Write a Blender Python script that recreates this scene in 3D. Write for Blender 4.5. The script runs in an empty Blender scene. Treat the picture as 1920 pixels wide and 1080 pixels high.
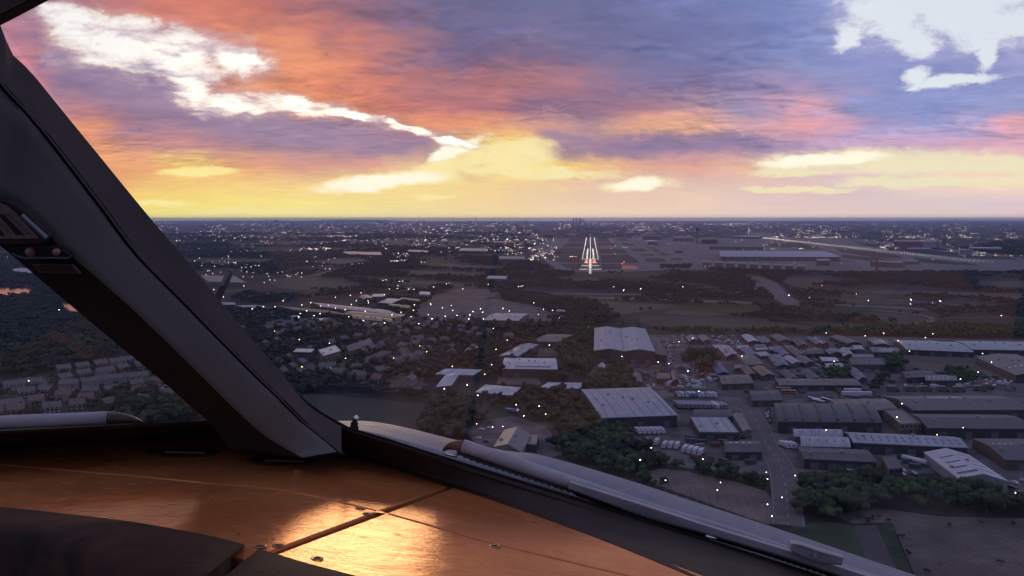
import bpy, bmesh, math, random
import numpy as np
from mathutils import Vector, Matrix, noise as mnoise

random.seed(11)
RNG = np.random.default_rng(11)
scene = bpy.context.scene
COL = scene.collection

# ------------------------------------------------------------------ camera
F = 1500.0            # focal length in photo pixels (1920 wide frame)
HORIZON = 410.0       # row of the level line
H = 140.0             # eye height over the ground
TH = math.atan((540.0 - HORIZON) / F)
FW = Vector((0, math.cos(TH), -math.sin(TH)))
UP = Vector((0, math.sin(TH), math.cos(TH)))
RT = Vector((1, 0, 0))
EYE = Vector((0, 0, H))
cam_data = bpy.data.cameras.new('camera')
cam_data.sensor_width = 36.0
cam_data.lens = 36.0 * F / 1920.0
cam_data.clip_start = 0.01
cam_data.clip_end = 200000.0
cam = bpy.data.objects.new('camera', cam_data)
cam.location = EYE
cam.rotation_euler = (math.radians(90) - TH, 0, 0)
COL.objects.link(cam)
scene.camera = cam

scene.render.engine = 'CYCLES'
cy = scene.cycles
cy.max_bounces = 8
cy.diffuse_bounces = 3
cy.glossy_bounces = 4
cy.transparent_max_bounces = 12
cy.volume_bounces = 1
cy.sample_clamp_indirect = 4.0
cy.use_adaptive_sampling = False
cy.use_denoising = True
try:
    cy.denoiser = 'OPENIMAGEDENOISE'
    cy.denoising_input_passes = 'RGB_ALBEDO_NORMAL'
except Exception:
    pass
scene.view_settings.view_transform = 'Standard'
scene.view_settings.look = 'None'
scene.view_settings.gamma = 1.0
scene.view_settings.use_curve_mapping = False
scene.view_settings.exposure = 0.0

HAZE = 3.6e-5                    # scattering per metre of the air near the ground
SUN_AZ = math.radians(-8.0)      # from straight ahead, clockwise positive
SUN_EL = math.radians(7.0)


def lin(c):
    """8 bit display colour to scene linear."""
    r = []
    for v in c[:3]:
        v = v / 255.0
        r.append(v / 12.92 if v <= 0.04045 else ((v + 0.055) / 1.055) ** 2.4)
    return tuple(r)


class NT:
    """small helper for building node trees"""
    def __init__(self, tree):
        self.t = tree
        self.x = 0

    def n(self, typ, props=None, **ins):
        nd = self.t.nodes.new(typ)
        self.x += 40
        nd.location = (self.x, 0)
        for k, v in (props or {}).items():
            setattr(nd, k, v)
        for k, v in ins.items():
            key = int(k[1:]) if k[0] == 'i' and k[1:].isdigit() else k.replace('_', ' ')
            self.s(nd.inputs[key], v)
        return nd

    def s(self, sock, v):
        if isinstance(v, bpy.types.NodeSocket):
            self.t.links.new(v, sock)
        else:
            if hasattr(sock.default_value, '__len__'):
                ln = len(sock.default_value)
                if not hasattr(v, '__len__'):
                    v = (v,) * ln
                v = tuple(v)
                if len(v) < ln:
                    v = v + (1.0,) * (ln - len(v))
            sock.default_value = v

    def m(self, op, a, b=0.0, c=0.0, clamp=False):
        nd = self.t.nodes.new('ShaderNodeMath')
        nd.operation = op
        nd.use_clamp = clamp
        self.s(nd.inputs[0], a)
        self.s(nd.inputs[1], b)
        self.s(nd.inputs[2], c)
        return nd.outputs[0]

    def v(self, op, a, b=(0, 0, 0)):
        nd = self.t.nodes.new('ShaderNodeVectorMath')
        nd.operation = op
        self.s(nd.inputs[0], a)
        if op == 'SCALE':
            self.s(nd.inputs['Scale'], b)
        else:
            self.s(nd.inputs[1], b)
        return nd.outputs['Value'] if op in ('LENGTH', 'DOT_PRODUCT', 'DISTANCE') else nd.outputs[0]

    def mix(self, f, a, b, blend='MIX'):
        nd = self.t.nodes.new('ShaderNodeMix')
        nd.data_type = 'RGBA'
        nd.blend_type = blend
        self.s(nd.inputs[0], f)
        self.s(nd.inputs[6], a)
        self.s(nd.inputs[7], b)
        return nd.outputs[2]

    def rng(self, v, a, b, lo=0.0, hi=1.0, smooth=False):
        nd = self.t.nodes.new('ShaderNodeMapRange')
        nd.interpolation_type = 'SMOOTHSTEP' if smooth else 'LINEAR'
        for i, q in enumerate((v, a, b, lo, hi)):
            self.s(nd.inputs[i], q)
        return nd.outputs[0]

    def xyz(self, x, y, z):
        nd = self.t.nodes.new('ShaderNodeCombineXYZ')
        for i, q in enumerate((x, y, z)):
            self.s(nd.inputs[i], q)
        return nd.outputs[0]

    def noise(self, vec, scale, detail=4, rough=0.5, dist=0.0):
        nd = self.n('ShaderNodeTexNoise', Vector=vec, Scale=scale, Detail=detail, Roughness=rough, Distortion=dist)
        return nd

    def ramp(self, f, stops, interp='LINEAR'):
        nd = self.t.nodes.new('ShaderNodeValToRGB')
        cr = nd.color_ramp
        cr.interpolation = interp
        while len(cr.elements) < len(stops):
            cr.elements.new(0.5)
        for e, (p, c) in zip(cr.elements, sorted(stops, key=lambda q: q[0])):
            e.position = p
            e.color = (c[0], c[1], c[2], 1.0)
        self.s(nd.inputs[0], f)
        return nd.outputs[0]


# ------------------------------------------------------------------ sky
def build_world():
    w = bpy.data.worlds.new('World')
    scene.world = w
    w.use_nodes = True
    t = NT(w.node_tree)
    w.node_tree.nodes.clear()
    out = t.n('ShaderNodeOutputWorld')
    bg = t.n('ShaderNodeBackground', Strength=1.0)
    w.node_tree.links.new(bg.outputs[0], out.inputs[0])
    d = t.v('NORMALIZE', t.n('ShaderNodeTexCoord').outputs['Generated'])
    sp = t.n('ShaderNodeSeparateXYZ', Vector=d)
    x, y, z = sp.outputs
    zc = t.m('MAXIMUM', z, 0.0)
    az = t.m('ARCTAN2', x, y)
    hor = t.m('SQRT', t.m('ADD', t.m('MULTIPLY', x, x), t.m('MULTIPLY', y, y)))
    tel = t.m('DIVIDE', zc, t.m('MAXIMUM', hor, 1e-4))
    v = t.m('DIVIDE', tel, t.m('MAXIMUM', t.m('COSINE', az), 0.6))
    # flat cloud deck: perspective coordinates that crowd together towards the horizon
    inv = t.m('DIVIDE', 1.0, t.m('ADD', zc, 0.10))
    deck = t.xyz(t.m('MULTIPLY', x, inv), t.m('MULTIPLY', y, inv), 0.0)
    ang = t.xyz(t.m('MULTIPLY', az, 7.0), t.m('MULTIPLY', v, 26.0), 0.0)
    n1 = t.noise(ang, 0.8, 7, 0.55, 0.3)
    n2 = t.noise(deck, 1.6, 9, 0.6, 0.4)
    n3 = t.noise(t.xyz(t.m('MULTIPLY', az, 13.0), t.m('MULTIPLY', v, 27.0), 0.0), 1.5, 9, 0.62, 0.25)
    n5 = t.noise(t.xyz(t.m('MULTIPLY', az, 22.0), t.m('MULTIPLY', v, 34.0), 7.0), 1.0, 9, 0.66, 0.5)
    n4 = t.noise(t.xyz(t.m('MULTIPLY', az, 12.0), t.m('MULTIPLY', v, 60.0), 3.0), 1.3, 8, 0.62, 0.8)
    o1 = t.v('SUBTRACT', n1.outputs['Color'], (0.5, 0.5, 0.5))
    s1 = t.n('ShaderNodeSeparateXYZ', Vector=o1)
    o3 = t.v('SUBTRACT', n3.outputs['Color'], (0.5, 0.5, 0.5))
    s3 = t.n('ShaderNodeSeparateXYZ', Vector=o3)
    up = t.m('MULTIPLY', v, 4.0, clamp=True)
    wa = t.m('MULTIPLY', t.m('ADD', t.m('MULTIPLY', s1.outputs[0], 0.14), t.m('MULTIPLY', s3.outputs[0], 0.12)), 1.0)
    wv = t.m('MULTIPLY', t.m('ADD', t.m('MULTIPLY', s1.outputs[1], 0.050), t.m('MULTIPLY', s3.outputs[1], 0.060)),
             t.m('ADD', up, 0.12))
    az2 = t.m('ADD', az, wa)
    v2 = t.m('ADD', v, wv)

    def vy(py):
        return math.tan(math.atan((540 - py) / F) - TH)

    def ux(px):
        return math.atan((px - 960) / F)

    rows = [
        (412, [(300, (255, 244, 136)), (500, (255, 242, 150)), (700, (255, 240, 164)), (900, (255, 236, 172)), (1100, (252, 228, 195)), (1300, (248, 222, 200)), (1500, (243, 220, 205)), (1900, (238, 212, 205))]),
        (380, [(250, (253, 220, 108)), (420, (255, 232, 120)), (600, (255, 236, 138)), (780, (250, 226, 146)), (900, (248, 218, 154)), (1100, (241, 208, 178)), (1300, (240, 210, 185)), (1500, (230, 203, 198)), (1700, (224, 203, 204)), (1900, (225, 203, 210))]),
        (347, [(200, (240, 175, 105)), (300, (248, 205, 115)), (450, (250, 208, 122)), (600, (250, 215, 140)), (800, (250, 220, 140)), (950, (246, 214, 148)), (1100, (234, 198, 168)), (1300, (230, 196, 180)), (1450, (228, 195, 188)), (1560, (215, 190, 196)), (1700, (235, 212, 196)), (1900, (250, 222, 190))]),
        (312, [(150, (230, 150, 100)), (280, (240, 170, 110)), (370, (254, 214, 104)), (450, (235, 168, 112)), (560, (214, 152, 134)), (680, (212, 152, 138)), (760, (238, 200, 150)), (870, (222, 178, 150)), (960, (255, 236, 120)), (1060, (250, 214, 120)), (1150, (232, 176, 140)), (1280, (224, 162, 148)), (1400, (236, 190, 160)), (1520, (238, 214, 200)), (1680, (245, 220, 195)), (1900, (250, 214, 184))]),
        (272, [(100, (222, 140, 100)), (200, (228, 150, 106)), (300, (205, 140, 125)), (420, (178, 130, 140)), (560, (166, 132, 150)), (700, (160, 128, 148)), (800, (168, 128, 140)), (860, (228, 190, 140)), (960, (252, 212, 100)), (1020, (216, 160, 120)), (1100, (164, 122, 142)), (1200, (138, 118, 154)), (1300, (150, 122, 158)), (1420, (142, 126, 165)), (1520, (180, 150, 185)), (1650, (196, 165, 195)), (1800, (210, 165, 188)), (1900, (216, 168, 186))]),
        (236, [(100, (215, 130, 108)), (170, (228, 150, 108)), (250, (186, 128, 128)), (350, (150, 120, 148)), (480, (150, 126, 154)), (620, (160, 132, 158)), (700, (186, 135, 130)), (790, (232, 150, 105)), (900, (222, 142, 104)), (1000, (206, 150, 132)), (1100, (182, 145, 150)), (1180, (230, 168, 130)), (1300, (244, 180, 138)), (1390, (208, 162, 168)), (1500, (230, 162, 166)), (1600, (168, 152, 196)), (1720, (140, 152, 206)), (1820, (160, 158, 204)), (1890, (228, 166, 178))]),
        (202, [(60, (172, 118, 128)), (160, (188, 126, 126)), (250, (156, 118, 140)), (340, (130, 112, 146)), (480, (176, 128, 130)), (580, (224, 140, 92)), (700, (214, 124, 94)), (800, (186, 110, 104)), (900, (164, 102, 112)), (980, (132, 96, 124)), (1100, (134, 100, 128)), (1200, (172, 122, 134)), (1320, (206, 154, 152)), (1420, (150, 140, 176)), (1500, (206, 152, 168)), (1620, (132, 144, 198)), (1760, (132, 146, 202)), (1900, (152, 155, 202))]),
        (160, [(40, (190, 120, 128)), (120, (140, 115, 148)), (230, (118, 108, 148)), (340, (114, 106, 146)), (440, (186, 128, 126)), (520, (226, 144, 100)), (620, (220, 130, 92)), (720, (196, 116, 102)), (820, (170, 110, 114)), (900, (182, 112, 112)), (1000, (182, 116, 118)), (1100, (142, 108, 134)), (1220, (118, 106, 148)), (1340, (118, 110, 155)), (1480, (160, 142, 182)), (1600, (122, 140, 196)), (1760, (132, 144, 200)), (1900, (140, 154, 206))]),
        (110, [(40, (192, 120, 130)), (110, (128, 112, 150)), (220, (122, 112, 152)), (350, (150, 120, 148)), (470, (230, 148, 104)), (580, (230, 146, 102)), (680, (204, 122, 100)), (760, (160, 106, 116)), (860, (116, 96, 132)), (960, (124, 98, 130)), (1100, (110, 102, 144)), (1240, (102, 106, 154)), (1360, (106, 112, 164)), (1480, (124, 138, 190)), (1620, (136, 145, 200)), (1780, (140, 148, 200)), (1900, (150, 156, 206))]),
        (60, [(60, (170, 118, 138)), (160, (160, 120, 145)), (300, (206, 122, 108)), (420, (222, 134, 100)), (540, (222, 136, 102)), (640, (186, 112, 108)), (740, (148, 102, 118)), (860, (98, 94, 136)), (1000, (104, 98, 140)), (1140, (98, 102, 148)), (1300, (104, 112, 164)), (1440, (110, 126, 182)), (1600, (136, 148, 200)), (1780, (150, 156, 204)), (1900, (158, 160, 205))]),
        (0, [(60, (160, 112, 132)), (200, (176, 112, 116)), (320, (208, 116, 92)), (440, (206, 112, 92)), (560, (176, 104, 104)), (680, (136, 98, 120)), (820, (96, 94, 134)), (960, (88, 98, 142)), (1120, (94, 104, 152)), (1280, (104, 116, 170)), (1440, (108, 128, 184)), (1600, (140, 152, 202)), (1780, (155, 160, 206)), (1920, (162, 162, 206))]),
        (-150, [(0, (150, 108, 126)), (250, (190, 110, 96)), (450, (196, 112, 90)), (650, (150, 102, 112)), (850, (104, 98, 136)), (1100, (98, 108, 155)), (1500, (118, 134, 188)), (1900, (158, 160, 206))]),
        (-420, [(0, (128, 112, 150)), (500, (140, 112, 138)), (1000, (108, 116, 166)), (1900, (144, 154, 202))]),
    ]
    AR = 0.80
    fa = t.m('ADD', t.m('MULTIPLY', az2, 0.5 / AR), 0.5, clamp=True)
    col = None
    prev = None
    for py, stops in rows:
        st = [((ux(px) / AR) * 0.5 + 0.5, lin(c)) for px, c in stops]
        r = t.ramp(fa, st)
        if col is None:
            col = r
        else:
            col = t.mix(t.rng(v2, vy(prev), vy(py)), col, r)
        prev = py
    # away from the sunrise the deck is plain slate blue, slightly pink low down
    back = t.mix(t.rng(v, 0.0, 0.5, smooth=True), lin((112, 108, 142)) + (1,), lin((108, 118, 160)) + (1,))
    col = t.mix(t.rng(t.m('ABSOLUTE', az), 0.66, 1.7, smooth=True), col, back)
    col = t.mix(t.rng(v, 0.6, 1.6, smooth=True), col, lin((140, 150, 194)) + (1,))
    # billows of the deck, lit from below by the low sun: difference of the cloud height towards the sun
    big = n2.outputs['Fac']
    dn = lambda vec: t.noise(vec, 5.2, 9, 0.58, 0.35).outputs['Fac']
    h0 = dn(deck)
    h1 = dn(t.v('ADD', deck, (math.sin(SUN_AZ) * 0.05, 0.05, 0.0)))
    patchy = t.rng(n1.outputs['Fac'], 0.42, 0.62, 0.25, 1.0, True)
    rel = t.m('MULTIPLY', t.m('MULTIPLY', t.m('SUBTRACT', h0, h1), 1.2), patchy)
    amt = t.rng(v, 0.03, 0.10, 0.12, 1.0)
    f4 = n4.outputs['Fac']
    shade = t.m('ADD', t.rng(big, 0.30, 0.70, -0.16, 0.20), t.rng(f4, 0.3, 0.7, -0.05, 0.06))
    shade = t.m('ADD', shade, t.m('MULTIPLY', t.rng(h0, 0.32, 0.68, -0.16, 0.14), patchy))
    shade = t.m('ADD', 1.14, t.m('MULTIPLY', t.m('ADD', shade, rel), amt))
    shade = t.m('MINIMUM', t.m('MAXIMUM', shade, 0.62), 1.5)
    cold = t.mix(1.0, col, (0.86, 0.92, 1.06, 1), 'MULTIPLY')
    warm = t.mix(1.0, col, (1.03, 1.0, 0.97, 1), 'MULTIPLY')
    col = t.mix(t.rng(shade, 0.8, 1.2), cold, warm)
    col = t.mix(1.0, col, t.xyz(shade, shade, shade), 'MULTIPLY')
    # dark blue-grey scud hanging under the deck
    scud = t.m('MULTIPLY', t.rng(t.m('ADD', t.m('MULTIPLY', n3.outputs['Fac'], 0.6), t.m('MULTIPLY', h0, 0.4)), 0.53, 0.62, 0, 1, True), t.rng(v, 0.06, 0.12, 0.0, 0.40))
    col = t.mix(scud, col, t.mix(1.0, col, (0.62, 0.66, 0.86, 1), 'MULTIPLY'))

    def blobs(lst, namp, lo, hi):
        res = None
        P = t.xyz(t.m('ADD', t.m('MULTIPLY', az, 1000.0), t.m('MULTIPLY', s3.outputs[0], 34.0)),
                  t.m('ADD', t.m('MULTIPLY', v, 1000.0), t.m('MULTIPLY', s3.outputs[1], 22.0)), 0.0)
        for (px, py, rx, ry, rot) in lst:
            mp = t.n('ShaderNodeMapping', {'vector_type': 'TEXTURE'}, Vector=P,
                     Location=(ux(px) * 1000, vy(py) * 1000, 0),
                     Rotation=(0, 0, math.radians(rot)), Scale=(rx / 1.5, ry / 1.5, 1))
            L = t.v('LENGTH', mp.outputs[0])
            if res is None:
                res = L
            else:
                nd = t.t.nodes.new('ShaderNodeMath')
                nd.operation = 'SMOOTH_MIN'
                t.s(nd.inputs[0], res); t.s(nd.inputs[1], L); t.s(nd.inputs[2], 0.35)
                res = nd.outputs[0]
        nn = t.m('ADD', t.m('MULTIPLY', t.m('SUBTRACT', n5.outputs['Fac'], 0.5), 1.7), t.m('MULTIPLY', s3.outputs[2], 1.4))
        res = t.m('ADD', res, t.m('MULTIPLY', nn, namp))
        return t.rng(res, lo, hi, 1.0, 0.0, True)

    nis = t.n('ShaderNodeTexSky', {'sky_type': 'NISHITA', 'sun_disc': False, 'sun_elevation': SUN_EL,
                                   'sun_rotation': SUN_AZ, 'air_density': 1.0, 'dust_density': 1.0, 'altitude': 140.0})
    nish = t.v('SCALE', nis.outputs[0], 0.10)
    # thin bright cloud in front of the clear sky, lit through by the low sun
    clear = t.v('ADD', t.v('SCALE', nish, 0.3), t.mix(t.rng(az, -0.2, 0.45), (0.88, 0.87, 0.88, 1), (0.72, 0.77, 0.85, 1)))
    mauve = blobs([(1210, 274, 175, 20, 2), (1075, 262, 65, 13, -12), (1330, 262, 90, 10, 0), (640, 252, 190, 22, -3), (480, 240, 120, 22, -8), (330, 190, 70, 36, -14), (230, 150, 80, 24, -20), (720, 280, 60, 16, 8)], 1.0, 0.5, 1.4)
    mcol = t.mix(t.rng(az, -0.25, 0.15), lin((150, 124, 152)) + (1,), lin((128, 112, 150)) + (1,))
    mcol = t.mix(1.0, mcol, t.xyz(shade, shade, shade), 'MULTIPLY')
    col = t.mix(t.m('MULTIPLY', mauve, t.rng(v, 0.07, 0.12, 0.55, 0.85)), col, mcol)
    yellow = t.mix(t.rng(az, -0.3, 0.45), (1.20, 1.00, 0.36, 1), (1.02, 0.92, 0.60, 1))
    low = blobs([(735, 338, 120, 17, 6), (850, 305, 110, 20, 18), (955, 290, 75, 26, 0), (1000, 322, 150, 12, -2), (1190, 348, 62, 13, 6),
                 (1560, 300, 120, 16, 4), (1770, 308, 170, 20, 0), (1480, 322, 70, 8, 0), (1720, 342, 150, 10, 0),
                 (1500, 355, 90, 6, 0), (380, 322, 55, 9, 0), (810, 370, 40, 5, 0), (290, 382, 60, 5, 0), (500, 398, 120, 6, 0)], 0.9, 0.65, 1.35)
    col = t.mix(t.m('MULTIPLY', low, t.rng(n5.outputs['Fac'], 0.35, 0.6, 0.75, 1.0)), col, yellow)
    hot = blobs([(715, 340, 105, 15, 7), (860, 276, 55, 11, 20), (1195, 348, 50, 11, 6), (1540, 300, 100, 11, 4)], 0.7, 0.6, 1.3)
    col = t.mix(hot, col, (1.25, 1.15, 0.90, 1))
    gapl = blobs([(185, 48, 80, 38, -18), (240, 85, 105, 50, -10), (340, 102, 130, 54, -14), (450, 108, 66, 34, -10), (372, 165, 38, 50, 20),
                  (440, 194, 85, 27, -4), (550, 195, 100, 20, -10), (655, 216, 75, 10, -14), (770, 240, 75, 8, -14), (850, 262, 50, 9, -14), (120, 20, 50, 16, -20)],
                 1.0, 0.35, 1.32)
    rimc = t.mix(t.rng(h0, 0.35, 0.65), lin((196, 176, 200)) + (1,), lin((250, 214, 190)) + (1,))
    gl_ = t.m('MULTIPLY', gapl, t.rng(t.m('ADD', t.m('MULTIPLY', h0, 0.5), t.m('MULTIPLY', n5.outputs['Fac'], 0.5)), 0.40, 0.54, 0.50, 1.0, True))
    col = t.mix(t.rng(gl_, 0.0, 0.55, 0.0, 0.8), col, rimc)
    col = t.mix(t.rng(gl_, 0.35, 0.95, 0.0, 1.0), col, clear)
    gapr = blobs([(1735, -10, 165, 82, 0), (1800, 45, 110, 42, -6), (1660, 30, 70, 50, 10), (1578, 68, 34, 18, 35), (1700, 80, 34, 26, 0), (1762, 152, 80, 11, 6), (1702, 142, 28, 14, 20), (1836, 98, 15, 44, -12), (1885, 52, 50, 15, 20)],
                 1.0, 0.45, 1.30)
    col = t.mix(t.rng(gapr, 0.0, 0.5, 0.0, 0.7), col, lin((190, 190, 222)) + (1,))
    col = t.mix(t.rng(gapr, 0.3, 0.95, 0.0, 1.0), col, clear)
    # thin veil of moist air in front of the deck
    col = t.mix(0.10, col, lin((200, 184, 200)) + (1,))
    w.node_tree.links.new(col, bg.inputs[0])
    w.cycles.sampling_method = 'MANUAL'
    w.cycles.sample_map_resolution = 1024


build_world()

sd = bpy.data.lights.new('sun', 'SUN')
sd.energy = 0.35
sd.angle = math.radians(12.0)
sd.color = (1.0, 0.72, 0.45)
sun = bpy.data.objects.new('sun', sd)
sun.location = (0, 0, 400)
sdir = Vector((math.sin(SUN_AZ) * math.cos(SUN_EL), math.cos(SUN_AZ) * math.cos(SUN_EL), math.sin(SUN_EL)))
sun.rotation_euler = sdir.to_track_quat('Z', 'Y').to_euler()
COL.objects.link(sun)


# ------------------------------------------------------------------ helpers
def ray(px, py):
    return RT * ((float(px) - 960) / F) + FW + UP * ((540 - float(py)) / F)


def G(px, py, z=0.0):
    """point at height z seen at a photo pixel"""
    d = ray(px, py)
    s = (z - H) / d.z
    return EYE + d * s


def CP(px, py, depth):
    return EYE + ray(px, py) * float(depth)


def tag(o, label=None, cat=None, group=None, kind=None):
    if label:
        o['label'] = label
    if cat:
        o['category'] = cat
    if group:
        o['group'] = group
    if kind:
        o['kind'] = kind
    return o


def empty(name, loc=(0, 0, 0), rz=0.0):
    o = bpy.data.objects.new(name, None)
    o.empty_display_size = 0.1
    o.location = loc
    o.rotation_euler = (0, 0, rz)
    COL.objects.link(o)
    return o


def link(name, me, parent=None, mats=(), loc=None):
    o = bpy.data.objects.new(name, me)
    if mats and not me.materials:
        for m in (mats if isinstance(mats, (list, tuple)) else [mats]):
            me.materials.append(m)
    if loc is not None:
        o.location = loc
    if parent is not None:
        o.parent = parent
    COL.objects.link(o)
    return o


class MB:
    """collects faces into one mesh"""
    def __init__(self):
        self.v = []
        self.f = []
        self.mi = []

    def face(self, pts, mi=0):
        b = len(self.v)
        self.v.extend([tuple(p) for p in pts])
        self.f.append(tuple(range(b, b + len(pts))))
        self.mi.append(mi)

    def add(self, verts, faces, mi=0):
        b = len(self.v)
        self.v.extend([tuple(p) for p in verts])
        for f in faces:
            self.f.append(tuple(b + i for i in f))
            self.mi.append(mi)

    def box(self, c, s, mi=0, rz=0.0, bottom=True):
        cx, cy_, cz = c
        sx, sy, sz = s[0] / 2, s[1] / 2, s[2] / 2
        ca, sa = math.cos(rz), math.sin(rz)
        vs = []
        for dz in (-sz, sz):
            for dx, dy in ((-sx, -sy), (sx, -sy), (sx, sy), (-sx, sy)):
                vs.append((cx + dx * ca - dy * sa, cy_ + dx * sa + dy * ca, cz + dz))
        fs = [(4, 5, 6, 7), (0, 1, 5, 4), (1, 2, 6, 5), (2, 3, 7, 6), (3, 0, 4, 7)]
        if bottom:
            fs.append((3, 2, 1, 0))
        self.add(vs, fs, mi)

    def tube(self, pts, radii, n=10, mi=0, cap=True):
        """round tube along points"""
        pts = [Vector(p) for p in pts]
        if not hasattr(radii, '__len__'):
            radii = [radii] * len(pts)
        rings = []
        ref = None
        for i, p in enumerate(pts):
            a = pts[min(i + 1, len(pts) - 1)] - pts[max(i - 1, 0)]
            a.normalize()
            if ref is None:
                ref = a.orthogonal().normalized()
            ref = (ref - a * ref.dot(a)).normalized()
            bi = a.cross(ref)
            rings.append([p + (ref * math.cos(2 * math.pi * k / n) + bi * math.sin(2 * math.pi * k / n)) * radii[i] for k in range(n)])
        vs = [q for r in rings for q in r]
        fs = []
        for i in range(len(pts) - 1):
            for k in range(n):
                k2 = (k + 1) % n
                fs.append((i * n + k, i * n + k2, (i + 1) * n + k2, (i + 1) * n + k))
        if cap:
            fs.append(tuple(reversed(range(n))))
            fs.append(tuple(range((len(pts) - 1) * n, len(pts) * n)))
        self.add(vs, fs, mi)

    def mesh(self, name, mats=(), smooth=False):
        me = bpy.data.meshes.new(name)
        me.from_pydata(self.v, [], self.f)
        for m in mats:
            me.materials.append(m)
        if any(self.mi):
            me.polygons.foreach_set('material_index', self.mi)
        if smooth:
            me.polygons.foreach_set('use_smooth', [True] * len(me.polygons))
        me.update()
        return me

    def build(self, name, mats, parent=None, smooth=False, origin=None):
        mats = mats if isinstance(mats, (list, tuple)) else [mats]
        if origin is not None:
            ox, oy, oz = origin
            self.v = [(x - ox, y - oy, z - oz) for x, y, z in self.v]
        return link(name, self.mesh(name, mats, smooth), parent, (), origin)


def catmull(pts, n):
    """resample a polyline of tuples with a Catmull-Rom curve, n samples evenly by chord"""
    P = np.array(pts, float)
    if len(P) == 2:
        return [tuple(P[0] + (P[1] - P[0]) * i / (n - 1)) for i in range(n)]
    ext = np.vstack([2 * P[0] - P[1], P, 2 * P[-1] - P[-2]])
    fine = []
    for i in range(1, len(ext) - 2):
        a, b, c, d = ext[i - 1], ext[i], ext[i + 1], ext[i + 2]
        for k in range(24):
            u = k / 24
            fine.append(0.5 * (2 * b + (c - a) * u + (2 * a - 5 * b + 4 * c - d) * u * u + (3 * b - a - 3 * c + d) * u ** 3))
    fine.append(P[-1])
    fine = np.array(fine)
    L = np.concatenate([[0], np.cumsum(np.linalg.norm(np.diff(fine[:, :2], axis=0), axis=1))])
    s = np.linspace(0, L[-1], n)
    return [tuple(np.interp(q, L, fine[:, j]) for j in range(P.shape[1])) for q in s]


def loft(mb, lines, closed=False, mi=0, caps=False, flip=False):
    n = len(lines[0])
    k = len(lines)
    vs = [p for ln in lines for p in ln]
    fs = []
    rng_ = range(k if closed else k - 1)
    for a in rng_:
        b = (a + 1) % k
        for i in range(n - 1):
            q = (a * n + i, a * n + i + 1, b * n + i + 1, b * n + i)
            fs.append(tuple(reversed(q)) if flip else q)
    if caps and closed:
        fs.append(tuple(a * n for a in range(k)))
        fs.append(tuple(a * n + n - 1 for a in reversed(range(k))))
    mb.add(vs, fs, mi)


MATS = {}


def pm(name, base, rough=0.6, metal=0.0, var=0.15, scale=4.0, bump=0.0, bscale=40.0, spec=0.5, coat=0.0, hue=None, coords='Object', detail=5):
    """procedural Principled material: base colour broken up by noise, optional fine relief"""
    if name in MATS:
        return MATS[name]
    m = bpy.data.materials.new(name)
    m.use_nodes = True
    t = NT(m.node_tree)
    b = m.node_tree.nodes['Principled BSDF']
    if coords == 'World':
        vec = t.n('ShaderNodeNewGeometry').outputs['Position']
    else:
        vec = t.n('ShaderNodeTexCoord').outputs['Object']
    nz = t.noise(vec, scale, detail, 0.6)
    lo = tuple(c * (1 - var) for c in base) + (1,)
    hi = tuple(c * (1 + var) for c in (hue or base)) + (1,)
    c = t.mix(t.rng(nz.outputs['Fac'], 0.3, 0.7, smooth=True), lo, hi)
    t.s(b.inputs['Base Color'], c)
    b.inputs['Roughness'].default_value = rough
    b.inputs['Metallic'].default_value = metal
    b.inputs['Specular IOR Level'].default_value = spec
    b.inputs['Coat Weight'].default_value = coat
    if bump > 0:
        nb = t.noise(vec, bscale, 4, 0.6)
        bp = t.n('ShaderNodeBump', Strength=bump, Distance=0.002 if coords != 'World' else 0.3, Height=nb.outputs['Fac'])
        t.s(b.inputs['Normal'], bp.outputs[0])
    MATS[name] = m
    return m


def emis(name, col, strength):
    if name in MATS:
        return MATS[name]
    m = bpy.data.materials.new(name)
    m.use_nodes = True
    t = NT(m.node_tree)
    m.node_tree.nodes.clear()
    o = t.n('ShaderNodeOutputMaterial')
    e = t.n('ShaderNodeEmission', Color=tuple(col) + (1,), Strength=strength)
    m.node_tree.links.new(e.outputs[0], o.inputs[0])
    try:
        m.cycles.emission_sampling = 'NONE'
    except Exception:
        pass
    MATS[name] = m
    return m
# ------------------------------------------------------------------ ground sheet
def ground_material():
    m = bpy.data.materials.new('meadow_and_scrub')
    m.use_nodes = True
    t = NT(m.node_tree)
    b = m.node_tree.nodes['Principled BSDF']
    pos = t.n('ShaderNodeNewGeometry').outputs['Position']
    big = t.noise(pos, 0.0022, 6, 0.6, 0.6)
    mid = t.noise(pos, 0.012, 6, 0.65, 0.3)
    fine = t.noise(pos, 0.12, 6, 0.7)
    vo = t.n('ShaderNodeTexVoronoi', {'feature': 'F1'}, Vector=pos, Scale=0.006, Randomness=0.9)
    c = t.mix(t.rng(big.outputs['Fac'], 0.38, 0.62, smooth=True), (0.028, 0.036, 0.026, 1), (0.050, 0.052, 0.040, 1))
    c = t.mix(0.35, c, t.mix(1.0, c, vo.outputs['Color'], 'SOFT_LIGHT'))
    c = t.mix(t.rng(mid.outputs['Fac'], 0.35, 0.7, smooth=True), t.mix(1.0, c, (0.7, 0.72, 0.75, 1), 'MULTIPLY'), c)
    f = t.rng(fine.outputs['Fac'], 0.25, 0.75, 0.75, 1.3)
    c = t.mix(1.0, c, t.xyz(f, f, f), 'MULTIPLY')
    t.s(b.inputs['Base Color'], c)
    b.inputs['Roughness'].default_value = 0.95
    b.inputs['Specular IOR Level'].default_value = 0.1
    return m


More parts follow.
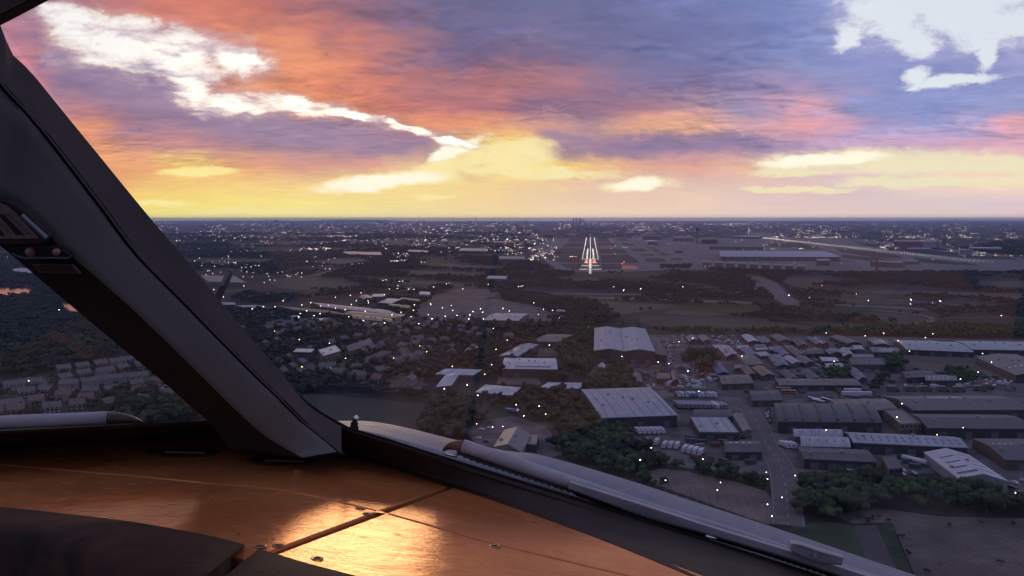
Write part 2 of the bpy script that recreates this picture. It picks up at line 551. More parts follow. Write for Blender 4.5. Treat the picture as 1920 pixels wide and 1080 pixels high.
gb = MB()
gr = [0, 60, 140, 300, 600, 1200, 2400, 4800, 9600, 19200, 47000]
na = 72
for i in range(len(gr) - 1):
    for k in range(na):
        a0, a1 = 2 * math.pi * k / na, 2 * math.pi * (k + 1) / na
        p = [(gr[i] * math.cos(a0), gr[i] * math.sin(a0), 0), (gr[i + 1] * math.cos(a0), gr[i + 1] * math.sin(a0), 0),
             (gr[i + 1] * math.cos(a1), gr[i + 1] * math.sin(a1), 0), (gr[i] * math.cos(a1), gr[i] * math.sin(a1), 0)]
        gb.face(p if gr[i] > 0 else p[1:])
bm = bmesh.new()
_me = gb.mesh('ground')
bm.from_mesh(_me)
bmesh.ops.remove_doubles(bm, verts=bm.verts, dist=0.01)
bm.to_mesh(_me)
bm.free()
_me.materials.append(ground_material())
tag(link('ground', _me), kind='structure')
# ------------------------------------------------------------------ cockpit
AC = math.radians(5.5)                                   # the aircraft's nose points here
AX = Vector((math.sin(AC), math.cos(AC), 0))
TILT = math.radians(8.0)
GN = AX * math.sin(TILT) + Vector((0, 0, 1)) * math.cos(TILT)   # normal of the glareshield top
GP0 = EYE + AX * 0.85 + Vector((0, 0, -0.30))
PEL, PAZ = math.radians(30.0), math.radians(20.89)
PN = Vector((math.sin(PAZ) * math.cos(PEL), math.cos(PAZ) * math.cos(PEL), math.sin(PEL)))
PD = 0.6234                                              # windscreen plane: (p - EYE) . PN = PD
AL = Vector((math.cos(AC), -math.sin(AC), 0))            # across the aircraft


def drop(p):
    """the glareshield is crowned: it falls away to either side of the centre line"""
    w = (p - EYE).dot(AL) + 0.38
    twist = 0.5 * (1 - math.tanh((w + 0.02) / 0.06)) * ((p - EYE).dot(AX) - 0.92)   # the left half lies flatter
    return 0.12 * (0.35 * w + 0.65 * 0.10 * math.log(math.cosh(w / 0.10))) - 0.060 * twist


def GS(px, py, up=0.0):
    """point on the glareshield (raised by up) at a photo pixel"""
    d = ray(px, py)
    s_ = (GP0 + GN * up - EYE).dot(GN) / d.dot(GN)
    for _ in range(8):
        s_ = (GP0 + GN * (up - drop(EYE + d * s_)) - EYE).dot(GN) / d.dot(GN)
    return EYE + d * s_


def pane_depth(px, py):
    return PD / ray(px, py).dot(PN)


def WP(px, py, off=0.0):
    return CP(px, py, pane_depth(px, py) + off)


m_lining = pm('blue_grey_lining', (0.150, 0.150, 0.138), 0.88, spec=0.2, var=0.06, scale=6, bump=0.25, bscale=420)
m_post = pm('dark_post_paint', (0.056, 0.040, 0.036), 0.75, spec=0.25, var=0.12, scale=9, bump=0.15, bscale=260)
m_postdark = pm('dark_brown_post_paint', (0.026, 0.019, 0.016), 0.8, spec=0.2, var=0.15, scale=9, bump=0.15, bscale=260)
m_seal = pm('black_rubber_seal', (0.012, 0.008, 0.006), 0.85, spec=0.2, var=0.2, scale=30)
m_frame = pm('brown_black_frame_paint', (0.030, 0.018, 0.013), 0.7, spec=0.25, var=0.25, scale=12, bump=0.15, bscale=120)
m_leather = pm('dark_brown_worn_leather', (0.018, 0.010, 0.008), 0.8, spec=0.2, var=0.45, scale=18, bump=0.5, bscale=160, hue=(0.036, 0.015, 0.008))
m_chrome = pm('polished_steel', (0.62, 0.62, 0.66), 0.12, metal=1.0, var=0.1, scale=30)
m_wiper = pm('grey_white_wiper_paint', (0.36, 0.33, 0.345), 0.65, spec=0.3, var=0.10, scale=25, bump=0.2, bscale=180)
m_rust = pm('rusty_brown_cap', (0.13, 0.055, 0.025), 0.55, var=0.4, scale=60, bump=0.3, bscale=200)
m_hole = pm('recess_shade_black', (0.008, 0.006, 0.006), 0.8, var=0.2, scale=30)  # black colour stands for the shade inside holes, slots and joints
m_knob = pm('pale_pink_knob', (0.30, 0.15, 0.12), 0.45, var=0.15, scale=90)
m_card = pm('aged_card', (0.28, 0.22, 0.20), 0.8, var=0.1, scale=60)
m_cardtext = pm('card_print', (0.025, 0.018, 0.018), 0.8, var=0.1, scale=60)
m_placard = pm('maroon_placard', (0.035, 0.012, 0.014), 0.5, var=0.1, scale=60)
m_ptext = pm('placard_print', (0.13, 0.075, 0.075), 0.6, var=0.1, scale=60)


def skin_material():
    m = bpy.data.materials.new('brushed_nose_metal')
    m.use_nodes = True
    t = NT(m.node_tree)
    b = m.node_tree.nodes['Principled BSDF']
    o = t.n('ShaderNodeTexCoord').outputs['Object']
    mp = t.n('ShaderNodeMapping', Vector=o, Rotation=(0, 0, math.radians(42)), Scale=(9, 240, 240))
    st = t.noise(mp.outputs[0], 1.0, 5, 0.7)
    dirt = t.noise(o, 14, 6, 0.65)
    sc = t.n('ShaderNodeTexVoronoi', {'feature': 'DISTANCE_TO_EDGE'}, Vector=o, Scale=17.0)
    c = t.mix(t.rng(st.outputs['Fac'], 0.35, 0.65), (0.155, 0.155, 0.185, 1), (0.22, 0.22, 0.255, 1))
    c = t.mix(t.rng(dirt.outputs['Fac'], 0.55, 0.75, 0, 0.5, True), c, (0.13, 0.11, 0.10, 1))
    scr = t.m('MULTIPLY', t.rng(sc.outputs['Distance'], 0.0, 0.012, 1, 0), t.rng(dirt.outputs['Fac'], 0.45, 0.6, 0, 0.6))
    c = t.mix(scr, c, (0.45, 0.44, 0.46, 1))
    t.s(b.inputs['Base Color'], c)
    b.inputs['Metallic'].default_value = 0.1
    b.inputs['Specular IOR Level'].default_value = 0.35
    t.s(b.inputs['Roughness'], t.rng(st.outputs['Fac'], 0.3, 0.7, 0.5, 0.7))
    bp = t.n('ShaderNodeBump', Strength=0.15, Distance=0.001, Height=st.outputs['Fac'])
    t.s(b.inputs['Normal'], bp.outputs[0])
    return m


def glare_material():
    """copper brown lacquered board: worn gloss, brushed along its length, scuffs and chips"""
    m = bpy.data.materials.new('copper_brown_lacquer')
    m.use_nodes = True
    t = NT(m.node_tree)
    b = m.node_tree.nodes['Principled BSDF']
    o = t.n('ShaderNodeTexCoord').outputs['Object']
    mp = t.n('ShaderNodeMapping', Vector=o, Rotation=(0, 0, math.radians(12)), Scale=(34, 62, 60))
    st = t.noise(mp.outputs[0], 1.0, 6, 0.68, 0.3)
    fi = t.noise(t.n('ShaderNodeMapping', Vector=o, Rotation=(0, 0, math.radians(12)), Scale=(90, 210, 200)).outputs[0], 1.0, 4, 0.65)
    wear = t.noise(o, 6.0, 7, 0.66, 0.5)
    scf = t.noise(t.n('ShaderNodeMapping', Vector=o, Rotation=(0, 0, math.radians(20)), Scale=(18, 40, 40)).outputs[0], 1.0, 9, 0.72, 1.2)
    chip = t.noise(mp.outputs[0], 1.7, 3, 0.5, 0.8)
    c = t.mix(t.rng(wear.outputs['Fac'], 0.35, 0.65, smooth=True), (0.56, 0.172, 0.056, 1), (0.66, 0.235, 0.074, 1))
    ch = t.rng(chip.outputs['Fac'], 0.71, 0.76, 0, 0.85, True)
    c = t.mix(ch, c, (0.05, 0.030, 0.022, 1))
    t.s(b.inputs['Base Color'], c)
    b.inputs['Metallic'].default_value = 0.32
    t.s(b.inputs['Roughness'], t.m('ADD', t.rng(st.outputs['Fac'], 0.3, 0.7, 0.08, 0.17), t.m('ADD', t.rng(wear.outputs['Fac'], 0.5, 0.75, 0.0, 0.10), t.rng(scf.outputs['Fac'], 0.50, 0.68, 0.0, 0.16, True))))
    b.inputs['Specular IOR Level'].default_value = 0.32
    b.inputs['Specular Tint'].default_value = (1.0, 0.72, 0.30, 1)
    h = t.m('ADD', t.m('MULTIPLY', st.outputs['Fac'], 1.0), t.m('MULTIPLY', fi.outputs['Fac'], 0.55))
    bp = t.n('ShaderNodeBump', Strength=0.24, Distance=0.0018, Height=h)
    t.s(b.inputs['Normal'], bp.outputs[0])
    return m


def glass_material(name, base):
    m = bpy.data.materials.new(name)
    m.use_nodes = True
    t = NT(m.node_tree)
    m.node_tree.nodes.clear()
    o = t.n('ShaderNodeOutputMaterial')
    tr = t.n('ShaderNodeBsdfTransparent', Color=(0.97, 0.975, 0.98, 1))
    gl = t.n('ShaderNodeBsdfGlossy', Color=(1, 1, 1, 1), Roughness=0.035)
    lw_ = t.n('ShaderNodeLayerWeight', Blend=0.5)
    fr = t.m('ADD', t.m('MULTIPLY', t.m('POWER', lw_.outputs['Facing'], 5.0), 0.90), base)
    mx = t.n('ShaderNodeMixShader')
    t.s(mx.inputs[0], fr)
    m.node_tree.links.new(tr.outputs[0], mx.inputs[1])
    m.node_tree.links.new(gl.outputs[0], mx.inputs[2])
    # faint wiping smears that catch the daylight
    co = t.n('ShaderNodeTexCoord').outputs['Object']
    sm = t.noise(t.n('ShaderNodeMapping', Vector=co, Rotation=(0.3, 0.2, 0.9), Scale=(2.2, 7.0, 5.0)).outputs[0], 1.6, 5, 0.6, 0.8)
    df = t.n('ShaderNodeBsdfTranslucent', Color=(0.9, 0.9, 0.9, 1))
    m2 = t.n('ShaderNodeMixShader')
    t.s(m2.inputs[0], t.rng(sm.outputs['Fac'], 0.52, 0.80, 0.0, 0.030, True))
    m.node_tree.links.new(mx.outputs[0], m2.inputs[1])
    m.node_tree.links.new(df.outputs[0], m2.inputs[2])
    m.node_tree.links.new(m2.outputs[0], o.inputs[0])
    return m


m_skin = skin_material()
m_glare = glare_material()
m_glass = glass_material('right_windscreen_glass', 0.075)
m_glass2 = glass_material('left_windscreen_glass', 0.03)

# ---- centre post between the two windscreens
NS = 40
E1 = [(-150, -110), (-60, -20), (2, 49), (18, 95), (58, 135), (107, 195), (178, 282), (267, 391), (342, 480), (430, 585), (500, 668), (530, 700), (552, 732), (580, 762), (605, 779), (640, 800)]
E2 = [(-150, 5), (-60, 96), (0, 164), (67, 238), (178, 381), (249, 475), (338, 566), (452, 682), (520, 748), (562, 790), (600, 820), (632, 847)]
E2b = [(x + 10 - 0.004 * max(0, y - 500), y + 4) for x, y in E2]
E3 = [(-170, 250), (-80, 320), (0, 376), (29, 391), (60, 415), (107, 456), (156, 499), (227, 561), (292, 622), (372, 700), (440, 767), (500, 820), (566, 858)]
E4 = [(-200, 300), (-90, 385), (0, 461), (19, 476), (107, 551), (207, 635), (287, 700), (350, 755), (395, 795), (430, 840)]


def edge3(line, doff, n=NS):
    """curve on the photo given depth from the windscreen plane plus an offset that may vary along it"""
    r = []
    for i, (x, y) in enumerate(catmull(line, n)):
        u = i / (n - 1)
        o = doff(u) if callable(doff) else doff
        r.append(CP(x, y, pane_depth(max(x, -100), y) + o))
    return r


# depth bases along the post come from its own right hand edge, so the section stays square to the post
BASE = [pane_depth(x, y) for x, y in catmull(E1, NS)]


def post_edge(line, doff):
    return [CP(x, y, BASE[i] + (doff(i / (NS - 1)) if callable(doff) else doff)) for i, (x, y) in enumerate(catmull(line, NS))]


post = empty('center_post', GS(560, 851))
tag(post, 'dark leaning centre post with blue grey lining between the two windscreens', 'window post')
POST_LOC = Vector(post.location)


def local(pts):
    return [Vector(p) - POST_LOC for p in pts]


p1 = post_edge(E1, -0.012)
p1o = post_edge(E1, 0.03)
p2b = post_edge(E2b, -0.055)
p2 = post_edge(E2, -0.057)
p3 = post_edge(E3, -0.060)
p4 = post_edge(E4, -0.015)
p4o = post_edge(E4, 0.03)
away = lambda L, d: [a + (a - EYE).normalized() * d for a in L]
mb = MB()
loft(mb, [local(p1o), local(p4o), local(away(p3, 0.012)), local(away(p2b, 0.012))], closed=True, caps=True)
cas = mb.build('core', m_postdark, post)
mb = MB()
loft(mb, [local(p1), local([a.lerp(b, 0.5) for a, b in zip(p1, p2b)]), local(p2b)])
mb.build('inner_face', m_post, post, smooth=True)
mb = MB()
loft(mb, [local([a + (b - a) * 0.02 for a, b in zip(p3, p4)]), local([a.lerp(b, 0.5) for a, b in zip(p3, p4)]), local(p4)])
mb.build('outer_face', m_postdark, post, smooth=True)
mb = MB()
mid = [a.lerp(b, 0.5) - (a.lerp(b, 0.5) - EYE).normalized() * 0.0015 for a, b in zip(p2, p3)]
q1 = [a.lerp(b, 0.2) - (a.lerp(b, 0.2) - EYE).normalized() * 0.001 for a, b in zip(p2, p3)]
q2 = [a.lerp(b, 0.82) - (a.lerp(b, 0.82) - EYE).normalized() * 0.001 for a, b in zip(p2, p3)]
bk2 = [a + (a - EYE).normalized() * 0.009 for a in p2]
bk3 = [a + (a - EYE).normalized() * 0.009 for a in p3]
loft(mb, [local(bk2), local(p2), local(q1), local(mid), local(q2), local(p3), local(bk3)], closed=True, caps=True, flip=True)
o = mb.build('lining_panel', m_lining, post, smooth=True)
o['label'] = 'blue grey grained lining panel down the middle of the post'
mb = MB()
s1_ = [a + (a - EYE).normalized() * 0.003 for a in p2b]
s2_ = [a + (a - EYE).normalized() * 0.002 for a in post_edge([(x + 9, y + 2) for x, y in E2b], -0.05)]
loft(mb, [local(post_edge([(x - 1, y) for x, y in E2], -0.052)), local(s1_), local(s2_)], closed=False)
o = mb.build('seal_strip', m_seal, post)
sol = o.modifiers.new('thickness', 'SOLIDIFY')
sol.thickness = 0.003

# ---- fittings on the post's left face: correction card, two knobs in a slot, placard
fa_, fb_, fc_ = p3[16], p3[24], p4[15]
FN = (fb_ - fa_).cross(fc_ - fa_).normalized()
if FN.dot(EYE - fa_) < 0:
    FN = -FN


def FP(px, py, off=0.0):
    d = ray(px, py)
    return EYE + d * ((fa_ + FN * off - EYE).dot(FN) / d.dot(FN))


FOFF = 0.006


def plate(mb, pts, off, thick, mi=0):
    top = [FP(x, y, off) - POST_LOC for x, y in pts]
    bot = [FP(x, y, off) - FN * thick - POST_LOC for x, y in pts]
    n = len(pts)
    mb.face(top, mi)
    for i in range(n):
        j = (i + 1) % n
        mb.face([top[j], top[i], bot[i], bot[j]], mi)


hb = MB()
plate(hb, [(-60, 372), (0, 377), (18, 381), (32, 388), (46, 399), (62, 413), (76, 428), (92, 446), (88, 452), (70, 458), (-70, 458)], FOFF, 0.008)
holder = hb.build('card_holder', m_post, post)
cb = MB()
plate(cb, [(-70, 381), (0, 382), (10, 386), (22, 394), (31, 402), (73, 447.5), (18, 447.5), (-70, 447)], FOFF + 0.0015, 0.001)
card = cb.build('card', m_card, holder)
sb = MB()
for (a, b) in (((0, 402), (41, 441)), ((-30, 402), (4, 441))):
    plate(sb, [a, (a[0] + 5, a[1] + 0.0), (b[0] + 4, b[1]), (b[0] - 11, b[1]), (a[0] - 4, a[1])], FOFF + 0.0022, 0.0004)
o = sb.build('printed_column', m_cardtext, card)
sb = MB()
plate(sb, [(37, 405.5), (40, 403.5), (86.5, 446.5), (84, 450)], FOFF + 0.004, 0.003)
o = sb.build('edge_rail', pm('worn_blue_rail', (0.22, 0.24, 0.30), 0.4, metal=0.3), holder)


def text_on_face(body, px, py, hpx, mat, parent, off, name='lettering', shear=0.0, wpx=None):
    cu = bpy.data.curves.new(name, 'FONT')
    cu.body = body
    cu.align_x = 'CENTER'
    cu.align_y = 'CENTER'
    cu.size = 1.0
    cu.fill_mode = 'FRONT'
    o = bpy.data.objects.new(name, cu)
    COL.objects.link(o)
    bpy.context.view_layer.update()
    me = bpy.data.meshes.new_from_object(o.evaluated_get(bpy.context.evaluated_depsgraph_get()))
    bpy.data.objects.remove(o)
    xs = [v.co.x for v in me.vertices]
    ys = [v.co.y for v in me.vertices]
    if not xs:
        return None
    kx = (wpx / (max(xs) - min(xs))) if wpx else hpx / 0.7
    ky = hpx / max(max(ys) - min(ys), 1e-6)
    for v in me.vertices:
        x = v.co.x * kx + v.co.y * ky * -shear
        v.co = FP(px + x, py - v.co.y * ky, off) - POST_LOC
    me.materials.append(mat)
    return link(name, me, parent)


for i, s in enumerate(('180', '210', '240', '270', '300', '330')):
    text_on_face(s, 14.5 + i * 7.8, 403 + i * 7, 4.2, m_cardtext, card, FOFF + 0.0024, shear=0.9, wpx=9)
for i, s in enumerate(('60', '90', '120', '150')):
    text_on_face(s, -3 + i * 7.2, 416 + i * 7, 4.0, m_cardtext, card, FOFF + 0.0024, shear=0.9, wpx=8)

kb = MB()
plate(kb, [(16, 465), (100, 465), (116, 470), (126, 477), (130, 482), (44, 482), (33, 479), (24, 474)], FOFF + 0.001, 0.006)
slot = kb.build('knob_slot', m_hole, post)
lb = MB()
plate(lb, [(22, 474.5), (32, 480), (44, 483), (130, 483), (129, 485), (42, 485), (29, 481.5)], FOFF + 0.002, 0.004)
lb.build('lip', pm('worn_blue_rail', (0.22, 0.24, 0.30)), slot)
for kx, kr in ((57, 7.6), (106, 6.0)):
    c = FP(kx, 472.5, FOFF + 0.004)
    r = kr / F * (c - EYE).length
    bm = bmesh.new()
    bmesh.ops.create_uvsphere(bm, u_segments=16, v_segments=10, radius=r)
    bmesh.ops.translate(bm, verts=bm.verts, vec=c - POST_LOC)
    me = bpy.data.meshes.new('knob')
    bm.to_mesh(me)
    bm.free()
    me.polygons.foreach_set('use_smooth', [True] * len(me.polygons))
    link('knob', me, slot, m_knob)
qb = MB()
plate(qb, [(60, 497), (136, 498), (150.5, 513.5), (76, 512)], FOFF - 0.0005, 0.002)
pb_ = qb.build('placard_border', m_ptext, post)
qb = MB()
plate(qb, [(62.5, 498.5), (135, 499.3), (147, 512.3), (77.5, 510.8)], FOFF + 0.0005, 0.002)
plc = qb.build('placard', m_placard, pb_)
text_on_face('CALIBRATION WITH', 103, 502.3, 3.8, m_ptext, pb_, FOFF + 0.0012, shear=-0.9, wpx=58)
text_on_face('RADIO RECEIVERS ON', 109, 508.6, 3.8, m_ptext, pb_, FOFF + 0.0012, shear=-0.9, wpx=64)

# ---- glareshield boards
gsh = empty('glareshield', GS(700, 960))
tag(gsh, 'glossy copper brown glareshield of four boards under the windscreens', 'glareshield')
GLOC = Vector(gsh.location)
A0, A1 = (470, 1052), (845, 913)
lineB = [(-420, 850), (0, 871), (246, 892), (387, 906), (528, 919), (640, 942), (713, 958.5), (913, 1016), (1120, 1066), (1330, 1115), (1640, 1195), (2080, 1310)]


def offs(pts, d):
    """offset a polyline on the glareshield plane sideways by d metres (plane points)"""
    P = [GS(*p) for p in pts]
    r = []
    for i, p in enumerate(P):
        a = (P[min(i + 1, len(P) - 1)] - P[max(i - 1, 0)]).normalized()
        r.append(p + GN.cross(a) * d)
    return r


X = (716.0, 959.6)
gB = 0.0008
gA = 0.0042


def board(name, P, bev=0.0022, th=0.007):
    bm = bmesh.new()
    vs = [bm.verts.new(p + GN * drop(p) - GLOC) for p in P]
    f = bm.faces.new(vs)
    if f.normal.dot(GN) < 0 or f.calc_area() == 0:
        f.normal_flip()
    bm.normal_update()
    if f.normal.dot(GN) < 0:
        f.normal_flip()
    r = bmesh.ops.extrude_face_region(bm, geom=[f])
    low = [e for e in r['geom'] if isinstance(e, bmesh.types.BMVert)]
    bmesh.ops.translate(bm, verts=low, vec=-GN * 0)
    # first face stays on top; push the copies down
    for v in vs:
        v.co -= GN * th
    bm.normal_update()
    bmesh.ops.recalc_face_normals(bm, faces=bm.faces)
    top = [e for e in bm.edges if all((v in low) for v in e.verts)]
    bmesh.ops.bevel(bm, geom=top, offset=bev, segments=2, affect='EDGES', profile=0.6)
    for k in range(-40, 130):
        bmesh.ops.bisect_plane(bm, geom=bm.verts[:] + bm.edges[:] + bm.faces[:], plane_co=AL * (k * 0.014), plane_no=AL)
    for v in bm.verts:
        v.co -= GN * drop(v.co + GLOC)
    for f_ in bm.faces:
        f_.smooth = True
    me = bpy.data.meshes.new(name)
    bm.to_mesh(me)
    bm.free()
    me.set_sharp_from_angle(angle=math.radians(10))
    return link(name, me, gsh, m_glare)


Adir = (GS(*A1) - GS(*A0)).normalized()
Aside = GN.cross(Adir)            # points to the left hand of the groove
bl = offs([p for p in lineB if p[0] < 716] + [X], gB)
blm = offs([p for p in lineB if p[0] < 716] + [X], -gB)
br = offs([X] + [p for p in lineB if p[0] > 716], gB)
brm = offs([X] + [p for p in lineB if p[0] > 716], -gB)
aL = lambda p: GS(*p) + Aside * gA
aR = lambda p: GS(*p) - Aside * gA
far_edge = [(-420, 845), (0, 826), (176, 818), (300, 812), (420, 808), (520, 812), (600, 828), (680, 852), (767, 880), (845, 906)]
far_edge_r = [(845, 906), (913, 926), (1013, 962), (1140, 1010), (1290, 1068), (1400, 1110), (1700, 1222), (2200, 1410)]
bn = bl[-1]


def along(p, other):
    return p


# crossing of the thin joint with either side of the wide groove
def cross_on(line_pts, side):
    """last/first point of a joint polyline moved onto the groove side"""
    a, b = line_pts
    d = b - a
    o0 = GS(*A0) + Aside * side
    nrm = Aside
    s = (o0 - a).dot(nrm) / d.dot(nrm)
    return a + d * s


blX = cross_on((bl[-2], bl[-1]), gA)
blmX = cross_on((blm[-2], blm[-1]), gA)
brX = cross_on((br[1], br[0]), -gA)
brmX = cross_on((brm[1], brm[0]), -gA)
near_l = [(470, 1052), (330, 1015), (141, 985), (0, 970), (-420, 955)]
board('far_left_board', bl[:-1] + [blX] + [aL(A1)] + [GS(*p) for p in reversed(far_edge[:-1])])
board('near_left_board', [GS(*p) for p in reversed(near_l[1:])] + [aL(A0)] + [blmX] + list(reversed(blm[:-1])))
board('far_right_board', [aR(A1)] + [brX] + br[1:] + [GS(*p) for p in reversed(far_edge_r[1:])])
board('near_right_board', [brmX, aR(A0), GS(580, 1085), GS(700, 1130), GS(1000, 1200), GS(1340, 1250), GS(2000, 1360)] + list(reversed(brm[1:])))
ub = MB()
ub.face([GS(*p) - GN * 0.0071 - GLOC for p in [(-440, 842), (0, 822), (300, 806), (430, 800), (600, 820), (760, 872), (920, 925), (1140, 1005), (1420, 1110), (2200, 1400), (2050, 1370), (1400, 1260), (700, 1200), (420, 1060), (0, 990), (-440, 975)]])
ub.v = [tuple(Vector(v) - GN * 0.012) for v in ub.v]
ub.build('backing_sheet', m_hole, gsh)

for sx, sy in ((675, 953.5), (688, 963.5), (594, 1047.5), (523, 1023), (487, 1025), (928, 1024)):
    c = GS(sx, sy) - GLOC
    u = AX.cross(GN).normalized()
    w_ = GN.cross(u)
    sb = MB()
    r0, r1, r2 = 0.0036, 0.0050, 0.0058
    ring = lambda r, h: [c + (u * math.cos(2 * math.pi * k / 20) + w_ * math.sin(2 * math.pi * k / 20)) * r + GN * h for k in range(20)]
    loft(sb, [ring(r2, 0.0001) + [ring(r2, 0.0001)[0]], ring(r1, 0.0009) + [ring(r1, 0.0009)[0]], ring(r0, 0.0006) + [ring(r0, 0.0006)[0]]])
    scr = sb.build('screw', pm('worn_brass_ring', (0.33, 0.17, 0.07), 0.35, metal=0.5), gsh, smooth=True)
    sb = MB()
    sb.face(ring(r0, 0.0004))  # dark disc laid on the board in place of a shaded hole
    sb.build('hole_shade_disc', m_hole, scr)

for (vx, vy_, rx) in ((341, 847, 62), (528, 863, 62)):
    oval = lambda k_, h: [GS(vx + rx * k_ * math.cos(2 * math.pi * k / 36), vy_ - 7.0 * k_ * math.sin(2 * math.pi * k / 36), h) - GLOC for k in range(36)]
    cl = lambda L: L + [L[0]]
    vb = MB()
    loft(vb, [cl(oval(1.08, 0.0004)), cl(oval(1.02, 0.003)), cl(oval(0.95, 0.0028)), cl(oval(0.92, 0.0010))])
    vt = vb.build('vent', m_frame, gsh, smooth=True)
    vb = MB()
    vb.face(oval(0.93, 0.0012))  # flat dark oval painted as the shade inside the vent
    vb.build('opening_shade_disc', m_hole, vt)
    vb = MB()
    vb.tube([GS(vx - rx * 0.5, vy_ + 0.5, 0.003) - GLOC, GS(vx + rx * 0.7, vy_ + 2.5, 0.003) - GLOC], 0.0014, 8)
    vb.build('vane', pm('vane_brown', (0.14, 0.06, 0.035), 0.5), vt)

# ---- padded roll along the near edge
roll = empty('glareshield_pad', GS(250, 1000))
tag(roll, 'dark brown worn leather pad along the near edge of the glareshield', 'padding')
RLOC = Vector(roll.location)
T0 = [(-420, 922), (-200, 935), (0, 950), (141, 965), (246, 978), (352, 996), (422, 1011), (507, 1035), (580, 1057), (690, 1085), (860, 1130)]
T1 = [(-420, 975), (-200, 985), (0, 1000), (100, 1012), (200, 1036), (260, 1056), (330, 1086), (400, 1120), (470, 1160), (560, 1200), (700, 1260)]
T2 = [(-420, 1000), (-200, 1008), (0, 1022), (106, 1034), (180, 1055), (240, 1080), (300, 1112), (370, 1150), (440, 1190), (540, 1240), (700, 1300)]
nr = 48


def rolled(line, up):
    return [GS(x, y, up) - RLOC for x, y in catmull(line, nr)]


def split_roll(name, i0, i1):
    mb = MB()
    L = [rolled(T0, -0.004)[i0:i1], rolled([(x, y) for x, y in T0], 0.006)[i0:i1],
         rolled([(a[0] * .75 + b[0] * .25, a[1] * .75 + b[1] * .25) for a, b in zip(T0, T1)], 0.012)[i0:i1],
         rolled([(a[0] * .4 + b[0] * .6, a[1] * .4 + b[1] * .6) for a, b in zip(T0, T1)], 0.013)[i0:i1],
         rolled(T1, 0.010)[i0:i1], rolled(T2, 0.004)[i0:i1],
         [p - Vector((0, 0, 0.10)) - AX * 0.02 for p in rolled(T2, 0.0)[i0:i1]],
         [p - Vector((0, 0, 0.10)) for p in rolled(T0, -0.01)[i0:i1]]]
    loft(mb, L, closed=True, caps=True)
    o = mb.build(name, m_leather, roll, smooth=True)
    return o


split_roll('pad_cover', 0, 33)
split_roll('pad_cover', 33, nr)

# ---- right windscreen: sill frame, glass
sill = empty('windscreen_sill', GS(900, 928))
tag(sill, 'brown black sill frame along the foot of the right windscreen', 'window frame')
SLOC = Vector(sill.location)
S_top = [(560, 745), (592, 771), (619, 787), (640, 799), (657, 807), (719, 825), (785, 846), (880, 876), (980, 907), (1100, 944), (1213, 980), (1353, 1024), (1433, 1050), (1520, 1078), (1700, 1136), (2100, 1265)]
S_bot = [(596, 832), (608, 838), (627, 844), (645, 850), (667, 857), (700, 867), (767, 888), (843, 912), (913, 934), (1013, 969), (1120, 1008), (1220, 1048), (1290, 1077), (1380, 1112), (1520, 1170), (1850, 1310)]
nsill = 60
st_ = catmull(S_top, nsill)
sbm = catmull(S_bot, nsill)
top = [WP(x, y, -0.004) - SLOC for x, y in st_]
bot = [GS(x, y, 0.0005) - SLOC for x, y in sbm]
mb = MB()
ln = lambda f, off: [a.lerp(b, f) + (GN.cross(AX) * 0 + (EYE - SLOC - a.lerp(b, f)).normalized()) * off for a, b in zip(bot, top)]
outer = [WP(x, y, 0.05) - SLOC for x, y in st_]
outb = [GS(x, y, -0.02) + (WP(*t_, 0.05) - WP(*t_, -0.004)) - SLOC for (x, y), t_ in zip(sbm, st_)]
loft(mb, [bot, ln(0.16, 0.004), ln(0.22, 0.0015), ln(0.80, 0.003), ln(0.84, 0.0065), ln(0.97, 0.006), top, outer, outb], closed=True, caps=True)
mb.build('frame_rail', m_frame, sill)
mb = MB()
t2 = [WP(x, y - 1.5, 0.0) - SLOC for x, y in st_]
mb.tube(t2, 0.0028, 8)
mb.build('rubber_bead', m_seal, sill, smooth=True)

def glass_pane(name, poly, lab, mat):
    mb = MB()
    P = [Vector(p) for p in poly]
    n = (P[1] - P[0]).cross(P[2] - P[0]).normalized()
    if n.dot(EYE - P[0]) > 0:
        n = -n
    mb.face(P)
    o = mb.build(name, mat, None, origin=P[0])
    tag(o, lab, 'windscreen')
    return o


pane_poly = [WP(*p, 0.006) for p in [(640, 803), (560, 745), (342, 480), (178, 282), (2, 49), (-60, -60), (300, -600), (1200, -1100), (4200, -1500), (4200, 1900), (2100, 1268), (1520, 1081), (1213, 983), (880, 879), (719, 828)]]
glass_pane('right_windscreen', pane_poly, 'clear right windscreen glass leaning back above the copper glareshield', m_glass)

# ---- left windscreen
lsill = empty('left_windscreen_sill', GS(200, 832))
tag(lsill, 'dark sill frame along the foot of the left windscreen', 'window frame')
LLOC = Vector(lsill.location)
LN = PN - 2 * PN.dot(AX.cross(Vector((0, 0, 1)))) * AX.cross(Vector((0, 0, 1)))
LQ = p4[int(NS * 0.75)] + (p4[int(NS * 0.75)] - EYE).normalized() * 0.01


def LP(px, py, off=0.0):
    d = ray(px, py)
    return EYE + d * ((LQ - EYE).dot(LN) / d.dot(LN) + off)


LT = [(-500, 842), (-200, 822), (0, 808.5), (150, 801), (387, 789), (440, 786), (560, 782)]
LB = [(-500, 876), (-200, 856), (0, 841), (176, 832.5), (317, 825.5), (420, 820), (560, 813)]
nl_ = 24
lt = [LP(x, y, -0.004) - LLOC for x, y in catmull(LT, nl_)]
lb_ = [GS(x, y, 0.0004) - LLOC for x, y in catmull(LB, nl_)]
lo_ = [LP(x, y, 0.05) - LLOC for x, y in catmull(LT, nl_)]
lob = [p + (p + LLOC - EYE).normalized() * 0.05 - Vector((0, 0, 0.012)) for p in lb_]
lnl = lambda f, off: [a.lerp(b, f) + (EYE - LLOC - a.lerp(b, f)).normalized() * off for a, b in zip(lb_, lt)]
mb = MB()
loft(mb, [lb_, lnl(0.2, 0.003), lnl(0.8, 0.003), lnl(0.86, 0.008), lt, lo_, lob], closed=True, caps=True)
mb.build('frame_rail', m_frame, lsill)
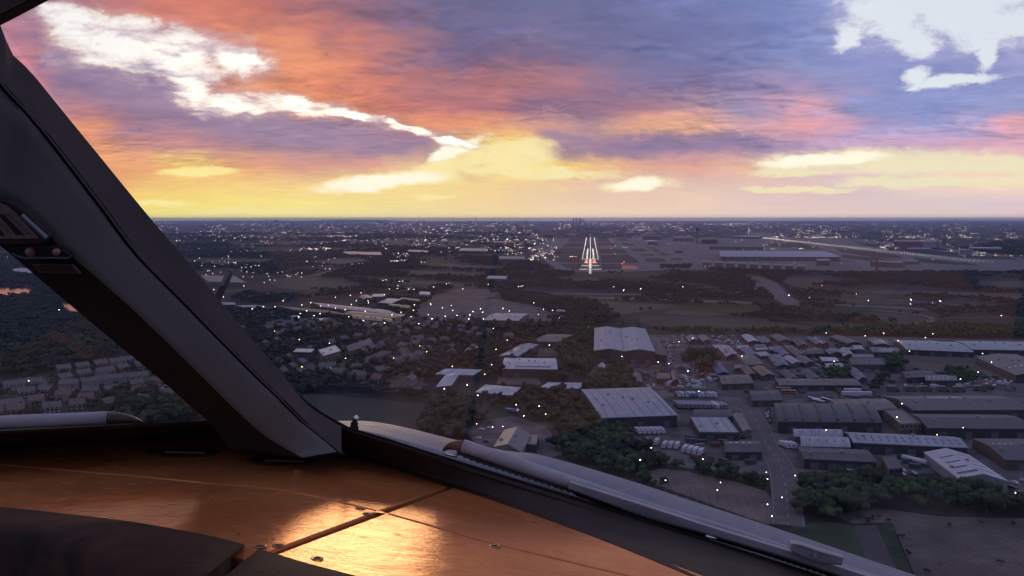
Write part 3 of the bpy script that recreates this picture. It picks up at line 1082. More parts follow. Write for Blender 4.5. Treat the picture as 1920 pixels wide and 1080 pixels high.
lpoly = [LP(*p) for p in [(440, 792), (395, 795), (207, 635), (0, 461), (-90, 385), (-420, 100), (-900, 100), (-900, 880), (0, 812)]]
glass_pane('left_windscreen', lpoly, 'clear left windscreen glass beyond the centre post', m_glass2)

# left wiper: pale tube with a black end cap lying along the sill outside
lw = empty('left_windscreen_wiper', LP(100, 790, 0.03))
tag(lw, 'pale grey wiper tube with a dark end cap lying along the left windscreen', 'wiper')
WL = Vector(lw.location)
mb = MB()
cl_ = catmull([(-420, 818), (-200, 806), (0, 792.5), (100, 788), (203, 784)], 14)
mb.tube([LP(x, y, 0.035) - WL for x, y in cl_], 0.0088, 14)
mb.build('tube', m_wiper, lw, smooth=True)
mb = MB()
cl_ = catmull([(203, 784), (225, 784), (245, 786), (260, 790), (268, 793)], 9)
mb.tube([LP(x, y, 0.035) - WL for x, y in cl_], [0.0086, 0.0082, 0.0076, 0.0069, 0.0060, 0.005, 0.004, 0.003, 0.0016], 14)
mb.build('end_cap', pm('dark_translucent_cap', (0.05, 0.04, 0.035), 0.35, var=0.3, scale=60), lw, smooth=True)

# ---- overhead corner of the window frame
oh = empty('overhead_frame', CP(40, 20, 0.62))
tag(oh, 'dark brown overhead window frame crossing the top corner above the post', 'window frame')
OL = Vector(oh.location)
mb = MB()
q = lambda pts, dep: [CP(x, y, dep) - OL for x, y in catmull(pts, 12)]
K0 = [(-300, 200), (0, 48), (92, 0), (420, -175)]
K1 = [(-300, 180), (0, 30), (58, 0), (380, -175)]
K2 = [(-320, -60), (0, -160), (120, -220), (300, -300)]
loft(mb, [q(K0, 0.66), q(K0, 0.60), q(K1, 0.585), q(K2, 0.56), q(K2, 0.70)], closed=True, caps=True)
fr = mb.build('frame_rail', m_post, oh)
mb = MB()
K3 = [(-300, 176), (0, 27), (54, 0), (376, -176)]
K4 = [(-320, -55), (0, -155), (118, -215), (298, -295)]
loft(mb, [q(K3, 0.582), q(K4, 0.558), q(K4, 0.552), q(K3, 0.576)], closed=True, caps=True)
mb.build('trim_panel', pm('brown_trim', (0.085, 0.055, 0.045), 0.6, var=0.15, scale=20), oh)

# ---- nose skin outside the glass
nose = empty('aircraft_nose', WP(1000, 880, 0.08))
tag(nose, 'scratched silver metal nose skin outside the right windscreen', 'aircraft nose')
NL = Vector(nose.location)
N_in = S_top
N_sil = [(520, 775), (585, 785), (625, 789), (660, 789), (702, 790.5), (772, 804), (843, 822), (947, 845), (1000, 850), (1077, 870), (1200, 907), (1300, 940), (1433, 983), (1567, 1028), (1720, 1080), (2150, 1225)]
inn = catmull(N_in, 64)
sil = catmull(N_sil, 64)
din = [pane_depth(x, y) for x, y in inn]
L0 = [CP(x, y + 14, d - 0.01) - NL for (x, y), d in zip(inn, din)]
L1 = [CP(x, y - 1, d + 0.015) - NL for (x, y), d in zip(inn, din)]
mx = lambda f: [(a[0] * (1 - f) + b[0] * f, a[1] * (1 - f) + b[1] * f) for a, b in zip(inn, sil)]
L2 = [CP(x, y, d + 0.05) - NL for (x, y), d in zip(mx(0.35), din)]
L3 = [CP(x, y, d + 0.09) - NL for (x, y), d in zip(mx(0.72), din)]
L4 = [CP(x, y, d + 0.13) - NL for (x, y), d in zip(mx(1.0), din)]
L5 = [p + Vector((0.03, 0.06, -0.03)) for p in L4]
L6 = [p + Vector((0.05, 0.16, -0.16)) for p in L4]
mb = MB()
loft(mb, [L1, L2, L3, L4, L5, L6])
o = mb.build('skin', m_skin, nose, smooth=True)
sol = o.modifiers.new('thickness', 'SOLIDIFY')
sol.thickness = 0.003
sol.offset = -1

# ball tipped stud standing on the nose by the post
stud = empty('probe_stud', CP(665, 800, pane_depth(665, 800) + 0.02))
tag(stud, 'small dark stud with a silver ball tip beside the foot of the post', 'stud')
PL = Vector(stud.location)
sdpt = pane_depth(665, 800) + 0.02
mb = MB()
pc = lambda x, y: CP(x, y, sdpt) - PL
k_ = sdpt / F
mb.tube([pc(663.5, 812), pc(664, 800), pc(664, 799.6), pc(664.8, 792), pc(665, 791.8), pc(665.5, 786)], [8.5 * k_, 8.5 * k_, 7 * k_, 7 * k_, 5 * k_, 5 * k_], 8)
mb.build('hex_base', m_postdark, stud)
bm = bmesh.new()
bmesh.ops.create_uvsphere(bm, u_segments=18, v_segments=12, radius=5.6 * k_)
bmesh.ops.translate(bm, verts=bm.verts, vec=pc(667.5, 785))
me = bpy.data.meshes.new('ball')
bm.to_mesh(me)
bm.free()
me.polygons.foreach_set('use_smooth', [True] * len(me.polygons))
link('ball', me, stud, m_chrome)

# visual icing rod standing off the post outside the glass
rod = empty('icing_rod', CP(414, 556, pane_depth(414, 556) + 0.06))
tag(rod, 'slender grey icing rod with a pale slot sticking out behind the post', 'probe')
IL = Vector(rod.location)
rdp = pane_depth(414, 556) + 0.06
rc = lambda x, y, o=0.0: CP(x, y, rdp + o) - IL
k_ = rdp / F
mb = MB()
mb.tube([rc(395, 580), rc(405, 563), rc(414, 545), rc(425, 524), rc(431, 509), rc(432, 506), rc(432.6, 504)], [7.6 * k_, 7.4 * k_, 7.2 * k_, 6.8 * k_, 6.0 * k_, 4.6 * k_, 2.2 * k_], 12)
mb.build('shaft', pm('grey_probe_metal', (0.10, 0.10, 0.11), 0.5, metal=0.2, var=0.2, scale=60), rod, smooth=True)
mb = MB()
w_ = 2.2 * k_
a, b = rc(415, 535, -0.008), rc(428.5, 510, -0.008)
sd_ = (b - a).cross(FW).normalized() * w_
mb.face([a - sd_, a + sd_, b + sd_, b - sd_])
mb.face([a - sd_, b - sd_, b - sd_ + FW * 0.003, a - sd_ + FW * 0.003])
mb.face([a + sd_, a + sd_ + FW * 0.003, b + sd_ + FW * 0.003, b + sd_])
mb.build('slot', pm('pale_slot', (0.30, 0.29, 0.31), 0.5), rod)

# ---- right wiper
rw = empty('right_windscreen_wiper', WP(1000, 880, 0.03))
tag(rw, 'grey white wiper arm with ribbed blade lying along the right windscreen sill', 'wiper')
WL = Vector(rw.location)
up_ = [(868, 836), (897, 845.5), (957, 866), (1067, 903), (1150, 928), (1213, 948), (1360, 992), (1480, 1032), (1640, 1084), (1900, 1168)]
cl_ = catmull(up_, 40)
mb = MB()
pts, rad = [], []
for i, (x, y) in enumerate(cl_):
    dp = pane_depth(x, y) + 0.03
    pts.append(CP(x, y, dp) - WL)
    rad.append((12.5 if x < 1067 else max(7.0, 12.5 - (x - 1067) * 0.035)) * dp / F)
mb.tube(pts, rad, 18)
mb.build('arm_tube', m_wiper, rw, smooth=True)
mb = MB()
tip = catmull([(868, 836), (856, 835), (845, 836), (836, 840), (831, 845)], 8)
mb.tube([CP(x, y, pane_depth(x, y) + 0.03) - WL for x, y in tip], [r * 0.83 / F for r in (12.3, 12.2, 11.6, 10.5, 9, 7, 5, 2.5)], 16)
mb.build('tip_cap', m_rust, rw, smooth=True)
# ribbed rubber blade hanging under the tube
mb = MB()
for i in range(1, 19):
    pass
rib = catmull([(856, 850), (897, 866), (980, 893), (1067, 921), (1213, 968), (1360, 1013), (1480, 1054), (1640, 1106)], 130)
for i in range(len(rib) - 1):
    (x0, y0_), (x1, y1_) = rib[i], rib[i + 1]
    d0 = pane_depth(x0, y0_) + 0.018
    if i % 2 == 0:
        P = [CP(x0, y0_ - 9, d0), CP(x1, y1_ - 9, d0), CP(x1, y1_ + 3, d0 - 0.002), CP(x0, y0_ + 3, d0 - 0.002)]
    else:
        P = [CP(x0, y0_ - 9, d0 + 0.003), CP(x1, y1_ - 9, d0 + 0.003), CP(x1, y1_ + 1, d0 + 0.001), CP(x0, y0_ + 1, d0 + 0.001)]
    P = [p - WL for p in P]
    Q = [p + FW * 0.006 for p in P]
    mb.add(P + Q, [(3, 2, 1, 0), (0, 1, 5, 4), (1, 2, 6, 5), (2, 3, 7, 6), (3, 0, 4, 7)])
mb.build('rubber_blade', pm('perished_blade_rubber', (0.055, 0.045, 0.042), 0.8, var=0.3, scale=50), rw)


def strip(name, a_top, a_bot, off0, off1, mat, th=0.004, n=40):
    mb = MB()
    t_ = [(x, y) for x, y in catmull(a_top, n)]
    b_ = [(x, y) for x, y in catmull(a_bot, n)]
    P = [CP(x, y, pane_depth(x, y) + off0) - WL for x, y in t_]
    M_ = [CP(a[0] * .85 + b[0] * .15, a[1] * .85 + b[1] * .15, pane_depth(*a) + off0 - 0.003) - WL for a, b in zip(t_, b_)]
    M2 = [CP(a[0] * .12 + b[0] * .88, a[1] * .12 + b[1] * .88, pane_depth(*b) + off1 - 0.002) - WL for a, b in zip(t_, b_)]
    Q = [CP(x, y, pane_depth(x, y) + off1) - WL for x, y in b_]
    loft(mb, [P, M_, M2, Q, [q + FW * th for q in Q], [p + FW * th for p in P]], closed=True, caps=True)
    return mb.build(name, mat, rw, smooth=False)


strip('arm_plate', [(1068, 902), (1207, 945), (1333, 986), (1483, 1032), (1640, 1082), (1900, 1166)],
      [(1066, 917), (1213, 970), (1333, 1004), (1483, 1049), (1640, 1102), (1900, 1188)], 0.016, 0.008, m_wiper)
strip('blade_channel', [(1080, 924), (1213, 972), (1333, 1005), (1483, 1050), (1640, 1103), (1900, 1189)],
      [(1080, 930), (1213, 977), (1333, 1011), (1483, 1056), (1640, 1109), (1900, 1195)], 0.010, 0.009, m_seal)
cp_ = strip('clip', [(1484, 1017), (1500, 1018), (1540, 1031), (1583, 1044)], [(1482, 1032), (1495, 1040), (1535, 1055), (1578, 1060)], 0.012, 0.004, m_wiper, 0.008, 14)
mb = MB()
c = CP(1528, 1042, pane_depth(1528, 1042) + 0.0015) - WL
u, w_ = RT, UP
ring = lambda r, dd: [c + (u * math.cos(2 * math.pi * k / 18) + w_ * math.sin(2 * math.pi * k / 18)) * r - FW * dd for k in range(19)]
kk = 0.6 / F
loft(mb, [ring(5.2 * kk, -0.003), ring(5.2 * kk, 0.0016), ring(4.0 * kk, 0.0020), ring(3.6 * kk, 0.0008), ring(0.01 * kk, 0.0010)])
mb.build('bolt', pm('dull_bolt', (0.30, 0.27, 0.28), 0.4, metal=0.4), cp_, smooth=True)
for (x, y) in ((1110, 947), (845, 853), (1335, 1008)):
    mb = MB()
    p = CP(x, y, pane_depth(x, y) + 0.006) - WL
    mb.tube([p - RT * 0.008 + UP * 0.002, p + RT * 0.008 - UP * 0.002], 0.0022, 8)
    mb.build('hinge_pin', m_chrome, rw, smooth=True)
# ------------------------------------------------------------------ land: fields, roads, airport surfaces
EXCL = []      # world polygons that carry no trees


def wpoly(px, z=0.0):
    return [G(x, y, z) for x, y in px]


def excl(P, margin=0.0):
    P = [(p[0], p[1]) for p in P]
    if margin:
        cx = sum(p[0] for p in P) / len(P)
        cy_ = sum(p[1] for p in P) / len(P)
        P = [(x + (x - cx) / max(1e-6, math.hypot(x - cx, y - cy_)) * margin, y + (y - cy_) / max(1e-6, math.hypot(x - cx, y - cy_)) * margin) for x, y in P]
    A = np.array(P)
    EXCL.append((A, A.min(0), A.max(0)))


def inside(pts, A):
    x, y = pts[:, 0], pts[:, 1]
    res = np.zeros(len(pts), bool)
    n = len(A)
    j = n - 1
    for i in range(n):
        xi, yi = A[i]
        xj, yj = A[j]
        c = ((yi > y) != (yj > y)) & (x < (xj - xi) * (y - yi) / (yj - yi + 1e-12) + xi)
        res ^= c
        j = i
    return res


def patch(name, px, mat, z=0.06, ex=True, rag=0.0):
    P = wpoly(px, z)
    if rag:
        Q = []
        for i, p in enumerate(P):
            q = P[(i + 1) % len(P)]
            n_ = 6
            for k in range(n_):
                r = p.lerp(q, k / n_)
                if k:
                    L = (q - p).length
                    r = r + Vector((mnoise.noise(r * 0.02), mnoise.noise(r * 0.02 + Vector((9, 3, 1))), 0)) * min(L * 0.08, rag)
                Q.append(r)
        P = Q
    mb = MB()
    mb.face(P)
    o = mb.build(name, mat, None, origin=P[0])
    if o.data.polygons[0].normal.z < 0:
        o.data.flip_normals()
    tag(o, kind='structure')
    if ex:
        excl(P)
    return o


def ribbon_pts(px, width, z, n=None, world=None):
    C = world or [G(x, y, z) for x, y in catmull(px, n or max(8, len(px) * 6))]
    L, R = [], []
    for i, p in enumerate(C):
        a = (C[min(i + 1, len(C) - 1)] - C[max(i - 1, 0)])
        a = Vector((a.x, a.y, 0)).normalized()
        s = Vector((-a.y, a.x, 0)) * width / 2
        L.append(p + s)
        R.append(p - s)
    return C, L, R


def ribbon(name, px, width, mat, z=0.10, ex=True, kerb=False):
    C, L, R = ribbon_pts(px, width, z)
    mb = MB()
    loft(mb, [R, L])
    o = mb.build(name, mat, None, origin=C[0])
    tag(o, kind='structure')
    if ex:
        for i in range(0, len(C) - 1):
            excl([L[i], L[i + 1], R[i + 1], R[i]], 1.5)
    return o


def gmat(name, base, var=0.25, scale=0.03, rough=0.95, hue=None, rows=None, spec=0.15):
    """ground cover: noise at two scales, optional plough or bay rows at an angle"""
    if name in MATS:
        return MATS[name]
    m = bpy.data.materials.new(name)
    m.use_nodes = True
    t = NT(m.node_tree)
    b = m.node_tree.nodes['Principled BSDF']
    pos = t.n('ShaderNodeNewGeometry').outputs['Position']
    a = t.noise(pos, scale, 6, 0.65, 0.4)
    f = t.noise(pos, scale * 11, 5, 0.7)
    lo = tuple(c * (1 - var) for c in base) + (1,)
    hi = tuple(c * (1 + var) for c in (hue or base)) + (1,)
    c = t.mix(t.rng(a.outputs['Fac'], 0.3, 0.7, smooth=True), lo, hi)
    g = t.rng(f.outputs['Fac'], 0.25, 0.75, 0.78, 1.22)
    c = t.mix(1.0, c, t.xyz(g, g, g), 'MULTIPLY')
    if rows:
        ang, period, amt = rows
        mp = t.n('ShaderNodeMapping', Vector=pos, Rotation=(0, 0, math.radians(ang)), Scale=(1, 1, 1))
        wv = t.n('ShaderNodeTexWave', {'bands_direction': 'X'}, Vector=mp.outputs[0], Scale=20.0 / period / 6.2832 * 0.31416 * 1.0, Distortion=1.2, Detail=3, Detail_Scale=0.4)
        k = t.rng(wv.outputs['Fac'], 0.1, 0.45, 1.0 - amt, 1.0)
        c = t.mix(1.0, c, t.xyz(k, k, k), 'MULTIPLY')
    t.s(b.inputs['Base Color'], c)
    b.inputs['Roughness'].default_value = rough
    b.inputs['Specular IOR Level'].default_value = spec
    MATS[name] = m
    return m


g_asph = gmat('worn_asphalt', (0.085, 0.080, 0.082), 0.22, 0.02)
g_yard = gmat('dusty_yard_concrete', (0.112, 0.102, 0.097), 0.45, 0.05, hue=(0.105, 0.098, 0.098))
g_dirt = gmat('bare_brown_earth', (0.115, 0.096, 0.080), 0.25, 0.03)
g_conc = gmat('apron_concrete', (0.140, 0.136, 0.138), 0.18, 0.008)
g_grass = gmat('airfield_grass', (0.034, 0.036, 0.030), 0.2, 0.01)
g_green = gmat('rough_green_grass', (0.040, 0.056, 0.032), 0.3, 0.05)
g_field = gmat('grey_brown_field', (0.080, 0.076, 0.062), 0.2, 0.012, rows=(20, 14, 0.12))
g_field2 = gmat('dim_olive_field', (0.056, 0.060, 0.047), 0.2, 0.012, rows=(-35, 16, 0.12))
g_pale = gmat('pale_stubble', (0.150, 0.128, 0.108), 0.2, 0.02)
g_park = gmat('reddish_car_park_tarmac', (0.150, 0.112, 0.098), 0.22, 0.05)
g_brown = gmat('rowed_brown_ground', (0.120, 0.098, 0.086), 0.25, 0.03, rows=(52, 6.0, 0.16))
g_orange = gmat('orange_red_clay', (0.62, 0.20, 0.13), 0.12, 0.02)
g_road = gmat('grey_road_tarmac', (0.130, 0.118, 0.115), 0.12, 0.02)
g_rwy = gmat('runway_asphalt', (0.090, 0.085, 0.085), 0.15, 0.006)
m_white = pm('white_road_paint', (0.72, 0.70, 0.68), 0.7, var=0.12, scale=0.4, coords='World')

# --- airport
patch('apron', [(985, 470), (1012, 476), (1016, 484), (1045, 505), (1095, 510), (1185, 509), (1320, 505), (1440, 508), (1560, 513), (1700, 512), (1880, 508), (2150, 512), (2150, 492), (1930, 486), (1750, 461), (1560, 444), (1400, 435), (1200, 433.5), (1075, 435), (1045, 444), (1010, 459)], g_conc, 0.15)


def Z(pts, ox=960, oy=390, k=4.0):
    return [(ox + x / k, oy + y / k) for x, y in pts]


for q in ([(640, 205), (690, 205), (740, 255), (645, 255)], [(645, 262), (757, 262), (800, 278), (648, 282)], [(650, 305), (832, 307), (868, 339), (655, 339)],
          [(662, 349), (868, 350), (915, 372), (955, 402), (935, 411), (672, 411)], [(440, 205), (545, 205), (540, 255), (422, 253)], [(412, 262), (538, 262), (535, 295), (372, 295)],
          [(365, 301), (533, 303), (512, 413), (345, 405), (262, 388), (235, 365), (262, 338)], [(345, 416), (520, 419), (515, 462), (420, 452)], [(670, 419), (815, 420), (828, 457), (668, 462)],
          [(822, 262), (900, 262), (925, 283), (845, 281)], [(893, 306), (985, 305), (1030, 325), (912, 328)], [(957, 347), (1060, 346), (1075, 356), (968, 357)],
          [(990, 385), (1020, 376), (1100, 374), (1142, 385), (1160, 400), (1120, 407), (1015, 403)], [(1015, 293), (1060, 292), (1075, 301), (1022, 302)], [(1048, 308), (1088, 308), (1113, 325), (1065, 326)],
          [(1100, 335), (1150, 338), (1190, 357), (1122, 355)], [(775, 205), (838, 205), (850, 221), (788, 221)], [(788, 226), (848, 228), (880, 246), (802, 244)], [(1190, 377), (1290, 378), (1282, 389), (1196, 388)], [(858, 208), (890, 211), (885, 224)]):
    patch('infield_grass', Z(q), g_grass, 0.35)
for q in ([(0, 262), (240, 262), (420, 300), (330, 312), (0, 285)], [(480, 300), (700, 318), (960, 352), (1020, 378), (800, 372), (560, 330)], [(1100, 372), (1500, 414), (1600, 432), (1300, 420), (1090, 398)],
          [(640, 250), (950, 290), (1350, 330), (1800, 365), (1900, 392), (1500, 378), (1000, 322), (700, 280)], [(130, 235), (420, 262), (620, 290), (420, 282), (160, 256)], [(560, 350), (860, 380), (980, 398), (820, 404), (560, 372)], [(1010, 395), (1120, 398), (1150, 418), (1000, 418)]):
    patch('infield_grass', Z(q, 1440), g_grass, 0.35)
patch('clay_area', Z([(826, 432), (922, 430), (953, 456), (822, 460)]), g_orange, 0.55)
patch('runway', [(1100.6, 439.6), (1113.6, 439.6), (1126.5, 494), (1087, 494)], g_rwy, 0.55)
RD = (G(1107, 440) - G(1106.7, 494)).normalized()
RS = Vector((RD.y, -RD.x, 0))
R0 = G(1106.7, 494)
RL = (G(1107, 440) - R0).length


def rw(s, l, z=0.8):
    """point on the runway: s metres past the near end, l metres to the right of the centre line"""
    p = R0 + RD * s + RS * l
    return Vector((p.x, p.y, z))


mk = MB()
for k in range(12):
    l = -24 + k * 4.2 + (2 if k >= 6 else 0)
    mk.face([rw(250, l), rw(250, l + 2.2), rw(290, l + 2.2), rw(290, l)])
s = 330
while s < RL - 100:
    mk.face([rw(s, -0.8), rw(s, 0.8), rw(s + 30, 0.8), rw(s + 30, -0.8)])
    s += 52
for s in (420, 570, 720, 870, 1020):
    for sg in (-1, 1):
        for j in range(3 if s < 600 else 2):
            l = sg * (10 + j * 4)
            mk.face([rw(s, l), rw(s, l + sg * 2.4), rw(s + 24, l + sg * 2.4), rw(s + 24, l)])
for sg in (-1, 1):
    mk.face([rw(640, sg * 9), rw(640, sg * 18), rw(700, sg * 18), rw(700, sg * 9)])
    mk.face([rw(250, sg * 25.5), rw(250, sg * 26.6), rw(RL - 20, sg * 26.6), rw(RL - 20, sg * 25.5)])
o = mk.build('runway_marking', m_white, None, origin=rw(0, 0))
tag(o, kind='structure')

# --- country between the estate and the airport
patch('field', [(1195, 591), (1440, 597), (1560, 606), (1545, 616), (1400, 620), (1255, 618), (1205, 606)], g_field2, 0.06, rag=14)
patch('field', Z([(590, 700), (1180, 720), (1250, 735), (860, 795), (780, 790), (700, 740)]), g_field, 0.06, rag=14)
patch('field', Z([(1010, 545), (1300, 560), (1560, 598), (1250, 590), (1040, 565)]), g_field2, 0.06, rag=14)
patch('field', Z([(320, 515), (640, 520), (640, 550), (400, 545)]), g_field2, 0.06, rag=14)
patch('field', Z([(1190, 765), (1500, 778), (1600, 800), (1450, 812), (1150, 792)]), g_field, 0.06, rag=14)
patch('field', Z([(640, 620), (1000, 622), (1920, 642), (1920, 700), (1300, 662), (820, 640)], 1440), g_field, 0.06, rag=14)
patch('field', Z([(1540, 545), (1920, 548), (2100, 552), (2100, 620), (1720, 620), (1590, 575)], 1440), g_field2, 0.06, rag=14)
patch('field', Z([(120, 520), (400, 530), (420, 560), (300, 600), (100, 585)], 1440), g_field2, 0.06, rag=14)
patch('field', Z([(560, 660), (1000, 690), (1040, 720), (700, 722), (520, 690)], 1440), g_field2, 0.06, rag=14)
patch('field', Z([(740, 775), (1080, 805), (1200, 835), (900, 852), (760, 800)], 1440), g_field2, 0.06, rag=14)
patch('stubble_strip', Z([(540, 665), (1200, 680), (1720, 700), (1900, 722), (1200, 695), (660, 680)]), g_pale, 0.08, rag=8)
patch('field', Z([(0, 820), (300, 850), (900, 880), (880, 900), (0, 870)], 1440), g_field2, 0.06, rag=14)
ribbon('motorway', [(985, 550), (1060, 550.5), (1172, 552), (1280, 551), (1360, 549), (1410, 545), (1428, 539), (1420, 530), (1404, 521)], 20, g_road, 0.12)
ribbon('motorway', [(1412, 519), (1436, 528), (1448, 538), (1456, 549), (1472, 561), (1494, 572)], 34, g_road, 0.12)
ribbon('road', [(1490, 568), (1600, 573), (1690, 577), (1780, 583)], 20, g_pale, 0.12)
ribbon('road', [(1545, 550), (1620, 556), (1690, 563), (1830, 574), (2000, 580)], 9, g_road, 0.12)
ribbon('road', [(1640, 582), (1690, 586), (1728, 591), (1748, 597), (1738, 604), (1700, 606), (1655, 604)], 9, g_pale, 0.12)
ribbon('road', [(1000, 491), (1042, 503), (1080, 507), (1180, 508), (1260, 506), (1320, 508), (1420, 504), (1560, 503), (1640, 508), (1900, 512)], 16, g_road, 0.45)
ribbon('road', [(960, 476), (1012, 480), (1030, 492), (1055, 504)], 16, g_conc, 0.45)
ribbon('road', [(985, 476), (1020, 464), (1048, 449), (1070, 438)], 26, g_conc, 0.45)
ribbon('road', [(1440, 505), (1500, 507), (1560, 504), (1620, 504)], 10, g_road, 0.5)
ribbon('road', [(1440, 606), (1560, 612), (1700, 603), (1790, 596), (1920, 595)], 7, g_field, 0.12)

# --- estate grounds on the right
patch('yard', [(1180, 628), (1330, 627), (1500, 628), (1700, 632), (1960, 638), (2060, 780), (2080, 900), (1915, 925), (1830, 885), (1650, 890), (1500, 885), (1470, 905), (1440, 880), (1400, 880), (1290, 870), (1215, 845), (1165, 800), (1190, 745), (1120, 735), (1095, 720), (1110, 690)], g_yard, 0.05, ex=False)
patch('yard', [(1115, 688), (1230, 694), (1260, 704), (1150, 708)], g_dirt, 0.09, ex=False)
patch('yard', [(1690, 668), (1830, 672), (1900, 720), (1800, 730), (1700, 700)], g_dirt, 0.09, ex=False)
ribbon('road', [(1340, 742), (1392, 757), (1418, 790), (1436, 830), (1462, 870), (1474, 920), (1478, 985)], 15, g_road, 0.12)
ribbon('road', [(1180, 820), (1250, 862), (1340, 880), (1420, 884), (1466, 888)], 9, g_road, 0.13)
ribbon('road', [(1270, 660), (1285, 700), (1310, 735), (1400, 742), (1500, 745), (1560, 738)], 10, g_asph, 0.12)
patch('car_park', [(1205, 885), (1240, 878), (1290, 884), (1390, 906), (1438, 922), (1466, 968), (1440, 984), (1290, 930), (1220, 905)], g_park, 0.08)
patch('rough_grass', [(1490, 985), (1540, 978), (1608, 985), (1628, 1050), (1610, 1060), (1470, 1000)], g_green, 0.05)
patch('path', [(1600, 986), (1642, 984), (1690, 1085), (1720, 1120), (1640, 1100), (1622, 1045)], g_asph, 0.07)
patch('rough_grass', [(1642, 984), (1672, 980), (1712, 1080), (1690, 1085)], g_green, 0.06)
patch('field', [(1672, 978), (1780, 990), (1920, 978), (2100, 975), (2150, 1200), (1750, 1160)], g_brown, 0.05)
patch('field', [(1560, 965), (1640, 952), (1760, 968), (1900, 972), (2050, 970), (2050, 982), (1920, 984), (1780, 994), (1670, 980), (1600, 982)], g_dirt, 0.06)
patch('bare_patch', [(1815, 1043), (1845, 1046), (1856, 1056), (1830, 1058)], g_pale, 0.09)
mk = MB()
for k in range(11):
    a0 = (1232 + k * 19, 890 + k * 5.6)
    for j in range(9):
        x0 = a0[0] + j * 2.0 + 2
        y0_ = a0[1] + j * 5.2
        if y0_ > 972:
            break
        p, q = G(x0, y0_, 0.12), G(x0 + 7, y0_ + 1.8, 0.12)
        d_ = (G(x0 + 2.5, y0_ + 6, 0.12) - p).normalized() * 0.22
        mk.face([p - d_, q - d_, q + d_, p + d_])
o = mk.build('parking_marking', pm('worn_bay_paint', (0.26, 0.22, 0.20), 0.8, var=0.4, scale=0.3, coords='World'), None, origin=G(1300, 920))
tag(o, kind='structure')
mk = MB()
C, L, R = ribbon_pts([(1340, 742), (1392, 757), (1418, 790), (1436, 830), (1462, 870), (1474, 920), (1478, 985)], 0.4, 0.17)
for i in range(0, len(C) - 1, 2):
    mk.face([L[i], R[i], R[i + 1], L[i + 1]])
for off_ in (-6.6, 6.6):
    C2, L2_, R2_ = ribbon_pts(None, 0.3, 0.17, world=[c + (l - c).normalized() * off_ for c, l in zip(C, L)])
    for i in range(len(C2) - 1):
        mk.face([L2_[i], R2_[i], R2_[i + 1], L2_[i + 1]])
o = mk.build('road_marking', pm('worn_bay_paint', (0.3, 0.3, 0.3)), None, origin=C[0])
tag(o, kind='structure')

# --- left half
patch('field', [(560, 738), (640, 742), (740, 752), (812, 758), (800, 800), (760, 830), (600, 800), (560, 770)], g_field2, 0.06)
patch('field', [(767, 512), (913, 520), (915, 512), (830, 507), (770, 506)], g_field, 0.08, rag=10)
patch('field', [(790, 502), (930, 508), (950, 500), (840, 495)], g_field, 0.08, rag=10)
patch('field', [(687, 520), (780, 524), (905, 533), (890, 540), (760, 532), (690, 527)], g_field, 0.08, rag=10)
patch('field', [(701, 450), (790, 448), (875, 452), (870, 461), (780, 466), (700, 458)], g_field2, 0.12, rag=30)
patch('field', [(860, 540), (915, 542), (930, 555), (860, 575), (800, 575), (810, 556)], g_dirt, 0.08, rag=8)
patch('field', [(500, 525), (560, 520), (640, 524), (700, 540), (600, 545), (520, 540)], g_field2, 0.08, rag=10)
patch('field', [(360, 486), (420, 484), (520, 486), (500, 495), (380, 496)], g_field2, 0.1, rag=20)
patch('field', [(620, 485), (680, 486), (700, 492), (640, 496), (590, 492)], g_field, 0.1, rag=20)
patch('field', [(420, 456), (560, 454), (640, 457), (560, 462), (440, 462)], g_field2, 0.12, rag=30)
ribbon('road', [(755, 539), (830, 543), (915, 549), (960, 552)], 14, g_pale, 0.13)
ribbon('road', [(345, 500), (380, 501), (440, 506), (520, 512), (560, 519)], 14, g_field, 0.13)
ribbon('road', [(398, 550), (430, 546), (470, 541)], 9, g_pale, 0.13)
ribbon('road', [(560, 521), (590, 516), (620, 508)], 12, g_pale, 0.13)
patch('yard', [(768, 578), (800, 565), (930, 560), (1010, 575), (1040, 590), (1000, 612), (900, 612), (800, 600)], g_yard, 0.06, ex=False)
patch('yard', [(425, 580), (600, 590), (770, 605), (800, 620), (640, 612), (500, 600)], g_yard, 0.06, ex=False)
patch('yard', [(560, 690), (600, 672), (690, 680), (800, 690), (790, 730), (720, 735), (600, 710)], g_dirt, 0.06, ex=False)
patch('yard', [(860, 795), (960, 780), (1025, 800), (1060, 850), (1000, 870), (900, 840)], g_yard, 0.06, ex=False)
patch('playground', [(935, 706), (1010, 708), (1015, 722), (930, 720)], g_dirt, 0.08)
patch('yard', [(1005, 646), (1060, 645), (1045, 668), (1000, 668)], g_dirt, 0.08)
patch('yard', [(985, 585), (1058, 588), (1050, 602), (980, 600)], g_yard, 0.08)
for q in ([(380, 690), (430, 672), (500, 648), (560, 632)], [(470, 720), (540, 690), (620, 660), (700, 640), (760, 626)], [(560, 712), (600, 690), (640, 690), (720, 700), (800, 722)], [(640, 690), (690, 655), (760, 640), (860, 640)]):
    ribbon('road', q, 7, g_dirt, 0.12)
ribbon('road', [(-60, 728), (60, 716), (160, 704), (270, 688), (330, 676)], 7, g_dirt, 0.12)
ribbon('road', [(-60, 758), (60, 748), (180, 735), (300, 718), (380, 706)], 7, g_dirt, 0.12)
patch('garden_ground', [(-60, 712), (60, 702), (160, 690), (250, 672), (300, 690), (400, 780), (100, 800), (-100, 800)], g_green, 0.05, ex=False)
patch('path', Z([(110, 630), (200, 618), (260, 614), (380, 600), (340, 628), (260, 640)], 0, 480, 4.91), g_pale, 0.08)
patch('path', Z([(640, 525), (700, 515), (790, 560), (720, 565), (650, 575)], 0, 480, 4.91), g_dirt, 0.08)

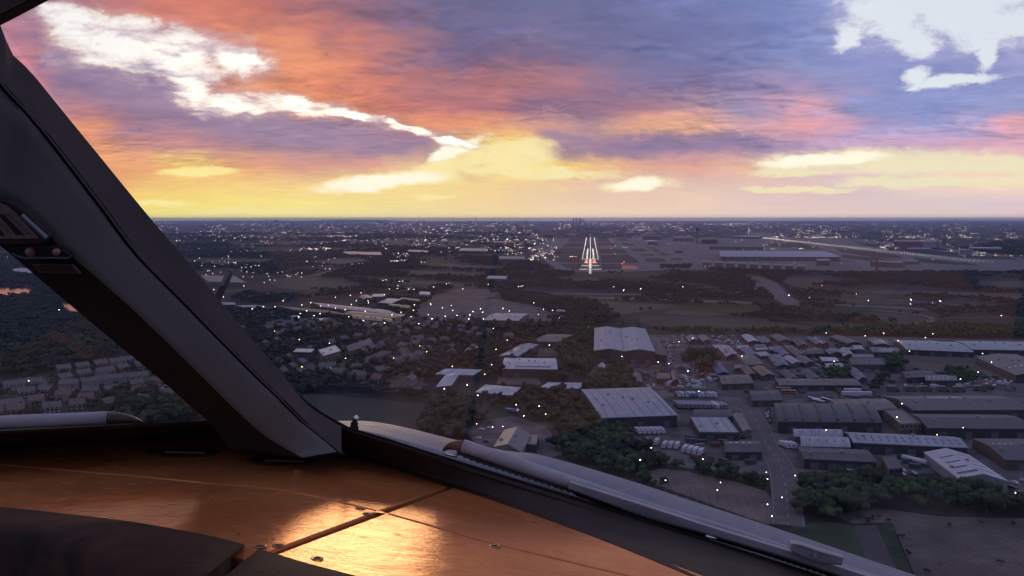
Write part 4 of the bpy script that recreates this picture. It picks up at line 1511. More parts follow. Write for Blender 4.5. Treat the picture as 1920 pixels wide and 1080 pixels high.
# --- lake seen through the left windscreen
wm = bpy.data.materials.new('lake_water')
wm.use_nodes = True
t = NT(wm.node_tree)
b = wm.node_tree.nodes['Principled BSDF']
b.inputs['Base Color'].default_value = (0.02, 0.022, 0.025, 1)
b.inputs['Roughness'].default_value = 0.08
b.inputs['IOR'].default_value = 1.333
pos = t.n('ShaderNodeNewGeometry').outputs['Position']
mp = t.n('ShaderNodeMapping', Vector=pos, Scale=(0.05, 0.16, 1))
nb = t.noise(mp.outputs[0], 1.0, 4, 0.6)
bp = t.n('ShaderNodeBump', Strength=0.25, Distance=0.35, Height=nb.outputs['Fac'])
t.s(b.inputs['Normal'], bp.outputs[0])
patch('lake', Z([(-250, 300), (-60, 268), (70, 266), (140, 278), (240, 268), (300, 300), (350, 318), (320, 345), (270, 385), (150, 392), (60, 390), (-60, 385), (-260, 400)], 0, 480, 4.91), wm, 0.10)
patch('lake', Z([(585, 400), (640, 400), (760, 470), (820, 530), (670, 545), (640, 510), (585, 470)], 0, 480, 4.91), wm, 0.10)

# --- low hills on the skyline
hm = gmat('wooded_hill', (0.050, 0.055, 0.050), 0.3, 0.0008)


def hill(px0, px1, top_px, D, name='hills'):
    mb = MB()
    n = 40
    row0, row1, row2 = [], [], []
    for i in range(n + 1):
        u = i / n
        x = px0 + (px1 - px0) * u
        env = math.sin(math.pi * u) ** 0.7
        hgt = (HORIZON - (414.6 - (414.6 - top_px) * env * (0.8 + 0.2 * mnoise.noise(Vector((x * 0.02, D * 0.001, 0)))))) / F * D + H
        xx = (x - 960) / F * D
        row0.append(Vector((xx, D - 2500, 0.5)))
        row1.append(Vector((xx, D, max(2.0, hgt))))
        row2.append(Vector((xx * 1.1, D + 3000, 0.5)))
    loft(mb, [row0, row1, row2])
    o = mb.build(name, hm, None, smooth=True, origin=(0, D, 0))
    tag(o, kind='structure')


hill(560, 760, 411.5, 33000)
hill(250, 700, 413, 36000)
hill(1090, 1330, 414.0, 30000)
hill(1500, 2100, 413.0, 38000)
hill(1250, 1800, 413.6, 36000)

excl(wpoly([(1080, 490), (1134, 490), (1142, 530), (1072, 530)]))
# ------------------------------------------------------------------ buildings
def roof_material(name, base, var=0.18, pitch=1.1, relief=0.14, rough=0.6):
    """sheet metal or fibre roof: ribs along the slope, streaky weathering"""
    if name in MATS:
        return MATS[name]
    m = bpy.data.materials.new(name)
    m.use_nodes = True
    t = NT(m.node_tree)
    b = m.node_tree.nodes['Principled BSDF']
    uv = t.n('ShaderNodeUVMap').outputs['UV']
    oi = t.n('ShaderNodeObjectInfo')
    sp = t.n('ShaderNodeSeparateXYZ', Vector=uv)
    u = t.m('FRACT', t.m('DIVIDE', sp.outputs[0], pitch * 2.4))
    line = t.rng(t.m('ABSOLUTE', t.m('SUBTRACT', u, 0.5)), 0.42, 0.5, 1.0, 1.0 - relief, True)
    off = t.v('ADD', uv, t.xyz(t.m('MULTIPLY', oi.outputs['Random'], 300.0), 0.0, 0.0))
    mp = t.n('ShaderNodeMapping', Vector=off, Scale=(0.45, 0.07, 1))
    st = t.noise(mp.outputs[0], 1.0, 6, 0.7)
    bl = t.noise(off, 0.10, 5, 0.6)
    sh = t.rng(u, 0.0, 1.0, 0.0, 1.0)
    cell = t.n('ShaderNodeTexWhiteNoise', {'noise_dimensions': '1D'}, W=t.m('FLOOR', t.m('DIVIDE', sp.outputs[0], pitch * 2.4)))
    f = t.m('MULTIPLY', t.rng(st.outputs['Fac'], 0.3, 0.7, 1 - var, 1 + var), t.rng(bl.outputs['Fac'], 0.3, 0.7, 1 - var * 0.7, 1 + var * 0.5))
    f = t.m('MULTIPLY', f, t.rng(cell.outputs['Value'], 0, 1, 0.93, 1.07))
    f = t.m('MULTIPLY', f, line)
    c = t.mix(1.0, tuple(base) + (1,), t.xyz(f, f, f), 'MULTIPLY')
    t.s(b.inputs['Base Color'], c)
    b.inputs['Roughness'].default_value = rough
    b.inputs['Specular IOR Level'].default_value = 0.3
    MATS[name] = m
    return m


RM = {
    'light': roof_material('pale_grey_sheet_roof', (0.31, 0.31, 0.335)),
    'white': roof_material('off_white_sheet_roof', (0.42, 0.42, 0.45), 0.12),
    'mid': roof_material('grey_sheet_roof', (0.165, 0.160, 0.165), 0.22),
    'dark': roof_material('dark_grey_sheet_roof', (0.082, 0.080, 0.084), 0.22),
    'dark2': roof_material('charcoal_felt_roof', (0.060, 0.060, 0.066), 0.18, 2.2, 0.08),
    'blue': roof_material('slate_blue_sheet_roof', (0.10, 0.135, 0.195), 0.2, 0.9, 0.3),
    'tan': roof_material('tan_rusty_sheet_roof', (0.235, 0.150, 0.080), 0.2, 1.4, 0.35),
    'brown': roof_material('brown_grey_fibre_roof', (0.150, 0.128, 0.112), 0.22),
    'ribbed': roof_material('ribbed_dark_roof', (0.110, 0.108, 0.112), 0.18, 0.8, 0.5),
}
WM = {
    'navy': pm('dark_navy_cladding', (0.032, 0.034, 0.045), 0.7, var=0.25, scale=0.25, coords='World'),
    'brown': pm('dark_brown_brick', (0.075, 0.055, 0.045), 0.85, var=0.3, scale=0.4, coords='World'),
    'grey': pm('grey_render', (0.13, 0.125, 0.13), 0.85, var=0.25, scale=0.3, coords='World'),
    'pale': pm('pale_cladding', (0.26, 0.25, 0.26), 0.7, var=0.2, scale=0.3, coords='World'),
    'tan': pm('buff_brick', (0.20, 0.14, 0.09), 0.85, var=0.25, scale=0.4, coords='World'),
}
m_sky = pm('dark_roof_light', (0.045, 0.047, 0.055), 0.35, var=0.25, scale=0.3, coords='World')
m_skyp = pm('pale_roof_light', (0.42, 0.42, 0.44), 0.35, var=0.15, scale=0.3, coords='World')
m_door = pm('roller_door_grey', (0.10, 0.10, 0.11), 0.6, var=0.2, scale=0.5, coords='World')
m_doorw = pm('roller_door_pale', (0.30, 0.29, 0.29), 0.6, var=0.2, scale=0.5, coords='World')
m_win = pm('dull_window_glass', (0.025, 0.028, 0.035), 0.15, var=0.3, scale=0.5, coords='World')
BUILT = []


def roof_fn(kind, rise, n=1):
    if kind == 'gs':        # ridge along the near side
        return lambda s, t: rise * (1 - abs(2 * t - 1))
    if kind == 'gt':        # ridges running away from the viewer, n bays
        return lambda s, t: rise * (1 - abs(2 * ((s * n) % 1.0 if s < 1 else 1.0) - 1))
    if kind == 'bs':
        return lambda s, t: rise * math.sqrt(max(0.0, 1 - (2 * t - 1) ** 2 * 0.96)) - rise * 0.2
    if kind == 'bt':
        return lambda s, t: rise * math.sqrt(max(0.0, 1 - (2 * ((s * n) % 1.0 if s < 1 else 1.0) - 1) ** 2 * 0.96)) - rise * 0.2
    if kind == 'fall':      # slopes down towards the viewer, curving
        return lambda s, t: rise * math.sin(math.pi / 2 * t)
    if kind == 'hip':
        return lambda s, t: rise * min(1.0, 2 * min(t, 1 - t), 2.6 * min(s, 1 - s))
    return lambda s, t: 0.0


def building(NL, NR, FL, h, label, roof='gs', rise=2.0, n=1, rm='mid', wm='navy', sky=None, skym=None, doors=0, doorm=None, name='warehouse', cat='warehouse',
             group=None, ribs=0, wins=None, parapet=0.0, z0=0.0, vents=0, ridge_vent=False, skew=0.5):
    a, b_, c = G(*NL, h), G(*NR, h), G(*FL, h)
    u = b_ - a
    ul = u.length
    uh = u / ul
    ph = Vector((-uh.y, uh.x, 0))
    v = c - a
    dep = v.dot(ph)
    if dep < 0:
        ph = -ph
        dep = -dep
    sk = max(-skew * dep, min(skew * dep, v.dot(uh)))
    v = ph * dep + uh * sk
    vl = v.length
    base = Vector((a.x, a.y, z0))
    root = empty(name, base)
    tag(root, label, cat, group)
    W = lambda s, t, z: u * s + v * t + Vector((0, 0, z))
    rf = roof_fn(roof, rise, n)
    # walls follow the roof line
    mb = MB()
    ns_ = 1 if roof in ('gs', 'bs', 'fall', 'flat') else (n * (2 if roof == 'gt' else 8) if roof != 'hip' else 1)
    nt_ = 2 if roof == 'gs' else (10 if roof in ('bs', 'fall') else 1)
    zt = lambda s, t: h + (rf(s, t) if roof != 'hip' else 0) - 0.15
    def side(p0, p1, k):
        for i in range(k):
            q0 = (p0[0] + (p1[0] - p0[0]) * i / k, p0[1] + (p1[1] - p0[1]) * i / k)
            q1 = (p0[0] + (p1[0] - p0[0]) * (i + 1) / k, p0[1] + (p1[1] - p0[1]) * (i + 1) / k)
            mb.face([W(*q0, 0), W(*q1, 0), W(*q1, zt(*q1)), W(*q0, zt(*q0))])
    side((0, 0), (1, 0), ns_)
    side((1, 0), (1, 1), nt_)
    side((1, 1), (0, 1), ns_)
    side((0, 1), (0, 0), nt_)
    mb.build('wall', WM[wm], root)
    # roof sheet with overhang and an edge
    so, to = 0.35 / ul, 0.35 / vl
    if roof == 'flat':
        ss, ts = [0, 1], [0, 1]
        so = to = 0.0
    elif roof == 'gs':
        ss, ts = [0, 1], [0, 0.5, 1]
    elif roof == 'gt':
        ss, ts = [i / (2 * n) for i in range(2 * n + 1)], [0, 1]
    elif roof in ('bs', 'fall'):
        ss, ts = [0, 1], [i / 10 for i in range(11)]
    elif roof == 'bt':
        ss, ts = [i / (8 * n) for i in range(8 * n + 1)], [0, 1]
    else:
        k = 1 / 2.6
        ss, ts = [0, k, 1 - k, 1], [0, 0.5, 1]
    ext = lambda q, o: -o if q == 0 else (1 + o if q == 1 else q)
    mb = MB()
    uvs = []
    top = {}
    flat_z = 0.0 if roof == 'flat' else 0.0
    for i, s in enumerate(ss):
        for j, t_ in enumerate(ts):
            zz = h + rf(min(s, 1.0), t_)
            if roof == 'hip' and 0 < j < len(ts) - 1 and i in (0, len(ss) - 1):
                zz = h
            se, te = ext(s, so), ext(t_, to)
            top[i, j] = len(mb.v)
            mb.v.append(tuple(W(se, te, zz)))
            uvs.append((se * ul, te * vl))
    nb = len(mb.v)
    for k in range(nb):
        x, y, z = mb.v[k]
        mb.v.append((x, y, z - 0.4))
        uvs.append(uvs[k])
    for i in range(len(ss) - 1):
        for j in range(len(ts) - 1):
            q = (top[i, j], top[i + 1, j], top[i + 1, j + 1], top[i, j + 1])
            mb.f.append(q); mb.mi.append(0)
    edge = [top[i, 0] for i in range(len(ss))] + [top[len(ss) - 1, j] for j in range(1, len(ts))] + [top[i, len(ts) - 1] for i in range(len(ss) - 2, -1, -1)] + [top[0, j] for j in range(len(ts) - 2, 0, -1)]
    for k in range(len(edge)):
        e0, e1 = edge[k], edge[(k + 1) % len(edge)]
        mb.f.append((e1, e0, e0 + nb, e1 + nb)); mb.mi.append(0)
    r = mb.build('roof', RM[rm], root)
    uvl = r.data.uv_layers.new(name='UVMap')
    for lp in r.data.loops:
        uvl.data[lp.index].uv = uvs[lp.vertex_index]
    if roof == 'flat' and parapet:
        mb = MB()
        pw = 0.35
        for (p0, p1, nrm) in (((0, 0), (1, 0), -ph), ((0, 1), (1, 1), ph), ((0, 0), (0, 1), -uh), ((1, 0), (1, 1), uh)):
            A, B = W(*p0, h - 0.5), W(*p1, h - 0.5)
            o_ = nrm * 0.02
            i_ = nrm * -pw
            zt_ = Vector((0, 0, 0.5 + parapet))
            P = [A + o_, B + o_, B + i_, A + i_]
            mb.add(P + [p + zt_ for p in P], [(4, 5, 6, 7), (0, 1, 5, 4), (1, 2, 6, 5), (2, 3, 7, 6), (3, 0, 4, 7)])
        pp = mb.build('parapet', WM['grey'], root)
    zroof = lambda s, t: h + rf(min(s, 0.9999), t)
    if not vents and roof not in ('hip', 'bs', 'bt') and ul * vl > 700 and a.y < 1100:
        vents = 2 + int(ul * vl > 2500) * 3
    if not doors and a.y < 900 and roof != 'hip' and ul > 12:
        doors = 2

    def panel(nm, s0, s1, t0, t1, lift, th, mat, par):
        mbp = MB()
        k = 3 if roof in ('bs', 'bt', 'fall') else 1
        for q in range(k):
            ta, tb = t0 + (t1 - t0) * q / k, t0 + (t1 - t0) * (q + 1) / k
            P = [W(s0, ta, zroof(s0, ta) + lift), W(s1, ta, zroof(s1, ta) + lift), W(s1, tb, zroof(s1, tb) + lift), W(s0, tb, zroof(s0, tb) + lift)]
            D_ = [p - Vector((0, 0, th)) for p in P]
            mbp.add(P + D_, [(0, 1, 2, 3), (1, 0, 4, 5), (2, 1, 5, 6), (3, 2, 6, 7), (0, 3, 7, 4)])
        return mbp.build(nm, mat, par)
    for spec in (sky or []):
        k, s0, s1, t0, t1, wd = spec
        for i in range(k):
            sc = s0 + (s1 - s0) * (i + 0.5) / k
            panel('skylight', sc - wd / 2, sc + wd / 2, t0, t1, 0.16, 0.3, skym or m_sky, r)
    for i in range(ribs):
        sc = (i + 0.5) / ribs
        panel('roof_rib', sc - 0.012, sc + 0.012, 0.02, 0.98, 0.9, 1.2, RM['dark'], r)
    if ridge_vent and roof == 'gs':
        panel('ridge_vent', 0.04, 0.96, 0.47, 0.53, 0.55, 0.8, RM['mid'], r)
    for i in range(vents):
        s_ = 0.12 + 0.76 * ((i * 0.618) % 1)
        t__ = 0.25 + 0.5 * ((i * 0.37 + 0.2) % 1)
        mbv = MB()
        c_ = W(s_, t__, zroof(s_, t__) + 0.5)
        mbv.box(c_, (1.6, 1.6, 1.2), rz=math.atan2(u.y, u.x))
        mbv.build('roof_unit', WM['pale'], r)
    dh = min(4.5, h * 0.62)
    near_n = -ph
    for i in range(doors):
        s_ = (i + 0.5) / doors + 0.02
        wd = min(4.2 / ul, 0.55 / doors)
        mbd = MB()
        A, B = W(s_ - wd / 2, 0, 0.05), W(s_ + wd / 2, 0, 0.05)
        o_ = near_n * 0.12
        P = [A, B, B + o_, A + o_]
        mbd.add(P + [p + Vector((0, 0, dh)) for p in P], [(4, 5, 6, 7), (2, 3, 7, 6), (0, 3, 7, 4), (1, 2, 6, 5)])
        mbd.build('door', doorm or m_door, root)
    if wins:
        k, rows_ = wins
        for rr in range(rows_):
            z_ = h * (rr + 0.55) / rows_ - 0.4
            for i in range(k):
                s_ = (i + 0.5) / k
                wd = 0.5 / k
                mbd = MB()
                A, B = W(s_ - wd / 2, 0, z_), W(s_ + wd / 2, 0, z_)
                o_ = near_n * 0.06
                P = [A, B, B + o_, A + o_]
                mbd.add(P + [p + Vector((0, 0, 1.3)) for p in P], [(4, 5, 6, 7), (2, 3, 7, 6), (0, 3, 7, 4), (1, 2, 6, 5)])
                mbd.build('window', m_win, root)
    excl([base + W(0, 0, 0), base + W(1, 0, 0), base + W(1, 1, 0), base + W(0, 1, 0)], 2.5)
    BUILT.append(root)
    return root, W, zroof, r


B = building
# ---- industrial estate, right of centre
B((1114, 657), (1228, 659), (1115, 615), 13, 'big pale grey twin ridged warehouse with dark front behind the tree clump', 'gt', 2.2, 2, 'light', 'navy', sky=[(1, 0.46, 0.54, 0.02, 0.98, 0.012)], doors=4)
B((1229, 664), (1250, 666), (1216, 630), 8, 'narrow dark lean-to annex on the side of the twin ridged warehouse', 'flat', 0, 1, 'dark', 'navy', name='annex', cat='annex', skew=3)
B((1128, 783), (1270, 778), (1090, 741), 8.5, 'wide pale warehouse with a curved roof of dark seams beside parked lorries', 'fall', 4.5, 1, 'light', 'navy', sky=[(8, 0.03, 1.0, 0.02, 0.9, 0.004)], doors=3)
B((1311, 811), (1387, 812), (1293, 781), 5, 'low flat warehouse with a stained white roof behind the vehicle yard', 'flat', 0, 1, 'light', 'navy', sky=[(3, 0.05, 0.95, 0.03, 0.97, 0.008)], parapet=0.5)
B((1394, 809), (1409, 807), (1374, 777), 5, 'narrow pale strip building along the side of the stained white roof', 'gt', 1.2, 1, 'mid', 'grey', skew=3)
B((1301, 781), (1373, 781), (1301, 768), 4, 'long dark low shed behind the stained white roof', 'bs', 1.5, 1, 'dark', 'navy')
B((1360, 847), (1428, 847), (1358, 827), 5, 'small dark grey gabled unit with four pale skylights beside the estate road', 'gs', 1.5, 1, 'dark', 'navy', sky=[(4, 0.08, 0.8, 0.62, 0.8, 0.06)], skym=m_skyp, doors=2)
B((1411, 751), (1468, 750), (1404, 733), 5, 'dark flat roofed unit at the bend of the estate road', 'gs', 1.5, 1, 'dark', 'brown', doors=2)
B((1354, 720), (1413, 718), (1346, 704), 5, 'brown grey unit beside the heap of parked white vans', 'gs', 1.5, 1, 'brown', 'brown', doors=2)
B((1462, 722), (1615, 722), (1453, 710), 4.5, 'very long low brown grey shed in the middle of the estate', 'gs', 1.2, 1, 'brown', 'navy', doors=5)
B((1458, 790), (1653, 792), (1451, 757), 8, 'large dark factory with six curved ribs across its roof', 'bs', 4.0, 1, 'dark', 'navy', ribs=6, doors=4)
B((1575, 770), (1684, 768), (1556, 749), 7, 'flat dark brown roofed hall behind the ribbed factory', 'gs', 1.0, 1, 'brown', 'navy')
B((1689, 796), (1728, 795), (1655, 768), 7, 'tall brown box building with a stained roof beside the ribbed factory', 'flat', 0, 1, 'brown', 'tan', parapet=0.6, wins=(5, 2), skew=2)
B((1712, 769), (1935, 768), (1656, 743), 7, 'vast dark warehouse with a finely ribbed roof at the frame edge', 'gs', 3.0, 1, 'ribbed', 'navy', sky=[(24, 0.3, 0.62, 0.56, 0.9, 0.004)], skym=m_skyp, doors=3)
B((1740, 802), (1935, 804), (1707, 776), 7, 'vast plain dark warehouse in front of the finely ribbed roof', 'gs', 2.5, 1, 'dark', 'navy', doors=4)
B((1489, 818), (1580, 819), (1487, 807), 5.5, 'rear barrel roofed pale unit next to the dotted warehouse', 'bs', 3, 1, 'light', 'grey', sky=[(5, 0.1, 0.95, 0.2, 0.4, 0.02)])
B((1503, 836), (1594, 838), (1500, 820), 5.5, 'front barrel roofed pale unit next to the dotted warehouse', 'bs', 3, 1, 'light', 'grey', sky=[(5, 0.1, 0.95, 0.2, 0.4, 0.02)])
B((1600, 829), (1814, 839), (1582, 810), 7, 'long grey warehouse with two rows of dark square roof lights', 'gs', 2.5, 1, 'light', 'navy', sky=[(14, 0.02, 0.99, 0.13, 0.22, 0.012), (14, 0.02, 0.99, 0.30, 0.39, 0.012)], doors=5)
B((1508, 860), (1643, 866), (1496, 838), 6, 'flat dark grey hall behind the parked orange buses', 'gs', 1.0, 1, 'dark', 'navy', sky=[(3, 0.1, 0.7, 0.45, 0.5, 0.16)], doors=4)
B((1797, 896), (1890, 902), (1733, 848), 6, 'white gabled shed with dark slots behind the roadside trees', 'gt', 3.2, 1, 'white', 'pale', sky=[(1, 0.05, 0.5, 0.1, 0.16, 0.4), (1, 0.05, 0.5, 0.3, 0.34, 0.3), (1, 0.05, 0.5, 0.5, 0.53, 0.3), (1, 0.05, 0.5, 0.7, 0.73, 0.3), (1, 0.55, 0.95, 0.2, 0.23, 0.28), (1, 0.55, 0.95, 0.4, 0.43, 0.28), (1, 0.55, 0.95, 0.6, 0.63, 0.28), (1, 0.55, 0.95, 0.8, 0.83, 0.28)], skew=2, doors=1)
B((1886, 862), (2000, 863), (1824, 822), 6, 'dark grey ridged warehouse cut by the frame beyond the white shed', 'gs', 2.0, 1, 'dark', 'brown', sky=[(4, 0.1, 0.5, 0.6, 0.63, 0.05)], skym=m_skyp)
B((1667, 880), (1693, 878), (1653, 855), 7, 'tall narrow dark brown block next to the white tank trailer', 'flat', 0, 1, 'dark', 'brown', parapet=0.4, wins=(3, 2), skew=2)
B((1905, 703), (1990, 697), (1830, 669), 7, 'tan grey warehouse with a sheen on its roof at the frame edge', 'gt', 2.0, 1, 'brown', 'navy', sky=[(6, 0.1, 0.9, 0.3, 0.34, 0.04)], skym=m_skyp, skew=2)
B((1700, 655), (1826, 660), (1676, 637), 6, 'long pale warehouse with a lamp shining on its roof end', 'gs', 2.0, 1, 'light', 'navy', sky=[(14, 0.05, 0.97, 0.08, 0.2, 0.006)], doors=4)
B((1823, 655), (1960, 657), (1790, 639), 6, 'long pale warehouse with slanting roof slots behind the lit one', 'gs', 2.0, 1, 'light', 'navy', sky=[(10, 0.03, 0.97, 0.1, 0.8, 0.006)])
B((1641, 646), (1669, 647), (1626, 635), 5, 'small grey unit with white roof strips beside the lit warehouse', 'gt', 1.5, 1, 'mid', 'navy', sky=[(4, 0.1, 0.9, 0.1, 0.5, 0.06)], skym=m_skyp, skew=2)
B((1637, 660), (1690, 661), (1629, 651), 5, 'grey unit with white skylight bars in front of the lit warehouse', 'gs', 1.5, 1, 'mid', 'navy', sky=[(6, 0.3, 0.8, 0.1, 0.4, 0.03)], skym=m_skyp, doors=2)
B((1590, 644), (1615, 643), (1556, 631), 4.5, 'long brown grey shed leading back towards the tree belt', 'gt', 1.8, 1, 'brown', 'navy', skew=3)
B((1531, 645), (1554, 644), (1512, 633), 4.5, 'double grey shed with a white ridge strip by the tree belt', 'gt', 1.6, 2, 'mid', 'brown', sky=[(1, 0.4, 0.7, 0.05, 0.9, 0.08)], skym=m_skyp, skew=3)
B((1461, 640), (1484, 639), (1443, 629), 4.5, 'brown striped shed by the tree belt', 'gt', 2.0, 1, 'brown', 'brown', sky=[(2, 0.1, 0.9, 0.05, 0.95, 0.07)], skew=3)
B((1404, 641), (1423, 640), (1390, 629), 4.5, 'white roofed shed nearest the lone round tree in the back row', 'gt', 1.6, 1, 'white', 'navy', skew=3)
B((1429, 643), (1448, 642), (1417, 632), 4.5, 'grey shed between the white roofed shed and the brown striped shed', 'gt', 1.4, 2, 'mid', 'navy', skew=3)
B((1497, 648), (1515, 647), (1484, 637), 4.5, 'dark shed behind the double grey shed', 'gt', 1.6, 1, 'dark', 'navy', skew=3)
B((1495, 668), (1512, 665), (1476, 655), 4.5, 'dark gabled hut with a bushy tree at its corner', 'gt', 2.0, 1, 'dark', 'navy', skew=3)
B((1486, 682), (1503, 679), (1467, 670), 4, 'pale arched hut next to the slate blue shed', 'gt', 1.6, 1, 'light', 'grey', skew=3)
B((1510, 682), (1528, 679), (1492, 670), 4, 'brown grey gabled hut next to the pale arched hut', 'gt', 1.8, 1, 'brown', 'brown', skew=3)
B((1456, 687), (1480, 685), (1440, 667), 4.5, 'slate blue ribbed shed among the small units', 'gt', 1.6, 1, 'blue', 'navy', sky=[(3, 0.1, 0.9, 0.1, 0.9, 0.05)], skew=3)
B((1464, 668), (1482, 664), (1445, 653), 4.5, 'blue grey sloping shed behind the slate blue one', 'gt', 1.6, 1, 'blue', 'navy', skew=3)
B((1405, 668), (1424, 666), (1386, 653), 4.5, 'light blue grey shed to the side of the tall brown fronted unit', 'gt', 1.8, 1, 'blue', 'brown', skew=3)
B((1399, 684), (1431, 682), (1381, 666), 5, 'brown fronted unit with a lamp above its roof edge', 'gs', 1.2, 1, 'brown', 'tan', doors=2, skew=3)
B((1430, 705), (1452, 703), (1410, 689), 4.5, 'tan rusty striped shed standing alone in the estate', 'gt', 1.8, 1, 'tan', 'brown', sky=[(5, 0.1, 0.9, 0.1, 0.95, 0.02)], skew=3)
B((1346, 701), (1367, 699), (1332, 684), 4.5, 'slate grey shed below the lone round tree', 'gt', 1.6, 1, 'blue', 'navy', skew=3)
B((1402, 705), (1417, 702), (1388, 689), 4.5, 'dark gabled shed beside the tan rusty shed', 'gt', 2.0, 1, 'dark', 'navy', skew=3)
B((1362, 668), (1383, 664), (1346, 651), 4.5, 'patched white and grey shed right beside the lone round tree', 'gt', 1.8, 1, 'light', 'navy', sky=[(2, 0.1, 0.9, 0.2, 0.6, 0.2)], skew=3)
B((1292, 640), (1309, 638), (1286, 631), 4.5, 'grey hut behind the lone round tree with a lamp on its roof', 'gt', 2.0, 1, 'mid', 'navy', skew=3)
B((1318, 640), (1333, 638), (1308, 631), 4.5, 'second grey hut behind the lone round tree', 'gt', 2.0, 1, 'mid', 'navy', skew=3)
B((1541, 677), (1574, 678), (1536, 669), 4.5, 'white roofed block in front of the dark flat hall', 'flat', 0, 1, 'white', 'navy', parapet=0.2)
B((1550, 691), (1582, 691), (1547, 681), 4.5, 'pale pinkish block with tan front below the white roofed block', 'gs', 1.4, 1, 'light', 'tan', doors=2)
B((1598, 684), (1660, 684), (1592, 671), 6, 'dark flat hall behind the bushy trees mid estate', 'flat', 0, 1, 'dark', 'brown', parapet=0.5)
B((1700, 708), (1757, 706), (1690, 697), 5, 'dark double building at the edge of the earthen yard', 'gs', 1.5, 1, 'dark', 'navy', doors=2)
B((1736, 713), (1795, 713), (1733, 703), 5, 'grey building with white roof bars beside the earthen yard', 'gs', 1.3, 1, 'mid', 'navy', sky=[(5, 0.05, 0.8, 0.1, 0.45, 0.02)], skym=m_skyp, doors=2)
B((1480, 712), (1497, 709), (1461, 697), 4, 'slate gabled hut behind the very long shed', 'gt', 2, 1, 'dark', 'navy', skew=3)
B((1520, 713), (1540, 710), (1500, 697), 4, 'second slate gabled hut behind the very long shed', 'gt', 2, 1, 'dark', 'navy', skew=3)
B((1608, 713), (1626, 709), (1589, 694), 4, 'slate grey hut between two bushy trees', 'gt', 2, 1, 'mid', 'navy', skew=3)
B((1190, 719), (1205, 717), (1185, 701), 6, 'tall dark hut beside the tree clump', 'gt', 1.6, 1, 'dark', 'brown', skew=2, name='hut', cat='hut')
B((1231, 710), (1257, 710), (1231, 699), 4.5, 'brown flat roofed workshop beside the vehicle heap', 'flat', 0, 1, 'brown', 'brown', name='workshop', cat='workshop', parapet=0.3)
B((1262, 714), (1272, 713), (1258, 698), 4.5, 'narrow dark workshop next to the brown workshop', 'gt', 1.5, 1, 'dark', 'navy', name='workshop', cat='workshop', skew=2)
B((1128, 699), (1140, 696), (1122, 685), 4.5, 'small cottage with a bright white roof by the tree clump', 'gt', 2.2, 1, 'white', 'grey', name='cottage', cat='house', skew=2)
B((1205, 700), (1218, 700), (1204, 694), 4, 'low dark hut behind the brown workshop', 'flat', 0, 1, 'dark', 'navy', name='hut', cat='hut', parapet=0.2)
B((1330, 704), (1350, 704), (1328, 699), 3.5, 'low grey lean-to below the lone round tree', 'flat', 0, 1, 'mid', 'grey', name='hut', cat='hut')
B((1417, 656), (1440, 655), (1415, 650), 4, 'white roofed hut in front of the grey shed row', 'flat', 0, 1, 'light', 'grey', name='hut', cat='hut')
B((1383, 653), (1405, 652), (1383, 648), 4, 'cream roofed hut beside the light blue grey shed', 'flat', 0, 1, 'white', 'grey', name='hut', cat='hut')
B((1445, 656), (1467, 655), (1445, 651), 4, 'long white roofed hut behind the blue grey sloping shed', 'flat', 0, 1, 'white', 'grey', name='hut', cat='hut')
B((1424, 668), (1447, 666), (1422, 660), 3.5, 'pale canopy roof between the blue sheds', 'flat', 0, 1, 'light', 'grey', name='canopy', cat='canopy')
B((1515, 664), (1545, 663), (1512, 654), 5, 'dark long shed behind the white roofed block', 'gs', 1.5, 1, 'dark', 'navy')
B((1555, 664), (1580, 661), (1546, 656), 4.5, 'grey ridged shed beside the lit warehouse yard', 'gt', 1.8, 1, 'mid', 'brown', skew=2)
B((1582, 668), (1600, 664), (1572, 656), 4.5, 'pale ridged shed beside the lit warehouse yard', 'gt', 1.8, 1, 'light', 'brown', skew=2)
B((1598, 671), (1640, 671), (1596, 664), 4.5, 'low grey flat block behind the bushy trees mid estate', 'flat', 0, 1, 'mid', 'navy')
B((1465, 702), (1530, 704), (1464, 697), 4, 'low slate roofed range beside the tan rusty shed', 'gs', 1.4, 1, 'dark', 'grey')
# ---- white buildings among the trees left of the estate
B((906, 600), (972, 601), (930, 587), 8, 'large pale shed behind the bare yard with lamps before it', 'gs', 1.5, 1, 'light', 'grey', skew=2, doors=3, doorm=m_doorw)
B((1000, 640), (1052, 641), (1027, 626), 7, 'grey sports hall at the edge of the green tree clump', 'gs', 1.2, 1, 'brown', 'brown', sky=[(8, 0.05, 0.95, 0.05, 0.95, 0.004)], skew=2)
B((936, 667), (970, 668), (978, 645), 6, 'pale wing with notched roof slots behind the white slotted hall', 'gt', 1.2, 1, 'light', 'grey', sky=[(1, 0.1, 0.5, 0.1, 0.14, 0.3), (1, 0.1, 0.5, 0.3, 0.34, 0.3), (1, 0.1, 0.5, 0.5, 0.54, 0.3), (1, 0.1, 0.5, 0.7, 0.74, 0.3), (1, 0.1, 0.5, 0.88, 0.92, 0.3)], skew=3)
B((942, 691), (1045, 692), (946, 671), 8, 'white roofed hall with nine dark slots and a dark front', 'gs', 1.6, 1, 'white', 'brown', sky=[(9, 0.03, 1.0, 0.38, 0.95, 0.007), (1, 0.2, 0.92, 0.1, 0.18, 0.66)])
B((818, 725), (846, 722), (838, 700), 5, 'front wing of the school with a white hipped roof', 'hip', 3.0, 1, 'white', 'brown', name='school_wing', cat='school', skew=3)
B((817, 701), (887, 703), (836, 691), 5, 'rear wing of the school with a long white hipped roof', 'hip', 2.6, 1, 'white', 'brown', name='school_wing', cat='school', skew=3)
B((892, 735), (960, 741), (911, 721), 4, 'low white roofed pavilion with a dark raised roof light', 'hip', 1.8, 1, 'white', 'brown', sky=[(1, 0.2, 0.8, 0.46, 0.6, 0.5)], name='pavilion', cat='pavilion', skew=3)
